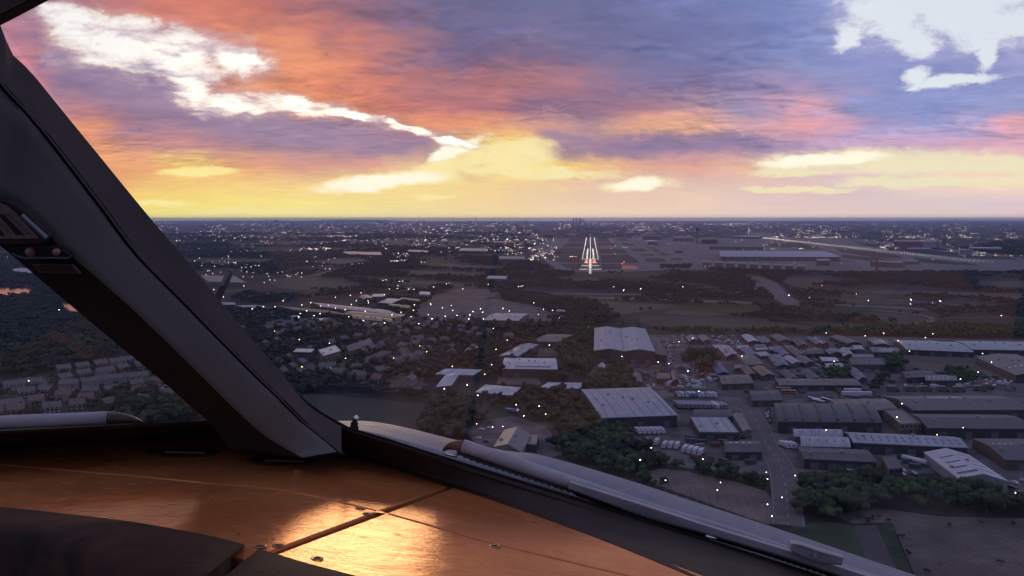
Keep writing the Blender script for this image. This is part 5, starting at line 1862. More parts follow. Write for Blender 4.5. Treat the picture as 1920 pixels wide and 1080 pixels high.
B((1012, 727), (1085, 728), (1028, 717), 4, 'second white roofed pavilion half hidden by trees', 'hip', 1.8, 1, 'white', 'brown', sky=[(1, 0.2, 0.8, 0.46, 0.6, 0.5)], name='pavilion', cat='pavilion', skew=3)
B((926, 838), (978, 848), (946, 806), 7, 'grey gabled hall with dark and light roof slopes beyond the wiper', 'gt', 3.4, 1, 'mid', 'grey', skew=2, name='hall', cat='hall')
B((979, 832), (1006, 834), (985, 812), 6, 'small flat grey annex at the side of the gabled hall', 'flat', 0, 1, 'mid', 'navy', skew=2, name='annex', cat='annex', parapet=0.3)
# ---- long sheds and offices on the left
B((603, 575), (748, 590), (583, 567), 7, 'long pale market shed lit by lamps along its roof', 'gs', 1.5, 1, 'light', 'navy', sky=[(20, 0.05, 0.98, 0.1, 0.9, 0.002)], doors=8, skew=3)
B((640, 590), (748, 597), (660, 583), 6, 'dark grey shed in front of the long pale market shed', 'gs', 1.2, 1, 'dark', 'navy', skew=3)
B((550, 581), (650, 590), (510, 573), 6, 'long brown roofed shed next to the pale market shed', 'gs', 1.2, 1, 'brown', 'navy', skew=3)
B((662, 597), (738, 605), (660, 590), 6, 'slate roofed shed at the near end of the market sheds', 'gs', 1.2, 1, 'dark', 'navy', skew=3)
B((460, 577), (500, 576), (440, 573), 6, 'small pale grey shed close to the window post', 'gs', 1.0, 1, 'light', 'navy', skew=3)
B((415, 571), (442, 571), (412, 567), 5, 'pale roof touching the edge of the window post', 'gs', 1.0, 1, 'light', 'navy', skew=3)
B((681, 561), (699, 559), (673, 555), 6, 'grey gabled barn behind the market sheds', 'gt', 2, 1, 'mid', 'navy', skew=3)
B((708, 567), (734, 569), (730, 559), 6, 'pale slanting roofed barn behind the market sheds', 'gs', 1.2, 1, 'light', 'navy', skew=3)
B((728, 574), (768, 578), (730, 569), 5, 'low dark barn before the pale tent', 'gs', 1.2, 1, 'dark', 'navy', skew=3)
B((786, 552), (806, 553), (788, 547), 4, 'white tent like shelter beside the pale road', 'bs', 2.2, 1, 'white', 'pale', name='shelter', cat='tent', skew=3)
B((695, 556), (718, 556), (700, 551), 5, 'faint grey shed furthest behind the market sheds', 'flat', 0, 1, 'light', 'grey', skew=3)
B((750, 563), (785, 566), (752, 558), 5, 'dark low shed beside the pale tent', 'gs', 1.2, 1, 'dark', 'navy', skew=3)
B((548, 660), (584, 661), (556, 653), 9, 'rear wing of the flat white roofed office block', 'flat', 0, 1, 'white', 'brown', name='office_wing', cat='office', parapet=0.3, wins=(6, 3), skew=2)
B((606, 668), (640, 658), (596, 656), 9, 'front wing of the flat white roofed office block with brown window rows', 'flat', 0, 1, 'white', 'tan', name='office_wing', cat='office', parapet=0.3, wins=(9, 3), skew=2)
B((655, 659), (700, 643), (642, 652), 6, 'long brown pitched block of flats with an orange end wall', 'gs', 3.5, 1, 'brown', 'tan', name='flats', cat='flats', wins=(8, 2), skew=2)
B((690, 612), (722, 609), (700, 604), 4, 'pale flat pool building among the houses', 'flat', 0, 1, 'light', 'grey', name='pool_building', cat='hall', skew=3)
B((580, 600), (612, 601), (585, 596), 5, 'white flat roof among the houses near the sheds', 'flat', 0, 1, 'white', 'grey', skew=3)
B((548, 598), (562, 598), (548, 592), 5, 'white gable roof among the houses near the post', 'gs', 1.6, 1, 'white', 'grey', skew=3)
# ---- airport buildings
B((1351, 481), (1574, 482), (1347, 471), 14, 'huge airport terminal with a wide curved pale roof', 'bs', 7, 1, 'light', 'grey', sky=[(22, 0.02, 0.99, 0.1, 0.9, 0.003)], wins=(16, 3), name='terminal', cat='terminal', skew=0.3)
for i in range(9):
    x0 = 1318 + i * 22
    B((x0, 492 + i * 0.9), (x0 + 15, 492.2 + i * 0.9), (x0 + 1, 489 + i * 0.9), 15, 'tan airport car park block, %s along the row before the terminal' % ('first second third fourth fifth sixth seventh eighth ninth'.split()[i]),
      'flat', 0, 1, 'mid', 'tan', name='car_park_block', cat='car park', wins=(3, 3), group='car park blocks before the terminal')
B((1531, 489), (1556, 489), (1532, 485), 15, 'grey airport block at the end of the car park row', 'flat', 0, 1, 'mid', 'grey', name='airport_block', cat='building', wins=(4, 2))
B((1632, 490), (1688, 493), (1632, 487), 15, 'tan fronted airport office with a short tower', 'flat', 0, 1, 'mid', 'tan', name='airport_office', cat='building', wins=(10, 2))
B((1642, 481), (1646.5, 481), (1642, 479.8), 45, 'short tower on the tan fronted airport office', 'flat', 0, 1, 'mid', 'tan', name='office_tower', cat='tower')
B((1698, 490), (1722, 490), (1698, 487), 10, 'low brown airport building next to the office tower', 'flat', 0, 1, 'brown', 'tan', name='airport_building', cat='building')
B((1676, 453), (1731, 453), (1677, 450), 32, 'long red hangar across the far runway', 'flat', 0, 1, 'mid', 'tan', name='hangar', cat='hangar', wins=None)
B((1731.5, 453.5), (1757, 453.5), (1732, 450.5), 30, 'grey hangar adjoining the long red one', 'flat', 0, 1, 'mid', 'pale', name='hangar', cat='hangar')
B((1800, 468.5), (1820, 468.5), (1800, 466.5), 20, 'small cargo hall with an orange lit front', 'flat', 0, 1, 'mid', 'pale', name='cargo_hall', cat='hangar')
B((1700, 467), (1745, 467), (1702, 464), 14, 'low blue grey freight shed by the far runway', 'flat', 0, 1, 'blue', 'grey', name='freight_shed', cat='shed')
B((1816, 465), (1878, 466), (1818, 463), 14, 'low pale freight shed beyond the far runway', 'flat', 0, 1, 'light', 'grey', name='freight_shed', cat='shed')
B((1205, 443), (1240, 443), (1207, 440.5), 25, 'long dark terminal pier far down the apron', 'flat', 0, 1, 'dark', 'grey', name='terminal_pier', cat='terminal')
B((1208, 439), (1228, 439), (1209, 436.5), 30, 'grey maintenance hangar far down the apron', 'bs', 8, 1, 'mid', 'grey', name='hangar', cat='hangar')
B((1262, 446), (1300, 446), (1263, 443), 22, 'grey central terminal beside the control tower', 'flat', 0, 1, 'mid', 'grey', name='terminal', cat='terminal')
B((1316, 449), (1345, 449), (1318, 445), 24, 'dark terminal block on the far side of the control tower', 'flat', 0, 1, 'dark', 'navy', name='terminal', cat='terminal')
B((1215, 453), (1232, 453), (1216, 450.5), 20, 'pale gate building nearest the runway', 'flat', 0, 1, 'light', 'grey', name='gate_building', cat='terminal')
B((1266, 469), (1280, 469), (1266, 467.5), 12, 'small red roofed gate hut on the apron', 'flat', 0, 1, 'tan', 'tan', name='gate_building', cat='terminal')
B((1330, 462), (1430, 463), (1335, 459.5), 14, 'long dark satellite pier behind the huge terminal', 'flat', 0, 1, 'dark', 'grey', name='terminal_pier', cat='terminal')
B((1370, 443), (1420, 444), (1372, 441), 16, 'pale freight terminal at the start of the far runway', 'flat', 0, 1, 'light', 'grey', name='freight_shed', cat='shed')
B((1130, 436), (1148, 436), (1131, 434.5), 20, 'pale hangar beyond the end of the runway', 'flat', 0, 1, 'light', 'grey', name='hangar', cat='hangar')
B((1172, 436), (1190, 436), (1173, 434.5), 22, 'pale office beyond the end of the runway', 'flat', 0, 1, 'light', 'grey', name='airport_office', cat='building')
B((935, 485), (986, 486), (936, 480), 12, 'big grey roofed depot behind the dark reflection streak', 'flat', 0, 1, 'mid', 'grey', name='depot', cat='depot')
B((860, 470), (912, 471), (864, 465), 12, 'grey roofed depot among the town lights', 'flat', 0, 1, 'mid', 'grey', name='depot', cat='depot', skew=2)
B((763, 471), (802, 473), (766, 468), 10, 'low grey depot near the dark purple field', 'flat', 0, 1, 'mid', 'grey', name='depot', cat='depot', skew=2)
B((642, 476), (716, 478), (646, 471), 8, 'wide grey glasshouse roofs beyond the woods', 'flat', 0, 1, 'mid', 'grey', name='glasshouse', cat='glasshouse', skew=2)
B((390, 528), (462, 530), (376, 516), 7, 'broad grey greenhouse roof beside the icing rod', 'flat', 0, 1, 'mid', 'grey', name='glasshouse', cat='glasshouse', skew=3)
B((912, 522), (948, 523), (918, 517), 8, 'small pale farm shed at the field edge', 'gs', 2, 1, 'light', 'grey', name='farm_shed', cat='shed', skew=3)
B((925, 455), (965, 455), (927, 452), 12, 'red lit warehouse on the near edge of the town', 'flat', 0, 1, 'tan', 'tan', name='depot', cat='depot')
B((16, 507), (70, 513), (40, 502), 8, 'pale roof beyond the left windscreen above the lake', 'gs', 1.2, 1, 'light', 'grey', skew=3)
B((1043, 583), (1058, 585), (1048, 580), 5, 'small pale house roof at the wood edge', 'gs', 1.6, 1, 'light', 'grey', name='house', cat='house', skew=3)
# recolour: red cladding on the hangar, red light painted onto the warehouse walls
m_red = pm('dull_red_cladding', (0.26, 0.085, 0.075), 0.7, var=0.15, scale=0.05, coords='World')
for r_ in BUILT:
    if 'long red hangar' in r_['label'] or 'red lit warehouse' in r_['label']:
        for ch in r_.children:
            if ch.name.startswith('wall'):
                ch.data.materials[0] = m_red

# control tower
ct = empty('control_tower', G(1307, 457))
tag(ct, 'slender airport control tower rising over the apron', 'control tower')
mb = MB()
mb.tube([(0, 0, 0), (0, 0, 20), (0, 0, 70), (0, 0, 76)], [9, 5, 4, 9], 14)
mb.build('shaft', WM['grey'], ct)
mb = MB()
mb.tube([(0, 0, 76), (0, 0, 84), (0, 0, 92)], [12, 13.5, 11], 14)
mb.build('cab', m_win, ct)
mb = MB()
mb.tube([(0, 0, 92), (0, 0, 108)], [1.2, 0.4], 6)
mb.build('mast', WM['pale'], ct)

# skyline towers
SKY_T = [(1074.5, 410.0, 2.4, 'leftmost thin tower of the skyline cluster past the runway'), (1079.5, 409.6, 2.8, 'second tower of the skyline cluster past the runway'),
         (1084.6, 409.2, 2.0, 'third tower of the skyline cluster past the runway'), (1087.9, 409.8, 2.6, 'tallest wide tower of the skyline cluster past the runway'),
         (1092.5, 412.6, 3.0, 'stubby tower ending the skyline cluster past the runway'), (1052.5, 414.4, 3.5, 'square block on the skyline before the tower cluster'),
         (1011, 414.6, 2, 'pair block on the skyline above the runway approach'), (1016, 414.2, 2, 'taller pair block on the skyline above the runway approach'),
         (986, 414.4, 6, 'broad low block on the skyline'), (893.5, 410.6, 1.4, 'thin broadcasting tower on the skyline'), (882, 415.0, 9, 'flat block beside the thin broadcasting tower'),
         (857, 415.2, 6, 'low flat block on the skyline left of the broadcasting tower'), (947, 414.8, 2, 'small point block on the skyline'), (926, 415.2, 8, 'long low block on the skyline'),
         (796, 413.2, 2.4, 'dark tower block on the left skyline'), (789, 414.2, 2.2, 'lower dark block on the left skyline'), (769, 414.2, 2.4, 'lone dark block on the left skyline'),
         (711, 413.0, 2.6, 'small dark block on the low hill'), (504, 412.6, 2.2, 'far left dark skyline block'), (513, 412.8, 1.0, 'far left mast on the skyline'), (521, 413.0, 5, 'far left low skyline block'),
         (1306, 417, 2, 'faint mast behind the control tower')]
m_tower = pm('hazy_tower_cladding', (0.045, 0.045, 0.06), 0.6, var=0.2, scale=0.01, coords='World')
for (tx, ty, tw, lab) in SKY_T:
    D_ = 24000.0
    x_ = (tx - 960) / F * D_
    ht = min(H + (HORIZON - ty) / F * D_ + 6, 165)
    wd = tw / F * D_
    root = empty('skyline_tower', (x_, D_ * math.cos(TH), 0))
    tag(root, lab, 'tower', 'towers along the skyline')
    mb = MB()
    mb.box((0, 0, ht / 2), (wd, wd * 0.8, ht))
    mb.build('shaft', m_tower, root)
    mb = MB()
    mb.box((0, 0, ht + 3), (wd * 0.6, wd * 0.5, 6))
    mb.build('crown_storey', m_tower, root)
# ------------------------------------------------------------------ houses
m_hroof = roof_material('brown_grey_tile_roof', (0.125, 0.114, 0.110), 0.2, 0.35, 0.25)
m_hroof2 = roof_material('reddish_tile_roof', (0.150, 0.098, 0.075), 0.2, 0.35, 0.25)
m_hwall = pm('house_brick', (0.075, 0.056, 0.046), 0.9, var=0.3, scale=0.5, coords='World')
m_hwall2 = pm('house_render', (0.22, 0.20, 0.19), 0.9, var=0.2, scale=0.5, coords='World')
m_hwin = pm('white_window', (0.34, 0.34, 0.35), 0.4, var=0.2, scale=0.5, coords='World')


def house_set(L, Dp, hw, hr, roofm, wallm, nwin):
    """meshes of one house type, origin at the middle of its ground plan"""
    r = {}
    mb = MB()
    x, y = L / 2, Dp / 2
    mb.face([(-x, -y, 0), (x, -y, 0), (x, -y, hw), (-x, -y, hw)])
    mb.face([(x, y, 0), (-x, y, 0), (-x, y, hw), (x, y, hw)])
    mb.face([(x, -y, 0), (x, y, 0), (x, y, hw), (x, 0, hw + hr), (x, -y, hw)])
    mb.face([(-x, y, 0), (-x, -y, 0), (-x, -y, hw), (-x, 0, hw + hr), (-x, y, hw)])
    r['wall'] = mb.mesh('wall', [wallm])
    mb = MB()
    ox, oy = x + 0.35, y + 0.45
    dz = hr / y * 0.45
    A = [(-ox, -oy, hw - dz), (ox, -oy, hw - dz), (ox, 0, hw + hr), (-ox, 0, hw + hr), (ox, oy, hw - dz), (-ox, oy, hw - dz)]
    A = [(a, b, c + 0.12) for a, b, c in A]
    Bv = [(a, b, c - 0.22) for a, b, c in A]
    mb.add(A + Bv, [(0, 1, 2, 3), (3, 2, 4, 5), (1, 0, 6, 7), (5, 4, 10, 11), (2, 1, 7, 8), (4, 2, 8, 10), (0, 3, 9, 6), (3, 5, 11, 9)])
    me = mb.mesh('roof', [roofm])
    uvl = me.uv_layers.new(name='UVMap')
    for lp in me.loops:
        co = me.vertices[lp.vertex_index].co
        uvl.data[lp.index].uv = (co.x, abs(co.y) * 1.2)
    r['roof'] = me
    mb = MB()
    mb.box((0, 0, 0.9), (0.9, 1.1, 1.9))
    mb.box((-0.2, 0, 2.0), (0.3, 0.3, 0.5))
    mb.box((0.2, 0, 2.0), (0.3, 0.3, 0.5))
    r['chimney'] = mb.mesh('chimney', [wallm])
    mb = MB()
    mb.box((0, 0, 0.6), (1.3, 0.14, 1.2))
    r['window'] = mb.mesh('window', [m_hwin])
    mb = MB()
    mb.box((0, 0, 1.0), (1.0, 0.14, 2.0))
    r['door'] = mb.mesh('door', [m_door])
    r['dim'] = (L, Dp, hw, hr, nwin)
    return r


HT = {'semi': house_set(11.5, 8.5, 5.2, 3.1, m_hroof, m_hwall, 4), 'semi2': house_set(10.5, 8, 5.2, 3.0, m_hroof2, m_hwall2, 4), 'terrace': house_set(15, 8.5, 5.2, 3.0, m_hroof, m_hwall2, 6),
      'det': house_set(10, 9, 5.0, 3.4, m_hroof2, m_hwall, 3)}


def put_house(kind, p, rz, label, group, detail=True):
    h = HT[kind]
    L, Dp, hw, hr, nw = h['dim']
    root = empty('house', (p[0], p[1], 0), rz)
    tag(root, label, 'house', group)
    link('wall', h['wall'], root)
    rf = link('roof', h['roof'], root)
    link('chimney', h['chimney'], rf, (), (L * 0.28, 0.0, hw + hr - 0.9))
    if detail:
        for fl in range(2):
            for i in range(nw):
                link('window', h['window'], root, (), (-L / 2 + L * (i + 0.5) / nw, -Dp / 2 - 0.03, 0.9 + fl * 2.5))
        link('door', h['door'], root, (), (-L / 2 + L * 1.0 / nw, -Dp / 2 - 0.04, 0.0))
    ca, sa = math.cos(rz), math.sin(rz)
    x, y = L / 2, Dp / 2
    excl([Vector((p[0] + a * ca - b * sa, p[1] + a * sa + b * ca, 0)) for a, b in ((-x, -y), (x, -y), (x, y), (-x, y))], 2.0)


ORD = 'first second third fourth fifth sixth seventh eighth ninth tenth eleventh twelfth thirteenth fourteenth fifteenth sixteenth'.split()
# estate below the left windscreen, row by row from the wood down to the wiper
hrows = [('top', [(570, 275, 140), (735, 255, 140), (900, 230, 120), (1055, 210, 120), (1185, 190, 110)], 'semi', 'along the wood edge'),
         ('second', [(575, 360, 140), (745, 320, 160), (945, 300, 150), (1095, 270, 130), (1260, 240, 80)], 'semi', 'facing the wood edge row'),
         ('third', [(125, 425, 150), (320, 400, 170), (630, 415, 190), (815, 395, 110), (920, 380, 110), (1080, 360, 150), (1240, 345, 140)], 'terrace', 'in the long middle row'),
         ('fourth', [(240, 490, 170), (420, 470, 160), (620, 500, 150), (820, 478, 150), (1000, 470, 150), (1220, 415, 170), (1400, 390, 120)], 'semi', 'behind the middle row'),
         ('fifth', [(-80, 625, 180), (95, 600, 200), (320, 565, 170), (575, 520, 160), (780, 545, 140), (1050, 490, 120)], 'semi2', 'in the next row down'),
         ('lowest', [(-60, 680, 180), (150, 650, 200), (470, 630, 180), (700, 600, 130), (980, 590, 130), (1250, 480, 110), (1300, 560, 120), (1480, 510, 100)], 'det', 'just above the wiper tube')]
for nm, lst, kind, where in hrows:
    P = [G(x / 4.8, 640 + (y + 12) / 4.8) for x, y, w in lst]
    for i, (x, y, w) in enumerate(lst):
        a = P[max(i - 1, 0)]
        b = P[min(i + 1, len(P) - 1)]
        rz = math.atan2((b - a).y, (b - a).x) + random.uniform(-0.08, 0.08)
        k = kind if (i * 7 + len(nm)) % 4 else random.choice(['semi', 'semi2', 'terrace'])
        put_house(k, P[i], rz, '%s house from the frame edge, %s of the estate' % (ORD[i], where), 'houses of the estate below the left windscreen')
# houses among trees between the post and the school
lanes = [([(395, 690), (440, 666), (500, 644), (560, 628), (620, 616)], 'on the lane nearest the window post'),
         ([(440, 628), (500, 618), (560, 612), (620, 607)], 'in the row under the market sheds'),
         ([(480, 716), (545, 686), (620, 656), (700, 636), (770, 622)], 'on the lane behind the office block'),
         ([(560, 716), (610, 700), (680, 706), (740, 714), (800, 716)], 'along the hedge of the dark field'),
         ([(650, 700), (700, 668), (770, 648), (850, 640)], 'on the lane beside the block of flats'),
         ([(700, 690), (760, 672), (830, 664), (900, 664)], 'on the lane above the school'),
         ([(770, 610), (830, 620), (890, 628), (940, 640)], 'under the crossing of the dark streaks'),
         ([(650, 622), (710, 614), (780, 606)], 'between the market sheds and the lane'),
         ([(830, 600), (880, 604), (900, 612)], 'beside the bare yard')]
for lane, where in lanes:
    C = [G(x, y) for x, y in catmull(lane, 60)]
    cnt = 0
    acc = 0.0
    for side in (1, -1):
        acc = 0.0
        for i in range(1, len(C)):
            acc += (C[i] - C[i - 1]).length
            if acc > 21:
                acc = 0
                d_ = (C[i] - C[i - 1]).normalized()
                nrm = Vector((-d_.y, d_.x, 0)) * side
                p = C[i] + nrm * (13 + random.uniform(-2, 2))
                if any(inside(np.array([[p.x, p.y]]), e[0])[0] for e in EXCL if e[1][0] < p.x < e[2][0] and e[1][1] < p.y < e[2][1] and (e[2][0] - e[1][0]) < 90):
                    continue
                if random.random() < 0.12:
                    continue
                rz = math.atan2(d_.y, d_.x) + (0 if random.random() < 0.75 else math.pi / 2) + random.uniform(-0.1, 0.1)
                if math.cos(rz) < 0:
                    rz += math.pi
                cnt += 1
                put_house(random.choice(['semi', 'semi', 'semi2', 'det', 'terrace']), p, rz, 'small brown house among trees %s' % where, 'houses %s' % where, detail=(H * F / (p.y) > 240))

# ------------------------------------------------------------------ trees
def leaf_material(name, base, hue):
    m = bpy.data.materials.new(name)
    m.use_nodes = True
    t = NT(m.node_tree)
    b = m.node_tree.nodes['Principled BSDF']
    oi = t.n('ShaderNodeObjectInfo')
    at = t.n('ShaderNodeAttribute', {'attribute_name': 'tone'})
    pos = t.n('ShaderNodeNewGeometry').outputs['Position']
    nz = t.noise(pos, 0.02, 3, 0.5)
    c = t.mix(t.m('ADD', t.m('MULTIPLY', oi.outputs['Random'], 0.75), t.rng(nz.outputs['Fac'], 0.35, 0.65, -0.1, 0.35), clamp=True), tuple(base) + (1,), tuple(hue) + (1,))
    k = t.rng(at.outputs['Fac'], 0, 1, 0.55, 1.45)
    c = t.mix(1.0, c, t.xyz(k, k, k), 'MULTIPLY')
    t.s(b.inputs['Base Color'], c)
    b.inputs['Roughness'].default_value = 0.8
    b.inputs['Specular IOR Level'].default_value = 0.15
    return m


m_leaf = leaf_material('green_foliage', (0.040, 0.056, 0.030), (0.058, 0.094, 0.040))
m_leafd = leaf_material('dim_woodland_foliage', (0.024, 0.037, 0.029), (0.039, 0.057, 0.038))
m_leafb = leaf_material('brown_green_foliage', (0.036, 0.046, 0.031), (0.052, 0.060, 0.037))
m_bark = pm('dark_bark', (0.05, 0.04, 0.032), 0.9, var=0.3, scale=1.0, coords='World')
m_leafg = leaf_material('bright_green_foliage', (0.048, 0.080, 0.036), (0.066, 0.112, 0.042))


def crown_mesh(name, seed, nl, leaves, leaf, mat, sub=2, wide=1.0, low=0.12):
    """crown of a tree 1 m tall: several ragged lobes carrying leaf clumps, hollows between them"""
    rg = random.Random(seed)
    V, Fc, T = [], [], []
    lobes = []
    for i in range(nl):
        a = 2.399 * i + rg.uniform(-0.4, 0.4)
        zz = rg.uniform(0.30, 0.78)
        rr = (0.34 * wide) * math.sqrt(rg.uniform(0.05, 1)) * (1.15 - abs(zz - 0.48))
        lobes.append((Vector((rr * math.cos(a), rr * math.sin(a), zz)), rg.uniform(0.13, 0.235) * (0.9 + 0.2 * wide), rg.random()))
    lobes.append((Vector((0, 0, 0.6)), 0.26, 0.5))
    for c, r, tone in lobes:
        bm = bmesh.new()
        bmesh.ops.create_icosphere(bm, subdivisions=sub, radius=1.0)
        for v in bm.verts:
            k = 0.82 + 0.45 * mnoise.noise(v.co * 2.3 + c * 9) + (0.2 * mnoise.noise(v.co * 6 + c * 5) if sub > 1 else 0)
            v.co = c + Vector((v.co.x * r * k, v.co.y * r * k, v.co.z * r * k * 0.85))
        b = len(V)
        V.extend([tuple(v.co) for v in bm.verts])
        T.extend([tone * 0.7 + rg.uniform(-0.1, 0.1)] * len(bm.verts))
        Fc.extend([tuple(b + v.index for v in f.verts) for f in bm.faces])
        bm.free()
        for k in range(leaves):
            d = Vector((rg.gauss(0, 1), rg.gauss(0, 1), rg.gauss(0.25, 1))).normalized()
            p = c + Vector((d.x * r, d.y * r, d.z * r * 0.85)) * rg.uniform(0.82, 1.14)
            n = (d + Vector((rg.uniform(-.7, .7), rg.uniform(-.7, .7), rg.uniform(-.3, .8)))).normalized()
            u = n.orthogonal().normalized()
            u = (Matrix.Rotation(rg.uniform(0, 6.28), 3, n) @ u)
            w = n.cross(u)
            s = leaf * rg.uniform(0.6, 1.4)
            b = len(V)
            V.extend([tuple(p + u * s), tuple(p + w * s * 0.8 + n * s * 0.25), tuple(p - u * s), tuple(p - w * s * 0.8 + n * s * 0.2)])
            tt = min(1, max(0, tone + rg.uniform(-0.25, 0.35)))
            T.extend([tt] * 4)
            Fc.append((b, b + 1, b + 2, b + 3))
    me = bpy.data.meshes.new(name)
    me.from_pydata(V, [], Fc)
    at = me.attributes.new('tone', 'FLOAT', 'POINT')
    at.data.foreach_set('value', [float(x) for x in T])
    me.materials.append(mat)
    me.polygons.foreach_set('use_smooth', [True] * len(me.polygons))
    me.update()
    return me


def trunk_mesh():
    mb = MB()
    mb.tube([(0, 0, -0.01), (0.005, 0, 0.15), (0, 0.01, 0.34), (0.01, 0, 0.6)], [0.035, 0.024, 0.018, 0.008], 7)
    for a, z, r in ((0.4, 0.22, 0.22), (2.6, 0.26, 0.2), (4.4, 0.24, 0.23), (5.6, 0.3, 0.16)):
        mb.tube([(0, 0, z), (r * 0.6 * math.cos(a), r * 0.6 * math.sin(a), z + 0.14), (r * math.cos(a), r * math.sin(a), z + 0.26)], [0.014, 0.009, 0.004], 5)
    return mb.mesh('trunk', [m_bark])


TRUNK = trunk_mesh()
CR = {'green': [crown_mesh('crown', 3 + i, 10, 46, 0.034, m_leaf, 2, 1.0 + 0.12 * i) for i in range(4)],
      'brown': [crown_mesh('crown', 23 + i, 10, 46, 0.034, m_leafb, 2, 1.1) for i in range(2)],
      'dim': [crown_mesh('crown', 43 + i, 9, 40, 0.036, m_leafd, 2, 1.15) for i in range(3)],
      'bright': [crown_mesh('crown', 63 + i, 10, 46, 0.034, m_leafg, 2, 1.15) for i in range(3)]}
CRLOW = {'green': [crown_mesh('crown', 83 + i, 5, 12, 0.06, m_leaf, 1, 1.1) for i in range(2)],
         'brown': [crown_mesh('crown', 93 + i, 5, 12, 0.06, m_leafb, 1, 1.1) for i in range(2)],
         'dim': [crown_mesh('crown', 103 + i, 5, 10, 0.06, m_leafd, 1, 1.25) for i in range(3)],
         'bright': [crown_mesh('crown', 113 + i, 5, 12, 0.06, m_leafg, 1, 1.1) for i in range(2)]}

TREES = []     # x, y, height, kind, label, priority


def project(P):
    """world points (n,2) on the ground to photo pixels"""
    P = np.asarray(P, float)
    dz = -H
    yf = P[:, 1] * math.cos(TH) - dz * math.sin(TH)
    yu = P[:, 1] * math.sin(TH) + dz * math.cos(TH)
    return 960 + F * P[:, 0] / yf, 540 - F * yu / yf


def clump(px, spacing, hmin, hmax, kind, label, thin=1.0, noise_t=None, keepout=True, nscale=0.006):
    A = np.array([(p.x, p.y) for p in wpoly(px)])
    lo, hi = A.min(0), A.max(0)
    xs = np.arange(lo[0], hi[0], spacing)
    ys = np.arange(lo[1], hi[1], spacing)
    if len(xs) * len(ys) > 400000:
        raise RuntimeError('clump too big ' + label)
    gx, gy = np.meshgrid(xs, ys)
    P = np.stack([gx.ravel(), gy.ravel()], 1)
    P += RNG.uniform(-0.48, 0.48, P.shape) * spacing
    P = P[inside(P, A)]
    if thin < 1:
        P = P[RNG.random(len(P)) < thin]
    if len(P) == 0:
        return
    X, Y = project(P)
    P = P[(X > -110) & (X < 2030) & (Y > 405)]
    if noise_t is not None and len(P):
        k = np.array([mnoise.fractal(Vector((x * nscale, y * nscale, 1.7)), 1.0, 2.0, 3) for x, y in P])
        P = P[k > noise_t]
    if keepout:
        for E_, l_, h_ in EXCL:
            if len(P) == 0:
                return
            c = np.where((P[:, 0] > l_[0]) & (P[:, 0] < h_[0]) & (P[:, 1] > l_[1]) & (P[:, 1] < h_[1]))[0]
            if len(c):
                ins = inside(P[c], E_)
                P = np.delete(P, c[ins], 0)
    hh = RNG.uniform(hmin, hmax, len(P)) * RNG.uniform(0.8, 1.1, len(P))
    for (x, y), h_ in zip(P, hh):
        TREES.append((x, y, h_, kind, label))


def lone(px, py, h_, kind, label, wide=1.0):
    p = G(px, py)
    TREES.append((p.x, p.y, h_, kind, label))


clump([(1488, 945), (1498, 918), (1530, 906), (1580, 904), (1640, 910), (1668, 922), (1655, 945), (1600, 962), (1540, 975), (1505, 972)], 7.2, 9, 13, 'green', 'round green tree in the clump beside the car park', keepout=False)
clump([(1640, 925), (1700, 922), (1770, 926), (1830, 928), (1890, 936), (1930, 950), (1900, 970), (1820, 966), (1720, 956), (1660, 944)], 7.0, 9, 14, 'green', 'tall green tree in the row before the white gabled shed', keepout=False)
clump([(1055, 805), (1110, 788), (1150, 800), (1190, 822), (1215, 850), (1250, 868), (1200, 900), (1140, 890), (1070, 865), (1040, 840)], 7.5, 8, 13, 'green', 'dark green tree in the mass by the curved roof warehouse')
clump([(1215, 858), (1290, 878), (1350, 890), (1420, 902), (1446, 918), (1430, 924), (1370, 910), (1290, 890), (1210, 892)], 5.6, 5, 9, 'green', 'green tree in the hedge line along the car park top')
clump([(1200, 890), (1240, 905), (1262, 922), (1235, 925), (1195, 905)], 6.0, 6, 9, 'green', 'dark tree at the near corner of the car park')
clump([(1440, 922), (1450, 940), (1472, 968), (1466, 978), (1444, 985), (1455, 965), (1440, 940)], 4.5, 2.5, 4, 'green', 'low bush along the end fence of the car park')
clump([(1045, 650), (1065, 618), (1090, 608), (1116, 613), (1116, 655), (1112, 690), (1085, 712), (1060, 690)], 8, 10, 15, 'green', 'bright crowned tree in the clump beside the twin ridged warehouse')
clump([(1105, 735), (1140, 702), (1168, 690), (1190, 715), (1192, 735), (1150, 745)], 8, 9, 14, 'green', 'tree in the clump above the curved roof warehouse')
clump([(990, 742), (1040, 735), (1080, 748), (1110, 790), (1060, 806), (1000, 790), (975, 765)], 8.5, 8, 12, 'brown', 'brownish tree before the second pavilion')
clump([(600, 735), (680, 738), (760, 744), (815, 752), (810, 742), (720, 728), (620, 716)], 6, 4, 8, 'dim', 'dark hedge tree along the top of the dark field')
clump([(780, 800), (830, 758), (880, 765), (905, 775), (890, 815), (840, 835), (800, 830)], 8, 10, 15, 'brown', 'brown leaved tree beside the dark field')
clump([(880, 745), (990, 752), (985, 768), (880, 770)], 9, 5, 9, 'brown', 'brown bush in the ground below the low pavilion')
clump([(1115, 612), (1220, 620), (1330, 627), (1500, 627), (1660, 619), (1800, 617), (1960, 614), (1960, 633), (1830, 636), (1690, 632), (1620, 630), (1500, 631), (1330, 630), (1250, 628), (1215, 618)], 9, 9, 14, 'bright', 'bright green tree in the belt behind the industrial estate')
clump([(1540, 704), (1560, 695), (1590, 700), (1592, 714), (1545, 716)], 7, 7, 10, 'bright', 'bright bushy tree behind the very long shed', keepout=False)
clump([(1635, 712), (1660, 705), (1668, 720), (1640, 722)], 7, 6, 9, 'green', 'dark bushy tree at the end of the very long shed', keepout=False)
clump([(1660, 682), (1680, 674), (1694, 690), (1690, 700), (1665, 698)], 7, 9, 13, 'bright', 'bright tree beside the dark flat hall', keepout=False)
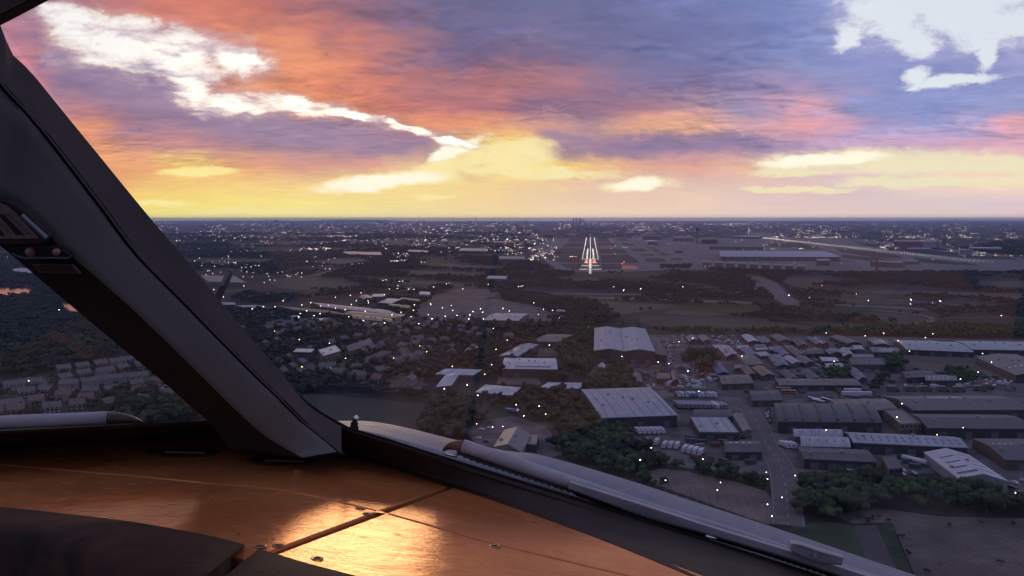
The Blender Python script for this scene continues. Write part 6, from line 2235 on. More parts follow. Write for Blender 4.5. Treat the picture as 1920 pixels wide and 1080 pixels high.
clump([(1770, 702), (1800, 697), (1832, 710), (1826, 724), (1790, 722)], 7, 7, 10, 'bright', 'bright tree behind the parked vans', keepout=False)
clump([(1624, 730), (1650, 724), (1648, 738), (1628, 740)], 7, 7, 10, 'dim', 'dark round tree beside the silver trailers', keepout=False)
clump([(1838, 712), (1855, 702), (1856, 716)], 8, 8, 11, 'dim', 'dark tree at the edge of the tan grey warehouse', keepout=False)
clump([(1296, 790), (1306, 800), (1308, 812), (1298, 808)], 6, 7, 10, 'dim', 'dark conifer by the stained white roof', keepout=False)
lone(1312, 693, 26, 'bright', 'great lone round tree in the middle of the estate')
lone(1296, 690, 20, 'bright', 'smaller tree joined to the great lone round tree')
lone(1330, 686, 20, 'bright', 'second smaller tree joined to the great lone round tree')
lone(1320, 697, 17, 'bright', 'low tree at the foot of the great lone round tree')
lone(1453, 672, 8, 'dim', 'dark tree between the small huts')
# gardens
clump([(-60, 705), (60, 695), (160, 682), (250, 668), (300, 690), (400, 785), (250, 800), (-60, 800)], 11, 4, 8, 'dim', 'garden tree among the houses below the left windscreen', thin=0.8)
clump([(200, 745), (290, 735), (390, 785), (300, 800), (215, 790)], 8, 8, 13, 'dim', 'tall dark tree at the near end of the estate')
clump([(-90, 720), (-90, 600), (0, 588), (90, 590), (170, 600), (250, 660), (170, 682), (60, 700)], 9.5, 9, 15, 'dim', 'dark tree in the wood behind the estate below the left windscreen')
clump([(380, 700), (420, 660), (500, 630), (620, 606), (760, 612), (900, 625), (1000, 650), (1010, 680), (930, 668), (860, 700), (800, 715), (700, 720), (600, 735), (520, 745), (420, 740)], 10.5, 7, 13, 'brown', 'tree among the houses between the post and the school', thin=0.75)
clump([(470, 760), (560, 700), (640, 720), (600, 735), (560, 770)], 9, 8, 13, 'dim', 'tree near the window post by the dark field')
clump([(860, 640), (1000, 655), (1000, 700), (900, 720), (870, 690)], 10, 7, 12, 'brown', 'tree round the white slotted hall', thin=0.8)
clump([(1000, 690), (1045, 695), (1080, 715), (1020, 720)], 9, 7, 11, 'brown', 'tree behind the second pavilion')
clump([(880, 690), (960, 745), (1000, 735), (1000, 715), (930, 705)], 10, 5, 9, 'brown', 'bush round the low pavilion', thin=0.6)
clump([(1565, 979), (1600, 974), (1660, 967), (1668, 979), (1640, 983), (1575, 985)], 4.5, 1.6, 3.6, 'dim', 'low dark bush along the field edge before the tall tree row', keepout=False)
for q_ in ((1738, 1074), (1876, 1058), (1690, 1010), (1702, 1040), (1900, 986), (1840, 984), (1780, 988)):
    lone(q_[0], q_[1], 2.6, 'dim', 'small dark shrub in the rough brown field')
NEAR_DONE = len(TREES)
# woods further off
clump([(-100, 595), (-100, 556), (0, 556), (70, 555), (130, 600), (200, 610), (120, 612)], 11, 9, 15, 'dim', 'wood beyond the lake')
clump([(-100, 560), (-100, 486), (60, 486), (110, 540), (150, 590), (60, 560)], 13, 9, 15, 'dim', 'wood round the lake')
clump([(100, 540), (130, 560), (300, 640), (380, 690), (330, 600), (250, 540)], 13, 9, 15, 'dim', 'wood behind post')
clump([(760, 600), (900, 612), (1060, 606), (1115, 612), (1060, 645), (1000, 640), (900, 625)], 10.5, 8, 13, 'brown', 'wood under reflection', thin=0.9)
clump([(930, 535), (1000, 555), (1100, 570), (1160, 600), (1110, 612), (1000, 600), (1050, 590), (990, 570), (940, 560)], 10.5, 9, 14, 'dim', 'wood before the estate')
clump([(960, 488), (1010, 492), (1050, 510), (1180, 512), (1330, 508), (1480, 510), (1640, 512), (1960, 513), (1980, 600), (1800, 600), (1620, 612), (1440, 602), (1280, 590), (1100, 585), (960, 560), (930, 520)], 12.5, 7, 12, 'dim', 'woodland strips before the airport', noise_t=-0.12)
clump([(1200, 582), (1500, 592), (1440, 600), (1190, 592)], 11, 6, 10, 'dim', 'hedge wood', noise_t=-0.2)
clump([(1230, 598), (1250, 600), (1560, 612), (1540, 608)], 9, 4, 7, 'dim', 'hedge')
clump([(600, 600), (780, 606), (780, 575), (930, 553), (940, 500), (700, 490), (600, 520), (480, 545), (430, 560), (480, 575), (600, 560), (780, 545)], 13.5, 8, 13, 'dim', 'woods between fields', noise_t=-0.10)
clump([(390, 590), (480, 580), (620, 604), (520, 620), (440, 650), (400, 680), (360, 640)], 11, 7, 12, 'dim', 'woods near the post', thin=0.9)
clump([(300, 480), (420, 476), (700, 478), (940, 484), (940, 502), (700, 492), (560, 520), (420, 512), (330, 510)], 17, 9, 14, 'dim', 'far woods on the left', noise_t=-0.12)
clump([(-100, 490), (-100, 462), (420, 456), (940, 458), (1010, 462), (985, 476), (960, 490), (700, 482), (300, 484)], 26, 12, 18, 'dim', 'far woods on the left', noise_t=-0.10, nscale=0.002)
clump([(-100, 464), (-100, 440), (1000, 438), (1040, 446), (1000, 460)], 50, 18, 26, 'dim', 'far woods', noise_t=0.0, nscale=0.0012)
clump([(1780, 470), (1880, 452), (2040, 452), (2040, 486), (1900, 480)], 26, 12, 18, 'dim', 'woods beyond the far runway', noise_t=-0.25, nscale=0.002)
clump([(1330, 505), (1430, 509), (1700, 511), (1960, 512), (1960, 515), (1500, 514), (1330, 510)], 12, 8, 12, 'dim', 'tree line before the terminal')
clump([(1240, 499), (1300, 499), (1290, 505), (1238, 505)], 14, 9, 13, 'dim', 'trees by the clay area', keepout=False)

# the trees that show largest become things of their own, the rest is woodland
POST_P = np.array([(-200, -200), (0, 60), (107, 195), (267, 391), (430, 585), (560, 742), (640, 800), (880, 876), (1520, 1078), (2100, 1265), (2100, 1600), (-300, 1600), (-300, 802), (0, 802), (395, 790), (207, 635), (0, 461), (-200, 300)], float)
TA_ = np.array([(t_[0], t_[1]) for t_ in TREES])
tX, tY = project(TA_)
hid = inside(np.stack([tX, tY - 8], 1), POST_P)
show = np.array([t_[2] for t_ in TREES]) / TA_[:, 1]
show[hid] = 0
show[(tX < 5) | (tX > 1915) | (tY > 1075)] = 0
show[NEAR_DONE:] *= 0.5
order = np.argsort(-show)
single = set(int(i) for i in order[:290] if show[i] > 0)
rt_ = random.Random(5)
for i in sorted(single):
    x, y, h_, kind, lab = TREES[i]
    root = empty('tree', (x, y, 0), rt_.uniform(0, 6.28))
    root.scale = (h_ * rt_.uniform(0.92, 1.15),) * 2 + (h_,)
    tag(root, lab, 'tree', lab.replace('tree', 'trees', 1) if 'lone' not in lab else None)
    mixk = {'green': ['green', 'green', 'green', 'dim', 'bright'], 'dim': ['dim', 'dim', 'green'], 'brown': ['brown'], 'bright': ['bright', 'bright', 'green']}[kind]
    link('crown', rt_.choice(CR[rt_.choice(mixk)]), root)
    link('trunk', TRUNK, root)
SINGLE_N = len(single)


def scatter_group(name, pts, meshes, scale_z=1.0):
    """geometry nodes: crown instances on the points of a mesh"""
    me = bpy.data.meshes.new(name)
    me.from_pydata([(x, y, 0.0) for x, y, h_ in pts], [], [])
    for nm, arr in (('size', [h_ for _, _, h_ in pts]),):
        at = me.attributes.new(nm, 'FLOAT', 'POINT')
        at.data.foreach_set('value', np.array(arr, dtype=np.float32))
    o = link(name, me)
    tag(o, kind='stuff')
    ng = bpy.data.node_groups.new(name + '_nodes', 'GeometryNodeTree')
    ng.interface.new_socket('Geometry', in_out='INPUT', socket_type='NodeSocketGeometry')
    ng.interface.new_socket('Geometry', in_out='OUTPUT', socket_type='NodeSocketGeometry')
    gi = ng.nodes.new('NodeGroupInput')
    go = ng.nodes.new('NodeGroupOutput')
    jn = ng.nodes.new('GeometryNodeJoinGeometry')
    k = len(meshes)
    idx = ng.nodes.new('FunctionNodeRandomValue')
    idx.data_type = 'INT'
    idx.inputs[4].default_value = 0
    idx.inputs[5].default_value = k - 1
    for q, src in enumerate(meshes):
        oi = ng.nodes.new('GeometryNodeObjectInfo')
        oi.inputs['Object'].default_value = src
        oi.inputs['As Instance'].default_value = True
        cmp_ = ng.nodes.new('FunctionNodeCompare')
        cmp_.data_type = 'INT'
        cmp_.operation = 'EQUAL'
        ng.links.new(idx.outputs[2], cmp_.inputs[2])
        cmp_.inputs[3].default_value = q
        ip = ng.nodes.new('GeometryNodeInstanceOnPoints')
        ng.links.new(gi.outputs[0], ip.inputs['Points'])
        ng.links.new(cmp_.outputs[0], ip.inputs['Selection'])
        ng.links.new(oi.outputs['Geometry'], ip.inputs['Instance'])
        rr = ng.nodes.new('FunctionNodeRandomValue')
        rr.data_type = 'FLOAT_VECTOR'
        rr.inputs[0].default_value = (0, 0, 0)
        rr.inputs[1].default_value = (0, 0, 6.283)
        ng.links.new(rr.outputs[0], ip.inputs['Rotation'])
        na_ = ng.nodes.new('GeometryNodeInputNamedAttribute')
        na_.data_type = 'FLOAT'
        na_.inputs[0].default_value = 'size'
        ng.links.new(na_.outputs[0], ip.inputs['Scale'])
        ng.links.new(ip.outputs[0], jn.inputs[0])
    ng.links.new(jn.outputs[0], go.inputs[0])
    md = o.modifiers.new('scatter', 'NODES')
    md.node_group = ng
    return o


SRC = {}
for kd, lst in CRLOW.items():
    SRC[kd] = []
    for me in lst:
        SRC[kd].append(bpy.data.objects.new('crown_source', me))       # not linked: only feeds the woodland
for kd in CRLOW:
    pts = [TREES[i][:3] for i in range(len(TREES)) if i not in single and TREES[i][3] == kd]
    if pts:
        scatter_group('woodland', pts, SRC[kd])
print('TREES', len(TREES), 'single', SINGLE_N)
# ------------------------------------------------------------------ vehicles
m_lorry = pm('white_lorry_paint', (0.50, 0.50, 0.53), 0.45, var=0.12, scale=0.4, coords='World')
m_lgrey = pm('grey_lorry_cover', (0.20, 0.21, 0.25), 0.6, var=0.15, scale=0.4, coords='World')
m_lor = pm('orange_lorry_end', (0.45, 0.20, 0.07), 0.5, var=0.12, scale=0.4, coords='World')
m_tyre = pm('tyre_black', (0.02, 0.02, 0.02), 0.85, var=0.2, scale=1.0, coords='World')
m_blue = pm('blue_paint', (0.08, 0.13, 0.28), 0.4, var=0.12, scale=0.4, coords='World')
m_yel = pm('yellow_plant_paint', (0.48, 0.25, 0.05), 0.5, var=0.2, scale=0.4, coords='World')
m_car = [pm('dark_car_paint', (0.03, 0.032, 0.04), 0.3, var=0.2, scale=0.3, coords='World'), pm('silver_car_paint', (0.30, 0.30, 0.33), 0.35, var=0.1, scale=0.3, coords='World'),
         pm('white_car_paint', (0.50, 0.50, 0.50), 0.35, var=0.1, scale=0.3, coords='World'), pm('red_car_paint', (0.22, 0.04, 0.03), 0.35, var=0.1, scale=0.3, coords='World')]
m_busr = pm('pale_bus_roof', (0.34, 0.30, 0.28), 0.5, var=0.12, scale=0.3, coords='World')
m_buso = pm('orange_bus_side', (0.42, 0.10, 0.03), 0.45, var=0.15, scale=0.3, coords='World')


def wheels(mb, xs, w, r=0.5, mi=0):
    for x in xs:
        for s in (-1, 1):
            mb.tube([(s * w / 2, x, r), (s * (w / 2 - 0.35), x, r)], r, 8, mi)


def rigid_lorry(boxm, cabm, L=8.5, stripe=None):
    d = {}
    mb = MB()
    mb.box((0, 0.2, 2.15), (2.5, L - 2.3, 2.6))
    d['cargo_box'] = mb.mesh('cargo_box', [boxm])
    mb = MB()
    y = -L / 2
    mb.add([(-1.2, y + 1.05, 0.6), (1.2, y + 1.05, 0.6), (1.2, y - 0.9, 0.6), (-1.2, y - 0.9, 0.6),
            (-1.15, y + 0.95, 2.9), (1.15, y + 0.95, 2.9), (1.15, y - 0.35, 2.8), (-1.15, y - 0.35, 2.8), (-1.2, y - 0.9, 1.7), (1.2, y - 0.9, 1.7)],
           [(4, 7, 6, 5), (0, 4, 5, 1), (3, 2, 9, 8), (8, 9, 6, 7), (0, 3, 8, 7, 4), (1, 5, 6, 9, 2)])
    d['cab'] = mb.mesh('cab', [cabm])
    mb = MB()
    mb.face([(-1.0, y - 0.86, 1.75), (1.0, y - 0.86, 1.75), (0.98, y - 0.42, 2.7), (-0.98, y - 0.42, 2.7)])
    d['windscreen'] = mb.mesh('windscreen', [m_win])
    mb = MB()
    mb.box((0, 0, 0.7), (2.2, L - 0.4, 0.3))
    wheels(mb, (y, L / 2 - 2.2), 2.4)
    d['chassis'] = mb.mesh('chassis', [m_tyre])
    if stripe:
        mb = MB()
        mb.box((0, L / 2 - 1.9, 2.3), (2.56, 1.6, 2.4))
        d['end_panel'] = mb.mesh('end_panel', [stripe])
    return d


def trailer(boxm, L=13.0):
    d = {}
    mb = MB()
    mb.box((0, 0, 2.6), (2.55, L, 2.8))
    d['cargo_box'] = mb.mesh('cargo_box', [boxm])
    mb = MB()
    mb.box((0, 0, 1.0), (2.2, L - 0.6, 0.35))
    wheels(mb, (L / 2 - 1.5, L / 2 - 2.8, L / 2 - 4.1), 2.5)
    d['chassis'] = mb.mesh('chassis', [m_tyre])
    return d


def van(bodym):
    d = {}
    mb = MB()
    P = [(-2.6, 0.4), (2.6, 0.4), (2.6, 2.1), (2.4, 2.35), (-0.9, 2.35), (-1.75, 1.5), (-2.6, 1.2)]
    n = len(P)
    vs = [(-0.98, y, z) for y, z in P] + [(0.98, y, z) for y, z in P]
    mb.add(vs, [tuple(range(n)), tuple(reversed(range(n, 2 * n)))] + [(i, (i + 1) % n + 0, n + (i + 1) % n, n + i)[::-1] for i in range(n)])
    d['body'] = mb.mesh('body', [bodym])
    mb = MB()
    mb.face([(-0.85, -1.72, 1.58), (0.85, -1.72, 1.58), (0.85, -0.98, 2.3), (-0.85, -0.98, 2.3)])
    d['windscreen'] = mb.mesh('windscreen', [m_win])
    mb = MB()
    wheels(mb, (-1.7, 1.6), 2.0, 0.38)
    d['wheel_set'] = mb.mesh('wheel_set', [m_tyre])
    return d


def carset(bodym):
    d = {}
    mb = MB()
    P = [(-2.1, 0.3), (2.1, 0.3), (2.15, 0.8), (1.9, 0.95), (-1.0, 0.95), (-2.0, 0.75)]
    Q = [(-1.05, 0.95), (1.85, 0.95), (1.35, 1.45), (-0.35, 1.45)]
    for poly, w in ((P, 0.88), (Q, 0.76)):
        n = len(poly)
        vs = [(-w, y, z) for y, z in poly] + [(w, y, z) for y, z in poly]
        mb.add(vs, [tuple(range(n)), tuple(reversed(range(n, 2 * n)))] + [(i, n + i, n + (i + 1) % n, (i + 1) % n) for i in range(n)])
    d['body'] = mb.mesh('body', [bodym])
    mb = MB()
    wheels(mb, (-1.3, 1.3), 1.75, 0.32)
    d['wheel_set'] = mb.mesh('wheel_set', [m_tyre])
    return d


def bus(roofm, sidem):
    d = {}
    mb = MB()
    mb.box((0, 0, 1.55), (2.5, 11, 2.3))
    d['body'] = mb.mesh('body', [sidem])
    mb = MB()
    vs = []
    for y in (-5.45, 5.45):
        for x, z in ((-1.26, 2.7), (-1.05, 2.98), (1.05, 2.98), (1.26, 2.7)):
            vs.append((x, y, z))
    mb.add(vs, [(0, 4, 5, 1), (1, 5, 6, 2), (2, 6, 7, 3), (3, 2, 1, 0)[::-1], (4, 5, 6, 7)[::-1]])
    d['roof'] = mb.mesh('roof', [roofm])
    mb = MB()
    mb.box((0, 0, 2.0), (2.54, 10.2, 0.8))
    d['window_band'] = mb.mesh('window_band', [m_win])
    mb = MB()
    wheels(mb, (-3.4, 3.2), 2.45, 0.48)
    d['wheel_set'] = mb.mesh('wheel_set', [m_tyre])
    return d


VEH = {'lorry': rigid_lorry(m_lorry, m_lorry), 'lorry_grey': rigid_lorry(m_lgrey, m_lorry), 'lorry_orange': rigid_lorry(m_lorry, m_lorry, 8.5, m_lor), 'lorry_blue': rigid_lorry(m_lorry, m_blue),
       'trailer': trailer(m_lgrey), 'trailer_white': trailer(m_lorry), 'van': van(m_lorry), 'van_grey': van(m_car[1]), 'van_dim': van(pm('dim_brown_van_paint', (0.10, 0.092, 0.088), 0.5, var=0.15, scale=0.3, coords='World')), 'bus': bus(m_busr, m_buso), 'coach': bus(m_lorry, m_lgrey),
       'car0': carset(m_car[0]), 'car1': carset(m_car[1]), 'car2': carset(m_car[2]), 'car3': carset(m_car[3])}


def put(kind, name, cat, px, py, rz, label, group=None, z=0.12, scale=1.0):
    p = G(px, py)
    root = empty(name, (p.x, p.y, z), rz)
    if scale != 1.0:
        root.scale = (scale,) * 3
    tag(root, label, cat, group)
    for k, me in VEH[kind].items():
        link(k, me, root)
    excl([p + Vector((a, b, 0)) for a, b in ((-5, -5), (5, -5), (5, 5), (-5, 5))])
    return root


def row_px(x0, x1, y0, y1, n):
    return [(x0 + (x1 - x0) * (i + 0.5) / n, y0 + (y1 - y0) * (i + 0.5) / n) for i in range(n)]


nth = lambda i, n: '%s from the left' % ORD[i] if i < n - 1 else 'rightmost'
for i, (x, y) in enumerate(row_px(1266, 1342, 743, 744, 10)):
    k = ['lorry_grey', 'lorry', 'lorry_grey', 'lorry_blue', 'lorry_blue', 'lorry_grey', 'lorry', 'lorry_grey', 'lorry', 'lorry'][i]
    put(k, 'lorry', 'lorry', x, y, 0.12, '%s %s lorry, %s in the upper lorry row' % ('pale' if k != 'lorry_grey' else 'grey', 'box' if k != 'lorry_blue' else 'blue cabbed', nth(i, 10)), 'lorries in the upper lorry row')
for i, (x, y) in enumerate(row_px(1266, 1360, 764, 766, 12)):
    put('trailer_white' if i == 9 else 'trailer', 'trailer', 'trailer', x, y, 0.12, '%s trailer, %s in the lower trailer row' % ('white' if i == 9 else 'grey', nth(i, 12)), 'trailers in the lower trailer row')
for i, (x, y) in enumerate(row_px(1190, 1243, 812, 811, 6)):
    put('lorry_orange', 'lorry', 'lorry', x, y, 0.25, 'orange ended white lorry, %s before the curved roof warehouse' % nth(i, 6), 'orange ended lorries before the curved roof warehouse')
put('lorry_orange', 'lorry', 'lorry', 1232, 833, -0.4, 'lone white lorry with an orange end in the yard below the curved roof warehouse')
put('van', 'van', 'van', 1213, 829, -0.2, 'small white van beside the lone lorry in the yard')
for i, (x, y) in enumerate(row_px(1242, 1276, 838, 840, 3)):
    put('lorry_orange', 'lorry', 'lorry', x, y, -0.45, 'white lorry with an orange end, %s of three in the mid yard' % nth(i, 3), 'orange ended lorries in the mid yard')
for i, (x, y) in enumerate(row_px(1280, 1320, 845, 853, 4)):
    put('lorry' if i < 3 else 'lorry_orange', 'lorry', 'lorry', x, y, -0.5, 'white lorry, %s of four at the end of the mid yard' % nth(i, 4), 'white lorries at the end of the mid yard')
for i, (x, y) in enumerate(row_px(1465, 1490, 838, 840, 3)):
    put('lorry', 'lorry', 'lorry', x, y, 0.35, 'white box lorry, %s of three beside the barrel roofed units' % nth(i, 3), 'white lorries beside the barrel roofed units')
heap = [(1270, 690), (1279, 689), (1288, 691), (1290, 697), (1300, 695), (1308, 698), (1282, 711), (1288, 716), (1273, 719), (1296, 712), (1302, 720), (1311, 724), (1291, 725), (1284, 708), (1305, 730), (1276, 728), (1315, 716), (1250, 722), (1257, 722), (1226, 726), (1216, 728), (1318, 731), (1330, 715), (1340, 714)]
for i, (x, y) in enumerate(heap):
    put(['van', 'van_grey', 'lorry', 'van'][i % 4], 'van', 'van', x, y, random.uniform(-1.5, 1.5), 'white or grey van in the vehicle heap by the workshop', 'vans in the vehicle heap')
put('car0', 'digger', 'digger', 1318, 703, 0.4, 'yellow digger beside the lone round tree', scale=1.0)


def digger(px, py, rz, label, group=None):
    p = G(px, py)
    root = empty('digger', (p.x, p.y, 0.1), rz)
    tag(root, label, 'digger', group)
    mb = MB()
    mb.box((-1.1, 0, 0.4), (0.5, 3.4, 0.8))
    mb.box((1.1, 0, 0.4), (0.5, 3.4, 0.8))
    mb.build('track_frame', m_tyre, root)
    mb = MB()
    mb.box((0, 0.5, 1.4), (2.5, 2.6, 1.1))
    mb.box((-0.6, -0.9, 1.9), (1.1, 1.3, 1.9))
    mb.build('body', m_yel, root)
    mb = MB()
    mb.tube([(0.5, -0.6, 1.6), (0.5, -2.6, 4.0), (0.5, -4.6, 3.0)], [0.3, 0.28, 0.22], 6)
    mb.build('boom', m_yel, root)
    mb = MB()
    mb.tube([(0.5, -4.6, 3.0), (0.5, -5.0, 1.0)], 0.2, 6)
    mb.box((0.5, -4.9, 0.7), (1.2, 0.9, 0.8))
    mb.build('bucket', m_yel, root)


bpy.data.objects.remove([o for o in COL.objects if o.name == 'digger' and o.parent is None][0])
for o in [o for o in COL.objects if o.parent is None and o.type == 'MESH' and o.name.split('.')[0] in ('body', 'wheel_set')]:
    bpy.data.objects.remove(o)
digger(1318, 704, 0.4, 'yellow digger at the foot of the lone round tree')
digger(1437, 733, 1.2, 'first yellow digger at the end of the very long shed')
digger(1445, 736, -0.6, 'second yellow digger at the end of the very long shed')
for i, (x, y) in enumerate([(1468, 733), (1478, 738)]):
    put('bus', 'bus', 'bus', x, y, 1.35, '%s yellow brown bus parked beside the very long shed' % ('rear' if i == 0 else 'front'), 'buses beside the very long shed')
for i, (x, y) in enumerate([(1527, 872), (1562, 876), (1592, 880), (1530, 867), (1566, 869)]):
    put('bus', 'bus', 'bus', x, y, 1.30, 'orange pale roofed bus, %s below the flat dark hall' % ['front left one', 'front middle one', 'front right one', 'rear left one', 'rear right one'][i], 'orange buses below the flat dark hall')
put('trailer_white', 'trailer', 'trailer', 1609, 896, 1.25, 'long pale trailer standing between the orange buses and the tree row')
put('coach', 'coach', 'coach', 1527, 753, 0.55, 'white coach standing behind the ribbed factory', 'coaches behind the ribbed factory')
put('coach', 'coach', 'coach', 1534, 757, 0.55, 'second white coach standing behind the ribbed factory', 'coaches behind the ribbed factory')
put('coach', 'coach', 'coach', 1550, 754, 0.5, 'white coach standing alone beside the brown roofed hall')
for i, (x, y) in enumerate([(1594, 744), (1618, 744), (1598, 738)]):
    put('trailer_white', 'trailer', 'trailer', x, y, 1.5, 'silver trailer, %s beside the dark round tree' % ['left one', 'right one', 'rear one'][i], 'silver trailers beside the dark round tree')
for i, (x, y) in enumerate([(1674, 734), (1707, 734), (1735, 734), (1768, 734), (1798, 735), (1836, 733), (1852, 730)]):
    put('van_dim', 'van', 'van', x, y, 1.5, 'dim van, %s in the spaced row behind the ribbed roof' % nth(i, 7), 'vans in the spaced row behind the vast ribbed roof', scale=1.9)
for i, (x, y) in enumerate([(1876, 722), (1890, 724), (1800, 727), (1815, 726), (1752, 728)]):
    put(['van', 'van_grey'][i % 2], 'van', 'van', x, y, random.uniform(0, 3), 'van parked at the edge of the earthen yard', 'vans at the edge of the earthen yard', scale=1.3)
tk = empty('tank_trailer', G(1714, 870), 0.62)
tag(tk, 'white round tank trailer beside the tall narrow block', 'tank trailer')
mb = MB()
mb.tube([(0, -7.2, 2.6), (0, -6.9, 2.6), (0, 6.9, 2.6), (0, 7.2, 2.6)], [0.9, 1.5, 1.5, 0.9], 16)
mb.build('tank', m_lorry, tk, smooth=True)
mb = MB()
mb.box((0, 0, 1.0), (2.0, 13, 0.3))
wheels(mb, (6, 4.7, 3.4), 2.4)
mb.build('chassis', m_tyre, tk)
bt = empty('silo', G(962, 775), 0.9)
tag(bt, 'blue tank lying with a silver rounded end below the low pavilion', 'tank')
mb = MB()
mb.tube([(0, 7, 2.2), (0, -4, 2.2)], [0.8, 1.9], 14)
mb.build('tank', m_blue, bt, smooth=True)
mb = MB()
mb.tube([(0, -4, 2.2), (0, -5, 2.2), (0, -5.8, 2.2)], [1.9, 1.6, 0.5], 14)
mb.build('end_cap', m_chrome, bt, smooth=True)
carspots = []
rc_ = random.Random(9)
carzones = [([(1232, 640), (1262, 640), (1268, 684), (1252, 684)], 34, 'car parked beside the twin ridged warehouse'),
            ([(1332, 630), (1386, 630), (1390, 650), (1350, 648)], 40, 'car parked in the yard behind the lone round tree'),
            ([(1262, 628), (1284, 628), (1288, 650), (1266, 652)], 14, 'car parked beside the drive behind the big warehouse'),
            ([(1450, 652), (1560, 650), (1580, 690), (1500, 695)], 30, 'car parked between the small estate units'),
            ([(1690, 716), (1900, 712), (1900, 726), (1700, 728)], 22, 'car parked behind the vast ribbed roof'),
            ([(1440, 745), (1452, 760), (1446, 800), (1436, 790)], 6, 'car parked along the estate road'),
            ([(1340, 815), (1440, 812), (1445, 822), (1345, 824)], 10, 'car parked above the small dark grey unit'),
            ([(1570, 890), (1700, 880), (1720, 892), (1660, 896)], 9, 'car parked behind the tall tree row'),
            ([(1890, 905), (1960, 900), (1960, 950), (1912, 935)], 10, 'car parked at the frame edge past the tall tree row'),
            ([(985, 586), (1050, 590), (1045, 600), (985, 597)], 10, 'car parked beside the large pale shed'),
            ([(690, 668), (780, 655), (790, 690), (700, 700)], 20, 'car parked by the block of flats'),
            ([(190, 720), (300, 700), (340, 740), (220, 760)], 12, 'car parked among the houses below the left windscreen'),
            ([(890, 800), (925, 800), (930, 830), (895, 830)], 4, 'car parked before the gabled hall')]
for poly, n_, lab in carzones:
    A = np.array([(p.x, p.y) for p in wpoly(poly)])
    lo, hi = A.min(0), A.max(0)
    got = 0
    tries = 0
    rz0 = rc_.uniform(0, 3)
    while got < n_ and tries < 900:
        tries += 1
        p = np.array([[rc_.uniform(lo[0], hi[0]), rc_.uniform(lo[1], hi[1])]])
        if not inside(p, A)[0]:
            continue
        if any(inside(p, e[0])[0] for e in EXCL if e[1][0] < p[0, 0] < e[2][0] and e[1][1] < p[0, 1] < e[2][1] and e[2][0] - e[1][0] < 70):
            continue
        X, Y = project(p)
        put('car%d' % rc_.choice([0, 0, 1, 1, 2, 2, 3]), 'car', 'car', X[0], Y[0], rz0 + rc_.choice([0, math.pi, 0.1]), lab, lab.replace('car parked', 'cars parked'))
        got += 1

# small lean-to sheds and shipping containers crowding the estate
rs_ = random.Random(77)


def free(p, r=5.0, big=70):
    q = np.array([[p.x, p.y]])
    for e in EXCL:
        if e[1][0] - r < p.x < e[2][0] + r and e[1][1] - r < p.y < e[2][1] + r and e[2][0] - e[1][0] < big:
            return False
    return True


cnt = 0
tries = 0
zone = [(1336, 646), (1440, 640), (1600, 646), (1640, 668), (1640, 694), (1590, 712), (1450, 706), (1330, 690)]
ZA = np.array([(p.x, p.y) for p in wpoly(zone)])
while cnt < 34 and tries < 4000:
    tries += 1
    x, y = rs_.uniform(1330, 1640), rs_.uniform(640, 712)
    p = G(x, y)
    if not inside(np.array([[p.x, p.y]]), ZA)[0] or not free(p, 7):
        continue
    wpx = rs_.uniform(9, 20)
    sl = rs_.uniform(-2, 7)
    dp = rs_.uniform(4, 8)
    B((x, y), (x + wpx, y + rs_.uniform(-1, 0.5)), (x - sl, y - dp), rs_.uniform(2.8, 4.2), 'small lean-to shed squeezed among the estate units', rs_.choice(['gs', 'gt', 'flat', 'gt']), 1.1, 1,
      rs_.choice(['mid', 'dark', 'dark2', 'light', 'brown', 'blue', 'mid']), rs_.choice(['navy', 'brown', 'grey']), name='lean_to_shed', cat='shed', group='small sheds among the estate units', skew=1)
    cnt += 1
m_cont = [pm('blue_container', (0.05, 0.08, 0.14), 0.6, var=0.25, scale=0.4, coords='World'), pm('rust_container', (0.14, 0.06, 0.04), 0.7, var=0.3, scale=0.4, coords='World'),
          pm('grey_container', (0.16, 0.16, 0.17), 0.6, var=0.2, scale=0.4, coords='World'), pm('green_container', (0.04, 0.08, 0.05), 0.6, var=0.25, scale=0.4, coords='World')]
CONT = []
for mc in m_cont:
    mb = MB()
    mb.box((0, 0, 1.35), (2.4, 6.0, 2.5))
    bd = mb.mesh('body', [mc])
    mb = MB()
    for y_ in (-3.03, 3.03):
        mb.box((0, y_, 1.35), (2.3, 0.08, 2.4))
    for k in range(9):
        mb.box((0, -2.7 + k * 0.675, 2.62), (2.3, 0.25, 0.06))
    CONT.append((bd, mb.mesh('ribs', [mc])))
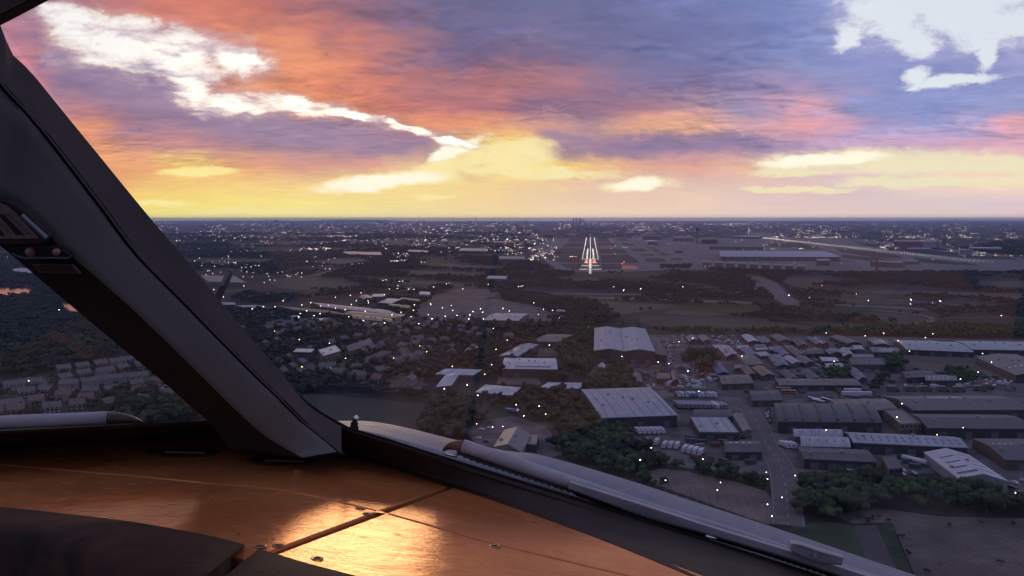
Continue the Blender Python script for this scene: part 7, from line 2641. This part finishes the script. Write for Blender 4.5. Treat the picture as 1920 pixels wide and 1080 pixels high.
for poly, n_, lab in (([(1440, 640), (1640, 650), (1640, 700), (1460, 708)], 26, 'shipping container standing among the small estate units'),
                      ([(1190, 640), (1330, 700), (1330, 735), (1200, 735)], 22, 'shipping container standing round the vehicle heap'),
                      ([(1400, 735), (1640, 735), (1650, 752), (1420, 750)], 16, 'shipping container standing behind the ribbed factory'),
                      ([(1640, 690), (1900, 700), (1900, 735), (1650, 735)], 20, 'shipping container standing in the earthen yard'),
                      ([(1290, 800), (1440, 815), (1440, 870), (1300, 870)], 12, 'shipping container standing beside the small dark grey unit'),
                      ([(1700, 850), (1830, 880), (1720, 900), (1640, 890)], 8, 'shipping container standing behind the tall tree row')):
    A = np.array([(p.x, p.y) for p in wpoly(poly)])
    got = tries = 0
    while got < n_ and tries < 2500:
        tries += 1
        x, y = rs_.uniform(min(q[0] for q in poly), max(q[0] for q in poly)), rs_.uniform(min(q[1] for q in poly), max(q[1] for q in poly))
        p = G(x, y)
        if not inside(np.array([[p.x, p.y]]), A)[0] or not free(p, 3):
            continue
        bd, rb_ = rs_.choice(CONT)
        root = empty('shipping_container', (p.x, p.y, 0.12), rs_.choice([0.1, 1.6, 0.6, 1.2]) + rs_.uniform(-0.1, 0.1))
        tag(root, lab, 'container', lab.replace('container standing', 'containers standing'))
        link('body', bd, root)
        link('ribs', rb_, root)
        excl([p + Vector((a, b, 0)) for a, b in ((-3, -3), (3, -3), (3, 3), (-3, 3))])
        got += 1

# ------------------------------------------------------------------ lamps
m_lampw = emis('lamp_glow_white', (1.0, 0.89, 0.72), 15.0)
m_lampy = emis('lamp_glow_amber', (1.0, 0.66, 0.22), 20.0)
m_pole = pm('lamp_pole_grey', (0.12, 0.12, 0.12), 0.6, var=0.1, scale=1.0, coords='World')
mb = MB()
mb.tube([(0, 0, 0), (0, 0, 7.5), (0, -0.4, 8.0), (0, -1.0, 8.1)], [0.11, 0.07, 0.06, 0.05], 6)
POLE = mb.mesh('pole', [m_pole])


def head_mesh(mat, r):
    bm = bmesh.new()
    bmesh.ops.create_icosphere(bm, subdivisions=1, radius=r)
    me = bpy.data.meshes.new('lamp_head')
    bm.to_mesh(me)
    bm.free()
    me.materials.append(mat)
    return me


HEAD = {(k, r): head_mesh(m, r) for k, m in (('w', m_lampw), ('y', m_lampy)) for r in (0.20, 0.28, 0.38)}


def street_lamp(px, py, label, group, kind='w', dz=8.0):
    """lamp whose glowing head is seen at the pixel"""
    p = G(px, py, dz)
    root = empty('street_lamp', (p.x, p.y + 1.0, 0), 0)
    tag(root, label, 'street lamp', group)
    k_ = dz / 8.0
    root.scale = (1, 1, k_)
    link('pole', POLE, root)
    r = 0.20 if p.y < 520 else (0.28 if p.y < 1000 else 0.38)
    link('lamp_head', HEAD[kind, r], root, (), (0, -1.0, 8.1))


LG = [
    ('w', 'white lamp glowing in the car park above the wiper', [(1248, 901), (1351, 905), (1345, 919), (1439, 946), (1447, 968), (1201, 862)]),
    ('w', 'white lamp glowing along the estate road beside the car park', [(1437, 886), (1439, 898), (1491, 892), (1466, 933), (1318, 861)]),
    ('w', 'white lamp glowing round the yard of the curved roof warehouse', [(1221, 840), (1200, 863), (1073, 804), (1052, 808), (1104, 734), (1310, 734)]),
    ('w', 'white lamp glowing along the front of the twin ridged warehouse', [(1145, 666), (1166, 668.5), (1116, 676), (1234, 679), (1254, 682), (1104, 613), (1030, 647)]),
    ('w', 'white lamp glowing among the small estate units', [(1299, 634), (1273, 641), (1391, 668), (1290, 696), (1564, 677.5), (1705, 658.5), (1859, 679), (1834, 698), (1801, 711), (1691, 757), (1682, 782.5), (1806, 802), (1842, 663)]),
    ('y', 'amber lamp glowing on the dotted and barrel roofed units', [(1549, 806.5), (1757, 815.5)]),
    ('w', 'white lamp glowing in the tree belt behind the estate', [(1549, 624.5), (1622, 630), (1657, 625), (1735, 633), (1749, 626), (1684, 639)]),
    ('w', 'white lamp glowing beyond the tall tree row', [(1904, 924)]),
    ('w', 'white lamp glowing on the motorway before the airport', [(1151, 538), (1170, 543), (1169, 545), (1201, 542), (1202, 541), (1280, 538), (1322, 499), (1330, 499)]),
    ('w', 'white lamp glowing on the roads before the far runway', [(1541, 535), (1606, 551.5), (1628, 563.5), (1518, 558), (1480, 554), (1479, 553), (1707, 561), (1709, 562.5), (1707, 570), (1748, 567.5), (1761.5, 564), (1764, 565), (1877.5, 592), (1578, 493), (1490, 493)]),
    ('w', 'white lamp glowing at the wood edge beside the large pale shed', [(968, 538), (972, 537), (977, 537), (980, 535.5), (1019, 580), (1036, 582), (1009.5, 590), (1049, 596), (1001, 568), (966, 597)]),
    ('w', 'white lamp glowing in the bare yard under the dark streaks', [(777, 571.5), (807, 569), (808, 571), (846, 572.5), (849, 582), (830, 577.5), (835, 593), (857, 591.5), (810, 598), (803, 590), (775, 582), (771, 594), (785, 607), (887, 584.5), (901, 579), (905, 585.5), (881, 590.5), (906, 598), (879, 598), (943, 578), (955, 583), (813, 538), (837, 532), (842, 530.5), (868, 541.5), (915.5, 533)]),
    ('y', 'amber lamp glowing among the trees under the dark streaks', [(868, 623), (925, 616), (895, 651), (787, 648.5), (951, 638), (848, 687)]),
    ('w', 'white lamp glowing round the school and pavilions', [(930, 655), (963, 667), (922, 684), (909, 702), (876, 722), (833, 729), (896, 741.5), (968, 759), (1011, 762), (1023, 777), (982, 780), (870, 798), (894, 795), (924, 801), (943, 800)]),
    ('w', 'white lamp glowing along the market sheds', [(583, 567.5), (566, 572), (601, 574), (616, 573), (627, 573), (629, 578), (647, 581), (659, 571), (667, 577), (685, 584), (735, 590.5), (752, 586), (654, 594), (681, 601), (721, 605.5), (749, 605.5), (589, 592), (575, 583), (563, 588), (516, 575), (494, 575), (473, 579), (531, 564), (691, 568), (690, 564), (668, 564), (677, 549.5), (721, 552.5), (730, 542), (745, 541), (746, 536), (749, 528), (755, 527), (718, 526), (724, 525), (766, 542), (776, 542.5), (657, 554), (629, 557.5)]),
    ('y', 'amber lamp glowing on the lanes near the window post', [(515, 621), (548, 611), (561, 637), (683, 628), (566, 688), (685, 689), (738, 672), (800, 660)]),
    ('w', 'white lamp glowing near the flat white roofed office block', [(617.5, 643.5), (648, 672), (600, 588), (560, 594)]),
    ('y', 'amber lamp glowing at the estate below the left windscreen', [(54, 714)]),
    ('w', 'white lamp glowing in the woods beyond the left windscreen', [(14, 482), (9, 487), (33, 511), (67, 522), (111, 581), (121, 582), (9, 600.5), (10.5, 637), (124, 500)]),
    ('w', 'white lamp glowing on the farm roads beside the icing rod', [(365, 491), (372, 491), (453, 501), (453, 508), (463, 510), (461, 501), (471, 500), (475, 511), (473, 519), (456, 519), (389, 508), (386, 515), (392, 508), (399, 513), (414, 511), (501, 513), (521, 511), (529, 510), (504, 518), (506, 525), (515, 525.5), (495.5, 530), (457, 536), (401, 543), (419, 557), (538, 516), (540, 519), (544, 518), (555, 515), (558, 512), (566, 512), (565, 519), (610, 504), (618, 504), (673, 494), (680, 494), (790, 491.5), (797, 491.5)]),
]
for kd, lab, lst in LG:
    for (x, y) in lst:
        street_lamp(x, y, lab, lab.replace('lamp glowing', 'lamps glowing'), kd)

# pools of light that the photo shows under a few lamps
for (x, y, z, e) in ((590, 567, 9.5, 500), (1686, 638, 10.0, 500), (1682, 783, 9.5, 350), (1859, 678, 10.5, 400), (1657, 625, 9, 900), (1747, 626, 9, 900), (1023, 777, 7, 700), (640, 575, 10.5, 450), (748, 586, 9.5, 350)):
    ld = bpy.data.lights.new('lamp_light', 'POINT')
    ld.energy = e
    ld.color = (1.0, 0.86, 0.68)
    ld.shadow_soft_size = 0.4
    lo_ = bpy.data.objects.new('lamp_light', ld)
    lo_.location = G(x, y, z)
    COL.objects.link(lo_)


# far lights, one object each kind
def light_cloud(name, pts, mat):
    """many small glowing heads in one mesh; pts = (x, y, z, r)"""
    o6 = np.array([(1, 0, 0), (-1, 0, 0), (0, 1, 0), (0, -1, 0), (0, 0, 1), (0, 0, -1)], float)
    f8 = np.array([(0, 2, 4), (2, 1, 4), (1, 3, 4), (3, 0, 4), (2, 0, 5), (1, 2, 5), (3, 1, 5), (0, 3, 5)])
    P = np.array(pts, float)
    V = (P[:, None, :3] + o6[None] * P[:, None, 3:4]).reshape(-1, 3)
    Fs = (f8[None] + np.arange(len(P))[:, None, None] * 6).reshape(-1, 3)
    me = bpy.data.meshes.new(name)
    me.from_pydata(V.tolist(), [], Fs.tolist())
    me.materials.append(mat)
    o = link(name, me)
    tag(o, kind='stuff')
    return o


rl = random.Random(21)


def lamp_at(px, py, k=1.0):
    p = G(px, py, 7)
    return (p.x, p.y, 7.0, k * (0.42 + p.y / 11000.0))


townw, towny = [], []


def sprinkle(n, x0, x1, y0, y1, dens=None, amber=0.2, k=1.0, pw=1.0, dash=0.35):
    c = 0
    while c < n:
        x = rl.uniform(x0, x1)
        y = y0 + (y1 - y0) * (rl.random() ** pw)
        if dens is not None:
            q = mnoise.fractal(Vector((x * 0.018, (y - 400) * 0.09 * (60.0 / max(6.0, y - 405)), dens)), 1.0, 2.0, 3)
            if q < rl.uniform(-0.35, 0.35):
                c += 0.25
                continue
        m_ = rl.choice([1, 1, 1, 2, 3]) if rl.random() < dash else 1
        for j in range(m_):
            (towny if rl.random() < amber else townw).append(lamp_at(x + j * rl.uniform(1.5, 4), y + rl.uniform(-0.25, 0.25), k * rl.uniform(0.6, 1.25)))
        c += 1


sprinkle(2300, -60, 1000, 416, 438, 1.0, 0.2, 1.0, 1.0)
sprinkle(800, 280, 1010, 436, 452, 2.0, 0.2, 1.0)
sprinkle(300, 300, 1000, 452, 470, 3.0, 0.22, 0.9)
sprinkle(150, 940, 1045, 444, 488, None, 0.25, 1.0)
sprinkle(80, 760, 960, 464, 474, None, 0.15, 0.9)
sprinkle(60, 730, 765, 472, 490, None, 0.25, 0.9)
sprinkle(70, 300, 700, 468, 500, 4.0, 0.2, 0.9)
sprinkle(1300, 1040, 1420, 416, 433, 5.0, 0.25, 0.9)
sprinkle(2200, 1400, 2000, 416.5, 446, 6.0, 0.3, 0.95)
sprinkle(200, 1640, 2000, 446, 466, 7.0, 0.25, 0.9)
sprinkle(60, 1780, 1960, 462, 480, None, 0.3, 0.9)
sprinkle(80, 1150, 1500, 436, 470, None, 0.25, 0.7)
sprinkle(50, 1440, 1680, 446, 470, None, 0.2, 0.7)
light_cloud('town_lights', townw, emis('town_light_white', (1.0, 0.90, 0.80), 15.0))
light_cloud('amber_town_lights', towny, emis('town_light_amber', (1.0, 0.52, 0.26), 12.0))
# runway lights
pts = []
s = 0
RW0 = 240
while s + RW0 < RL:
    for sg in (-1, 1):
        p = rw(s + RW0, sg * 27.5, 1.6)
        pts.append((p.x, p.y, p.z, 0.5 + s / 12000))
    s += 30
s = RW0
while s < RL:
    p = rw(s, 0, 1.4)
    pts.append((p.x, p.y, p.z, 0.42 + s / 12000))
    s += 24
for k in range(32):
    s = 268 + k * 30
    for sg in (-1, 1):
        for j in range(3):
            p = rw(s, sg * (9.5 + j * 2.2), 1.3)
            pts.append((p.x, p.y, p.z, 0.5))
light_cloud('runway_lights', pts, emis('runway_light', (1.0, 0.88, 0.78), 5.0))
pts = []
AP = (G(1106.3, 515) - R0).length
for k in range(int(AP / 16)):
    s = -k * 16.0 + 225
    if s < -AP:
        break
    for j in range(-2, 3):
        p = rw(s, j * 1.7, 3.0)
        pts.append((p.x, p.y, p.z, 0.3))
s = 225
while s > -AP:
    for j in (-1, 0, 1):
        p = rw(s, j * 2.2, 3.0)
        pts.append((p.x, p.y, p.z, 0.36))
    s -= 9
for px_y, hw_ in ((500.0, 24), (506.8, 30), (494.5, 20)):
    c0 = G(1106.5, px_y)
    s = (c0 - R0).dot(RD)
    for k in range(16):
        for sg in (-1, 1):
            p = rw(s, sg * (6 + (hw_ - 6) * k / 15), 3.0)
            pts.append((p.x, p.y, p.z, 0.5))
light_cloud('approach_lights', pts, emis('approach_light', (1.0, 0.90, 0.76), 3.0))
pts = []
for k in range(60):
    p = rw(245, -26 + k * 52 / 59, 1.4)
    pts.append((p.x, p.y, p.z, 0.35))
light_cloud('threshold_lights', pts, emis('threshold_green', (0.35, 0.95, 0.75), 3.0))
pts = []
for sg in (-1, 1):
    for k in range(9):
        for j in range(4):
            p = rw(40 + k * 18, sg * (9 + j * 2.4), 1.6)
            pts.append((p.x, p.y, p.z, 0.6))
for j in range(2):
    p = rw(420, -(52 + j * 7), 2)
    pts.append((p.x, p.y, p.z, 1.2))
for x, y in ((1144, 446), (1146, 448), (1147, 451), (1153, 461.5), (1155, 460.5), (1146, 466), (1153, 476), (1166, 494), (1140, 443), (1137, 440), (1135, 438), (1150, 455), (1170, 491)):
    p = G(x, y, 2)
    pts.append((p.x, p.y, 2, 1.3))
for x, y in ((1456, 452), (1467, 455), (1472, 455.5), (1500, 450), (1504, 451.5), (1537, 463.5), (1541, 463.5), (1620, 463), (1630, 463.5), (1697, 472.5), (1702, 473), (1712, 477), (1749, 487)):
    p = G(x, y, 2)
    pts.append((p.x, p.y, 2, 1.1))
light_cloud('red_airfield_lights', pts, emis('red_airfield_light', (1.0, 0.22, 0.10), 5.0))
pts = []
for j in range(2):
    p = rw(420, -(66 + j * 7), 2)
    pts.append((p.x, p.y, p.z, 1.3))
a_, b_ = G(1375, 440), G(1856, 493.5)
n_ = int((b_ - a_).length / 30)
sd2 = Vector(((b_ - a_).y, -(b_ - a_).x, 0)).normalized()
for k in range(n_):
    p = a_.lerp(b_, k / n_)
    for o_ in (-22, 22):
        q = p + sd2 * o_
        pts.append((q.x, q.y, 2.0, 0.65 + 0.9 * (1 - k / n_)))
light_cloud('far_runway_lights', pts, emis('far_runway_light', (1.0, 0.90, 0.76), 5.0))

# ------------------------------------------------------------------ far town: roofs too small to pick apart
rb = random.Random(31)
mt = [pm('far_wall_pale', (0.26, 0.25, 0.26), 0.8, var=0.2, scale=0.01, coords='World'), pm('far_wall_grey', (0.13, 0.12, 0.125), 0.8, var=0.2, scale=0.01, coords='World'), pm('far_roof_brown', (0.085, 0.070, 0.062), 0.8, var=0.2, scale=0.01, coords='World')]


def far_town(name, n, x0, x1, y0, y1, smin, smax, dens):
    mb = MB()
    c = 0
    while c < n:
        x = rb.uniform(x0, x1)
        y = rb.uniform(y0, y1)
        q = mnoise.fractal(Vector((x * 0.018, (y - 400) * 0.09 * (60.0 / max(6.0, y - 405)), dens)), 1.0, 2.0, 3)
        c += 1
        if q < rb.uniform(-0.4, 0.3):
            continue
        p = G(x, y)
        s = rb.uniform(smin, smax) * (0.6 + p.y / 9000)
        h_ = rb.uniform(5, 11) * (0.8 + p.y / 16000)
        mb.box((p.x, p.y, h_ / 2), (s, s * rb.uniform(0.4, 0.8), h_), rb.choice([0, 1, 1, 2, 2, 2]), rb.uniform(-0.5, 0.5), bottom=False)
    o = mb.build(name, mt)
    tag(o, kind='stuff')


far_town('town', 5200, -60, 1060, 417.5, 450, 18, 45, 1.0)
far_town('town', 4600, 1060, 2000, 417.5, 446, 18, 45, 6.0)
far_town('town', 700, 300, 1040, 450, 474, 12, 28, 3.0)
far_town('town', 260, 1640, 2000, 446, 470, 14, 30, 7.0)
far_town('town', 160, 950, 1050, 446, 486, 14, 40, 9.0)

# ------------------------------------------------------------------ air
hb = MB()
hb.box((0, 0, 86.0), (97000, 97000, 174.0))
hz = bpy.data.materials.new('thin_haze')
hz.use_nodes = True
t = NT(hz.node_tree)
hz.node_tree.nodes.clear()
o_ = t.n('ShaderNodeOutputMaterial')
pv = t.n('ShaderNodeVolumePrincipled', Color=(0.60, 0.70, 1.0, 1), Density=HAZE)
hz.node_tree.links.new(pv.outputs[0], o_.inputs['Volume'])
tag(hb.build('haze', hz), kind='stuff')

# ------------------------------------------------------------------ labels: number the members of small look-alike groups from the left
bpy.context.view_layer.update()
fam = {}
for o in COL.objects:
    if o.parent is None and o.get('category'):
        fam.setdefault(o['label'], []).append(o)
NUM = ORD + 'seventeenth eighteenth nineteenth twentieth'.split()
for lab, lst in fam.items():
    if not 2 <= len(lst) <= 60:
        continue
    k = (len(lst) + 19) // 20
    lst.sort(key=lambda o: o.location.y)
    cut = [lst[len(lst) * i // k:len(lst) * (i + 1) // k] for i in range(k)]
    for band, part in zip([['']], [cut]) if k == 1 else [(['near side, ', 'far side, '] if k == 2 else ['near side, ', 'middle, ', 'far side, '], cut)]:
        for w_, sub in zip(band, part):
            sub.sort(key=lambda o: project([(o.location.x, o.location.y)])[0][0])
            for i, o in enumerate(sub):
                o['label'] = '%s, %s%s from left' % (lab, w_, NUM[i])
for o in COL.objects:
    if o.parent is None and o.get('label') and len(o['label'].split()) > 16:
        print('LONG', len(o['label'].split()), o['label'])
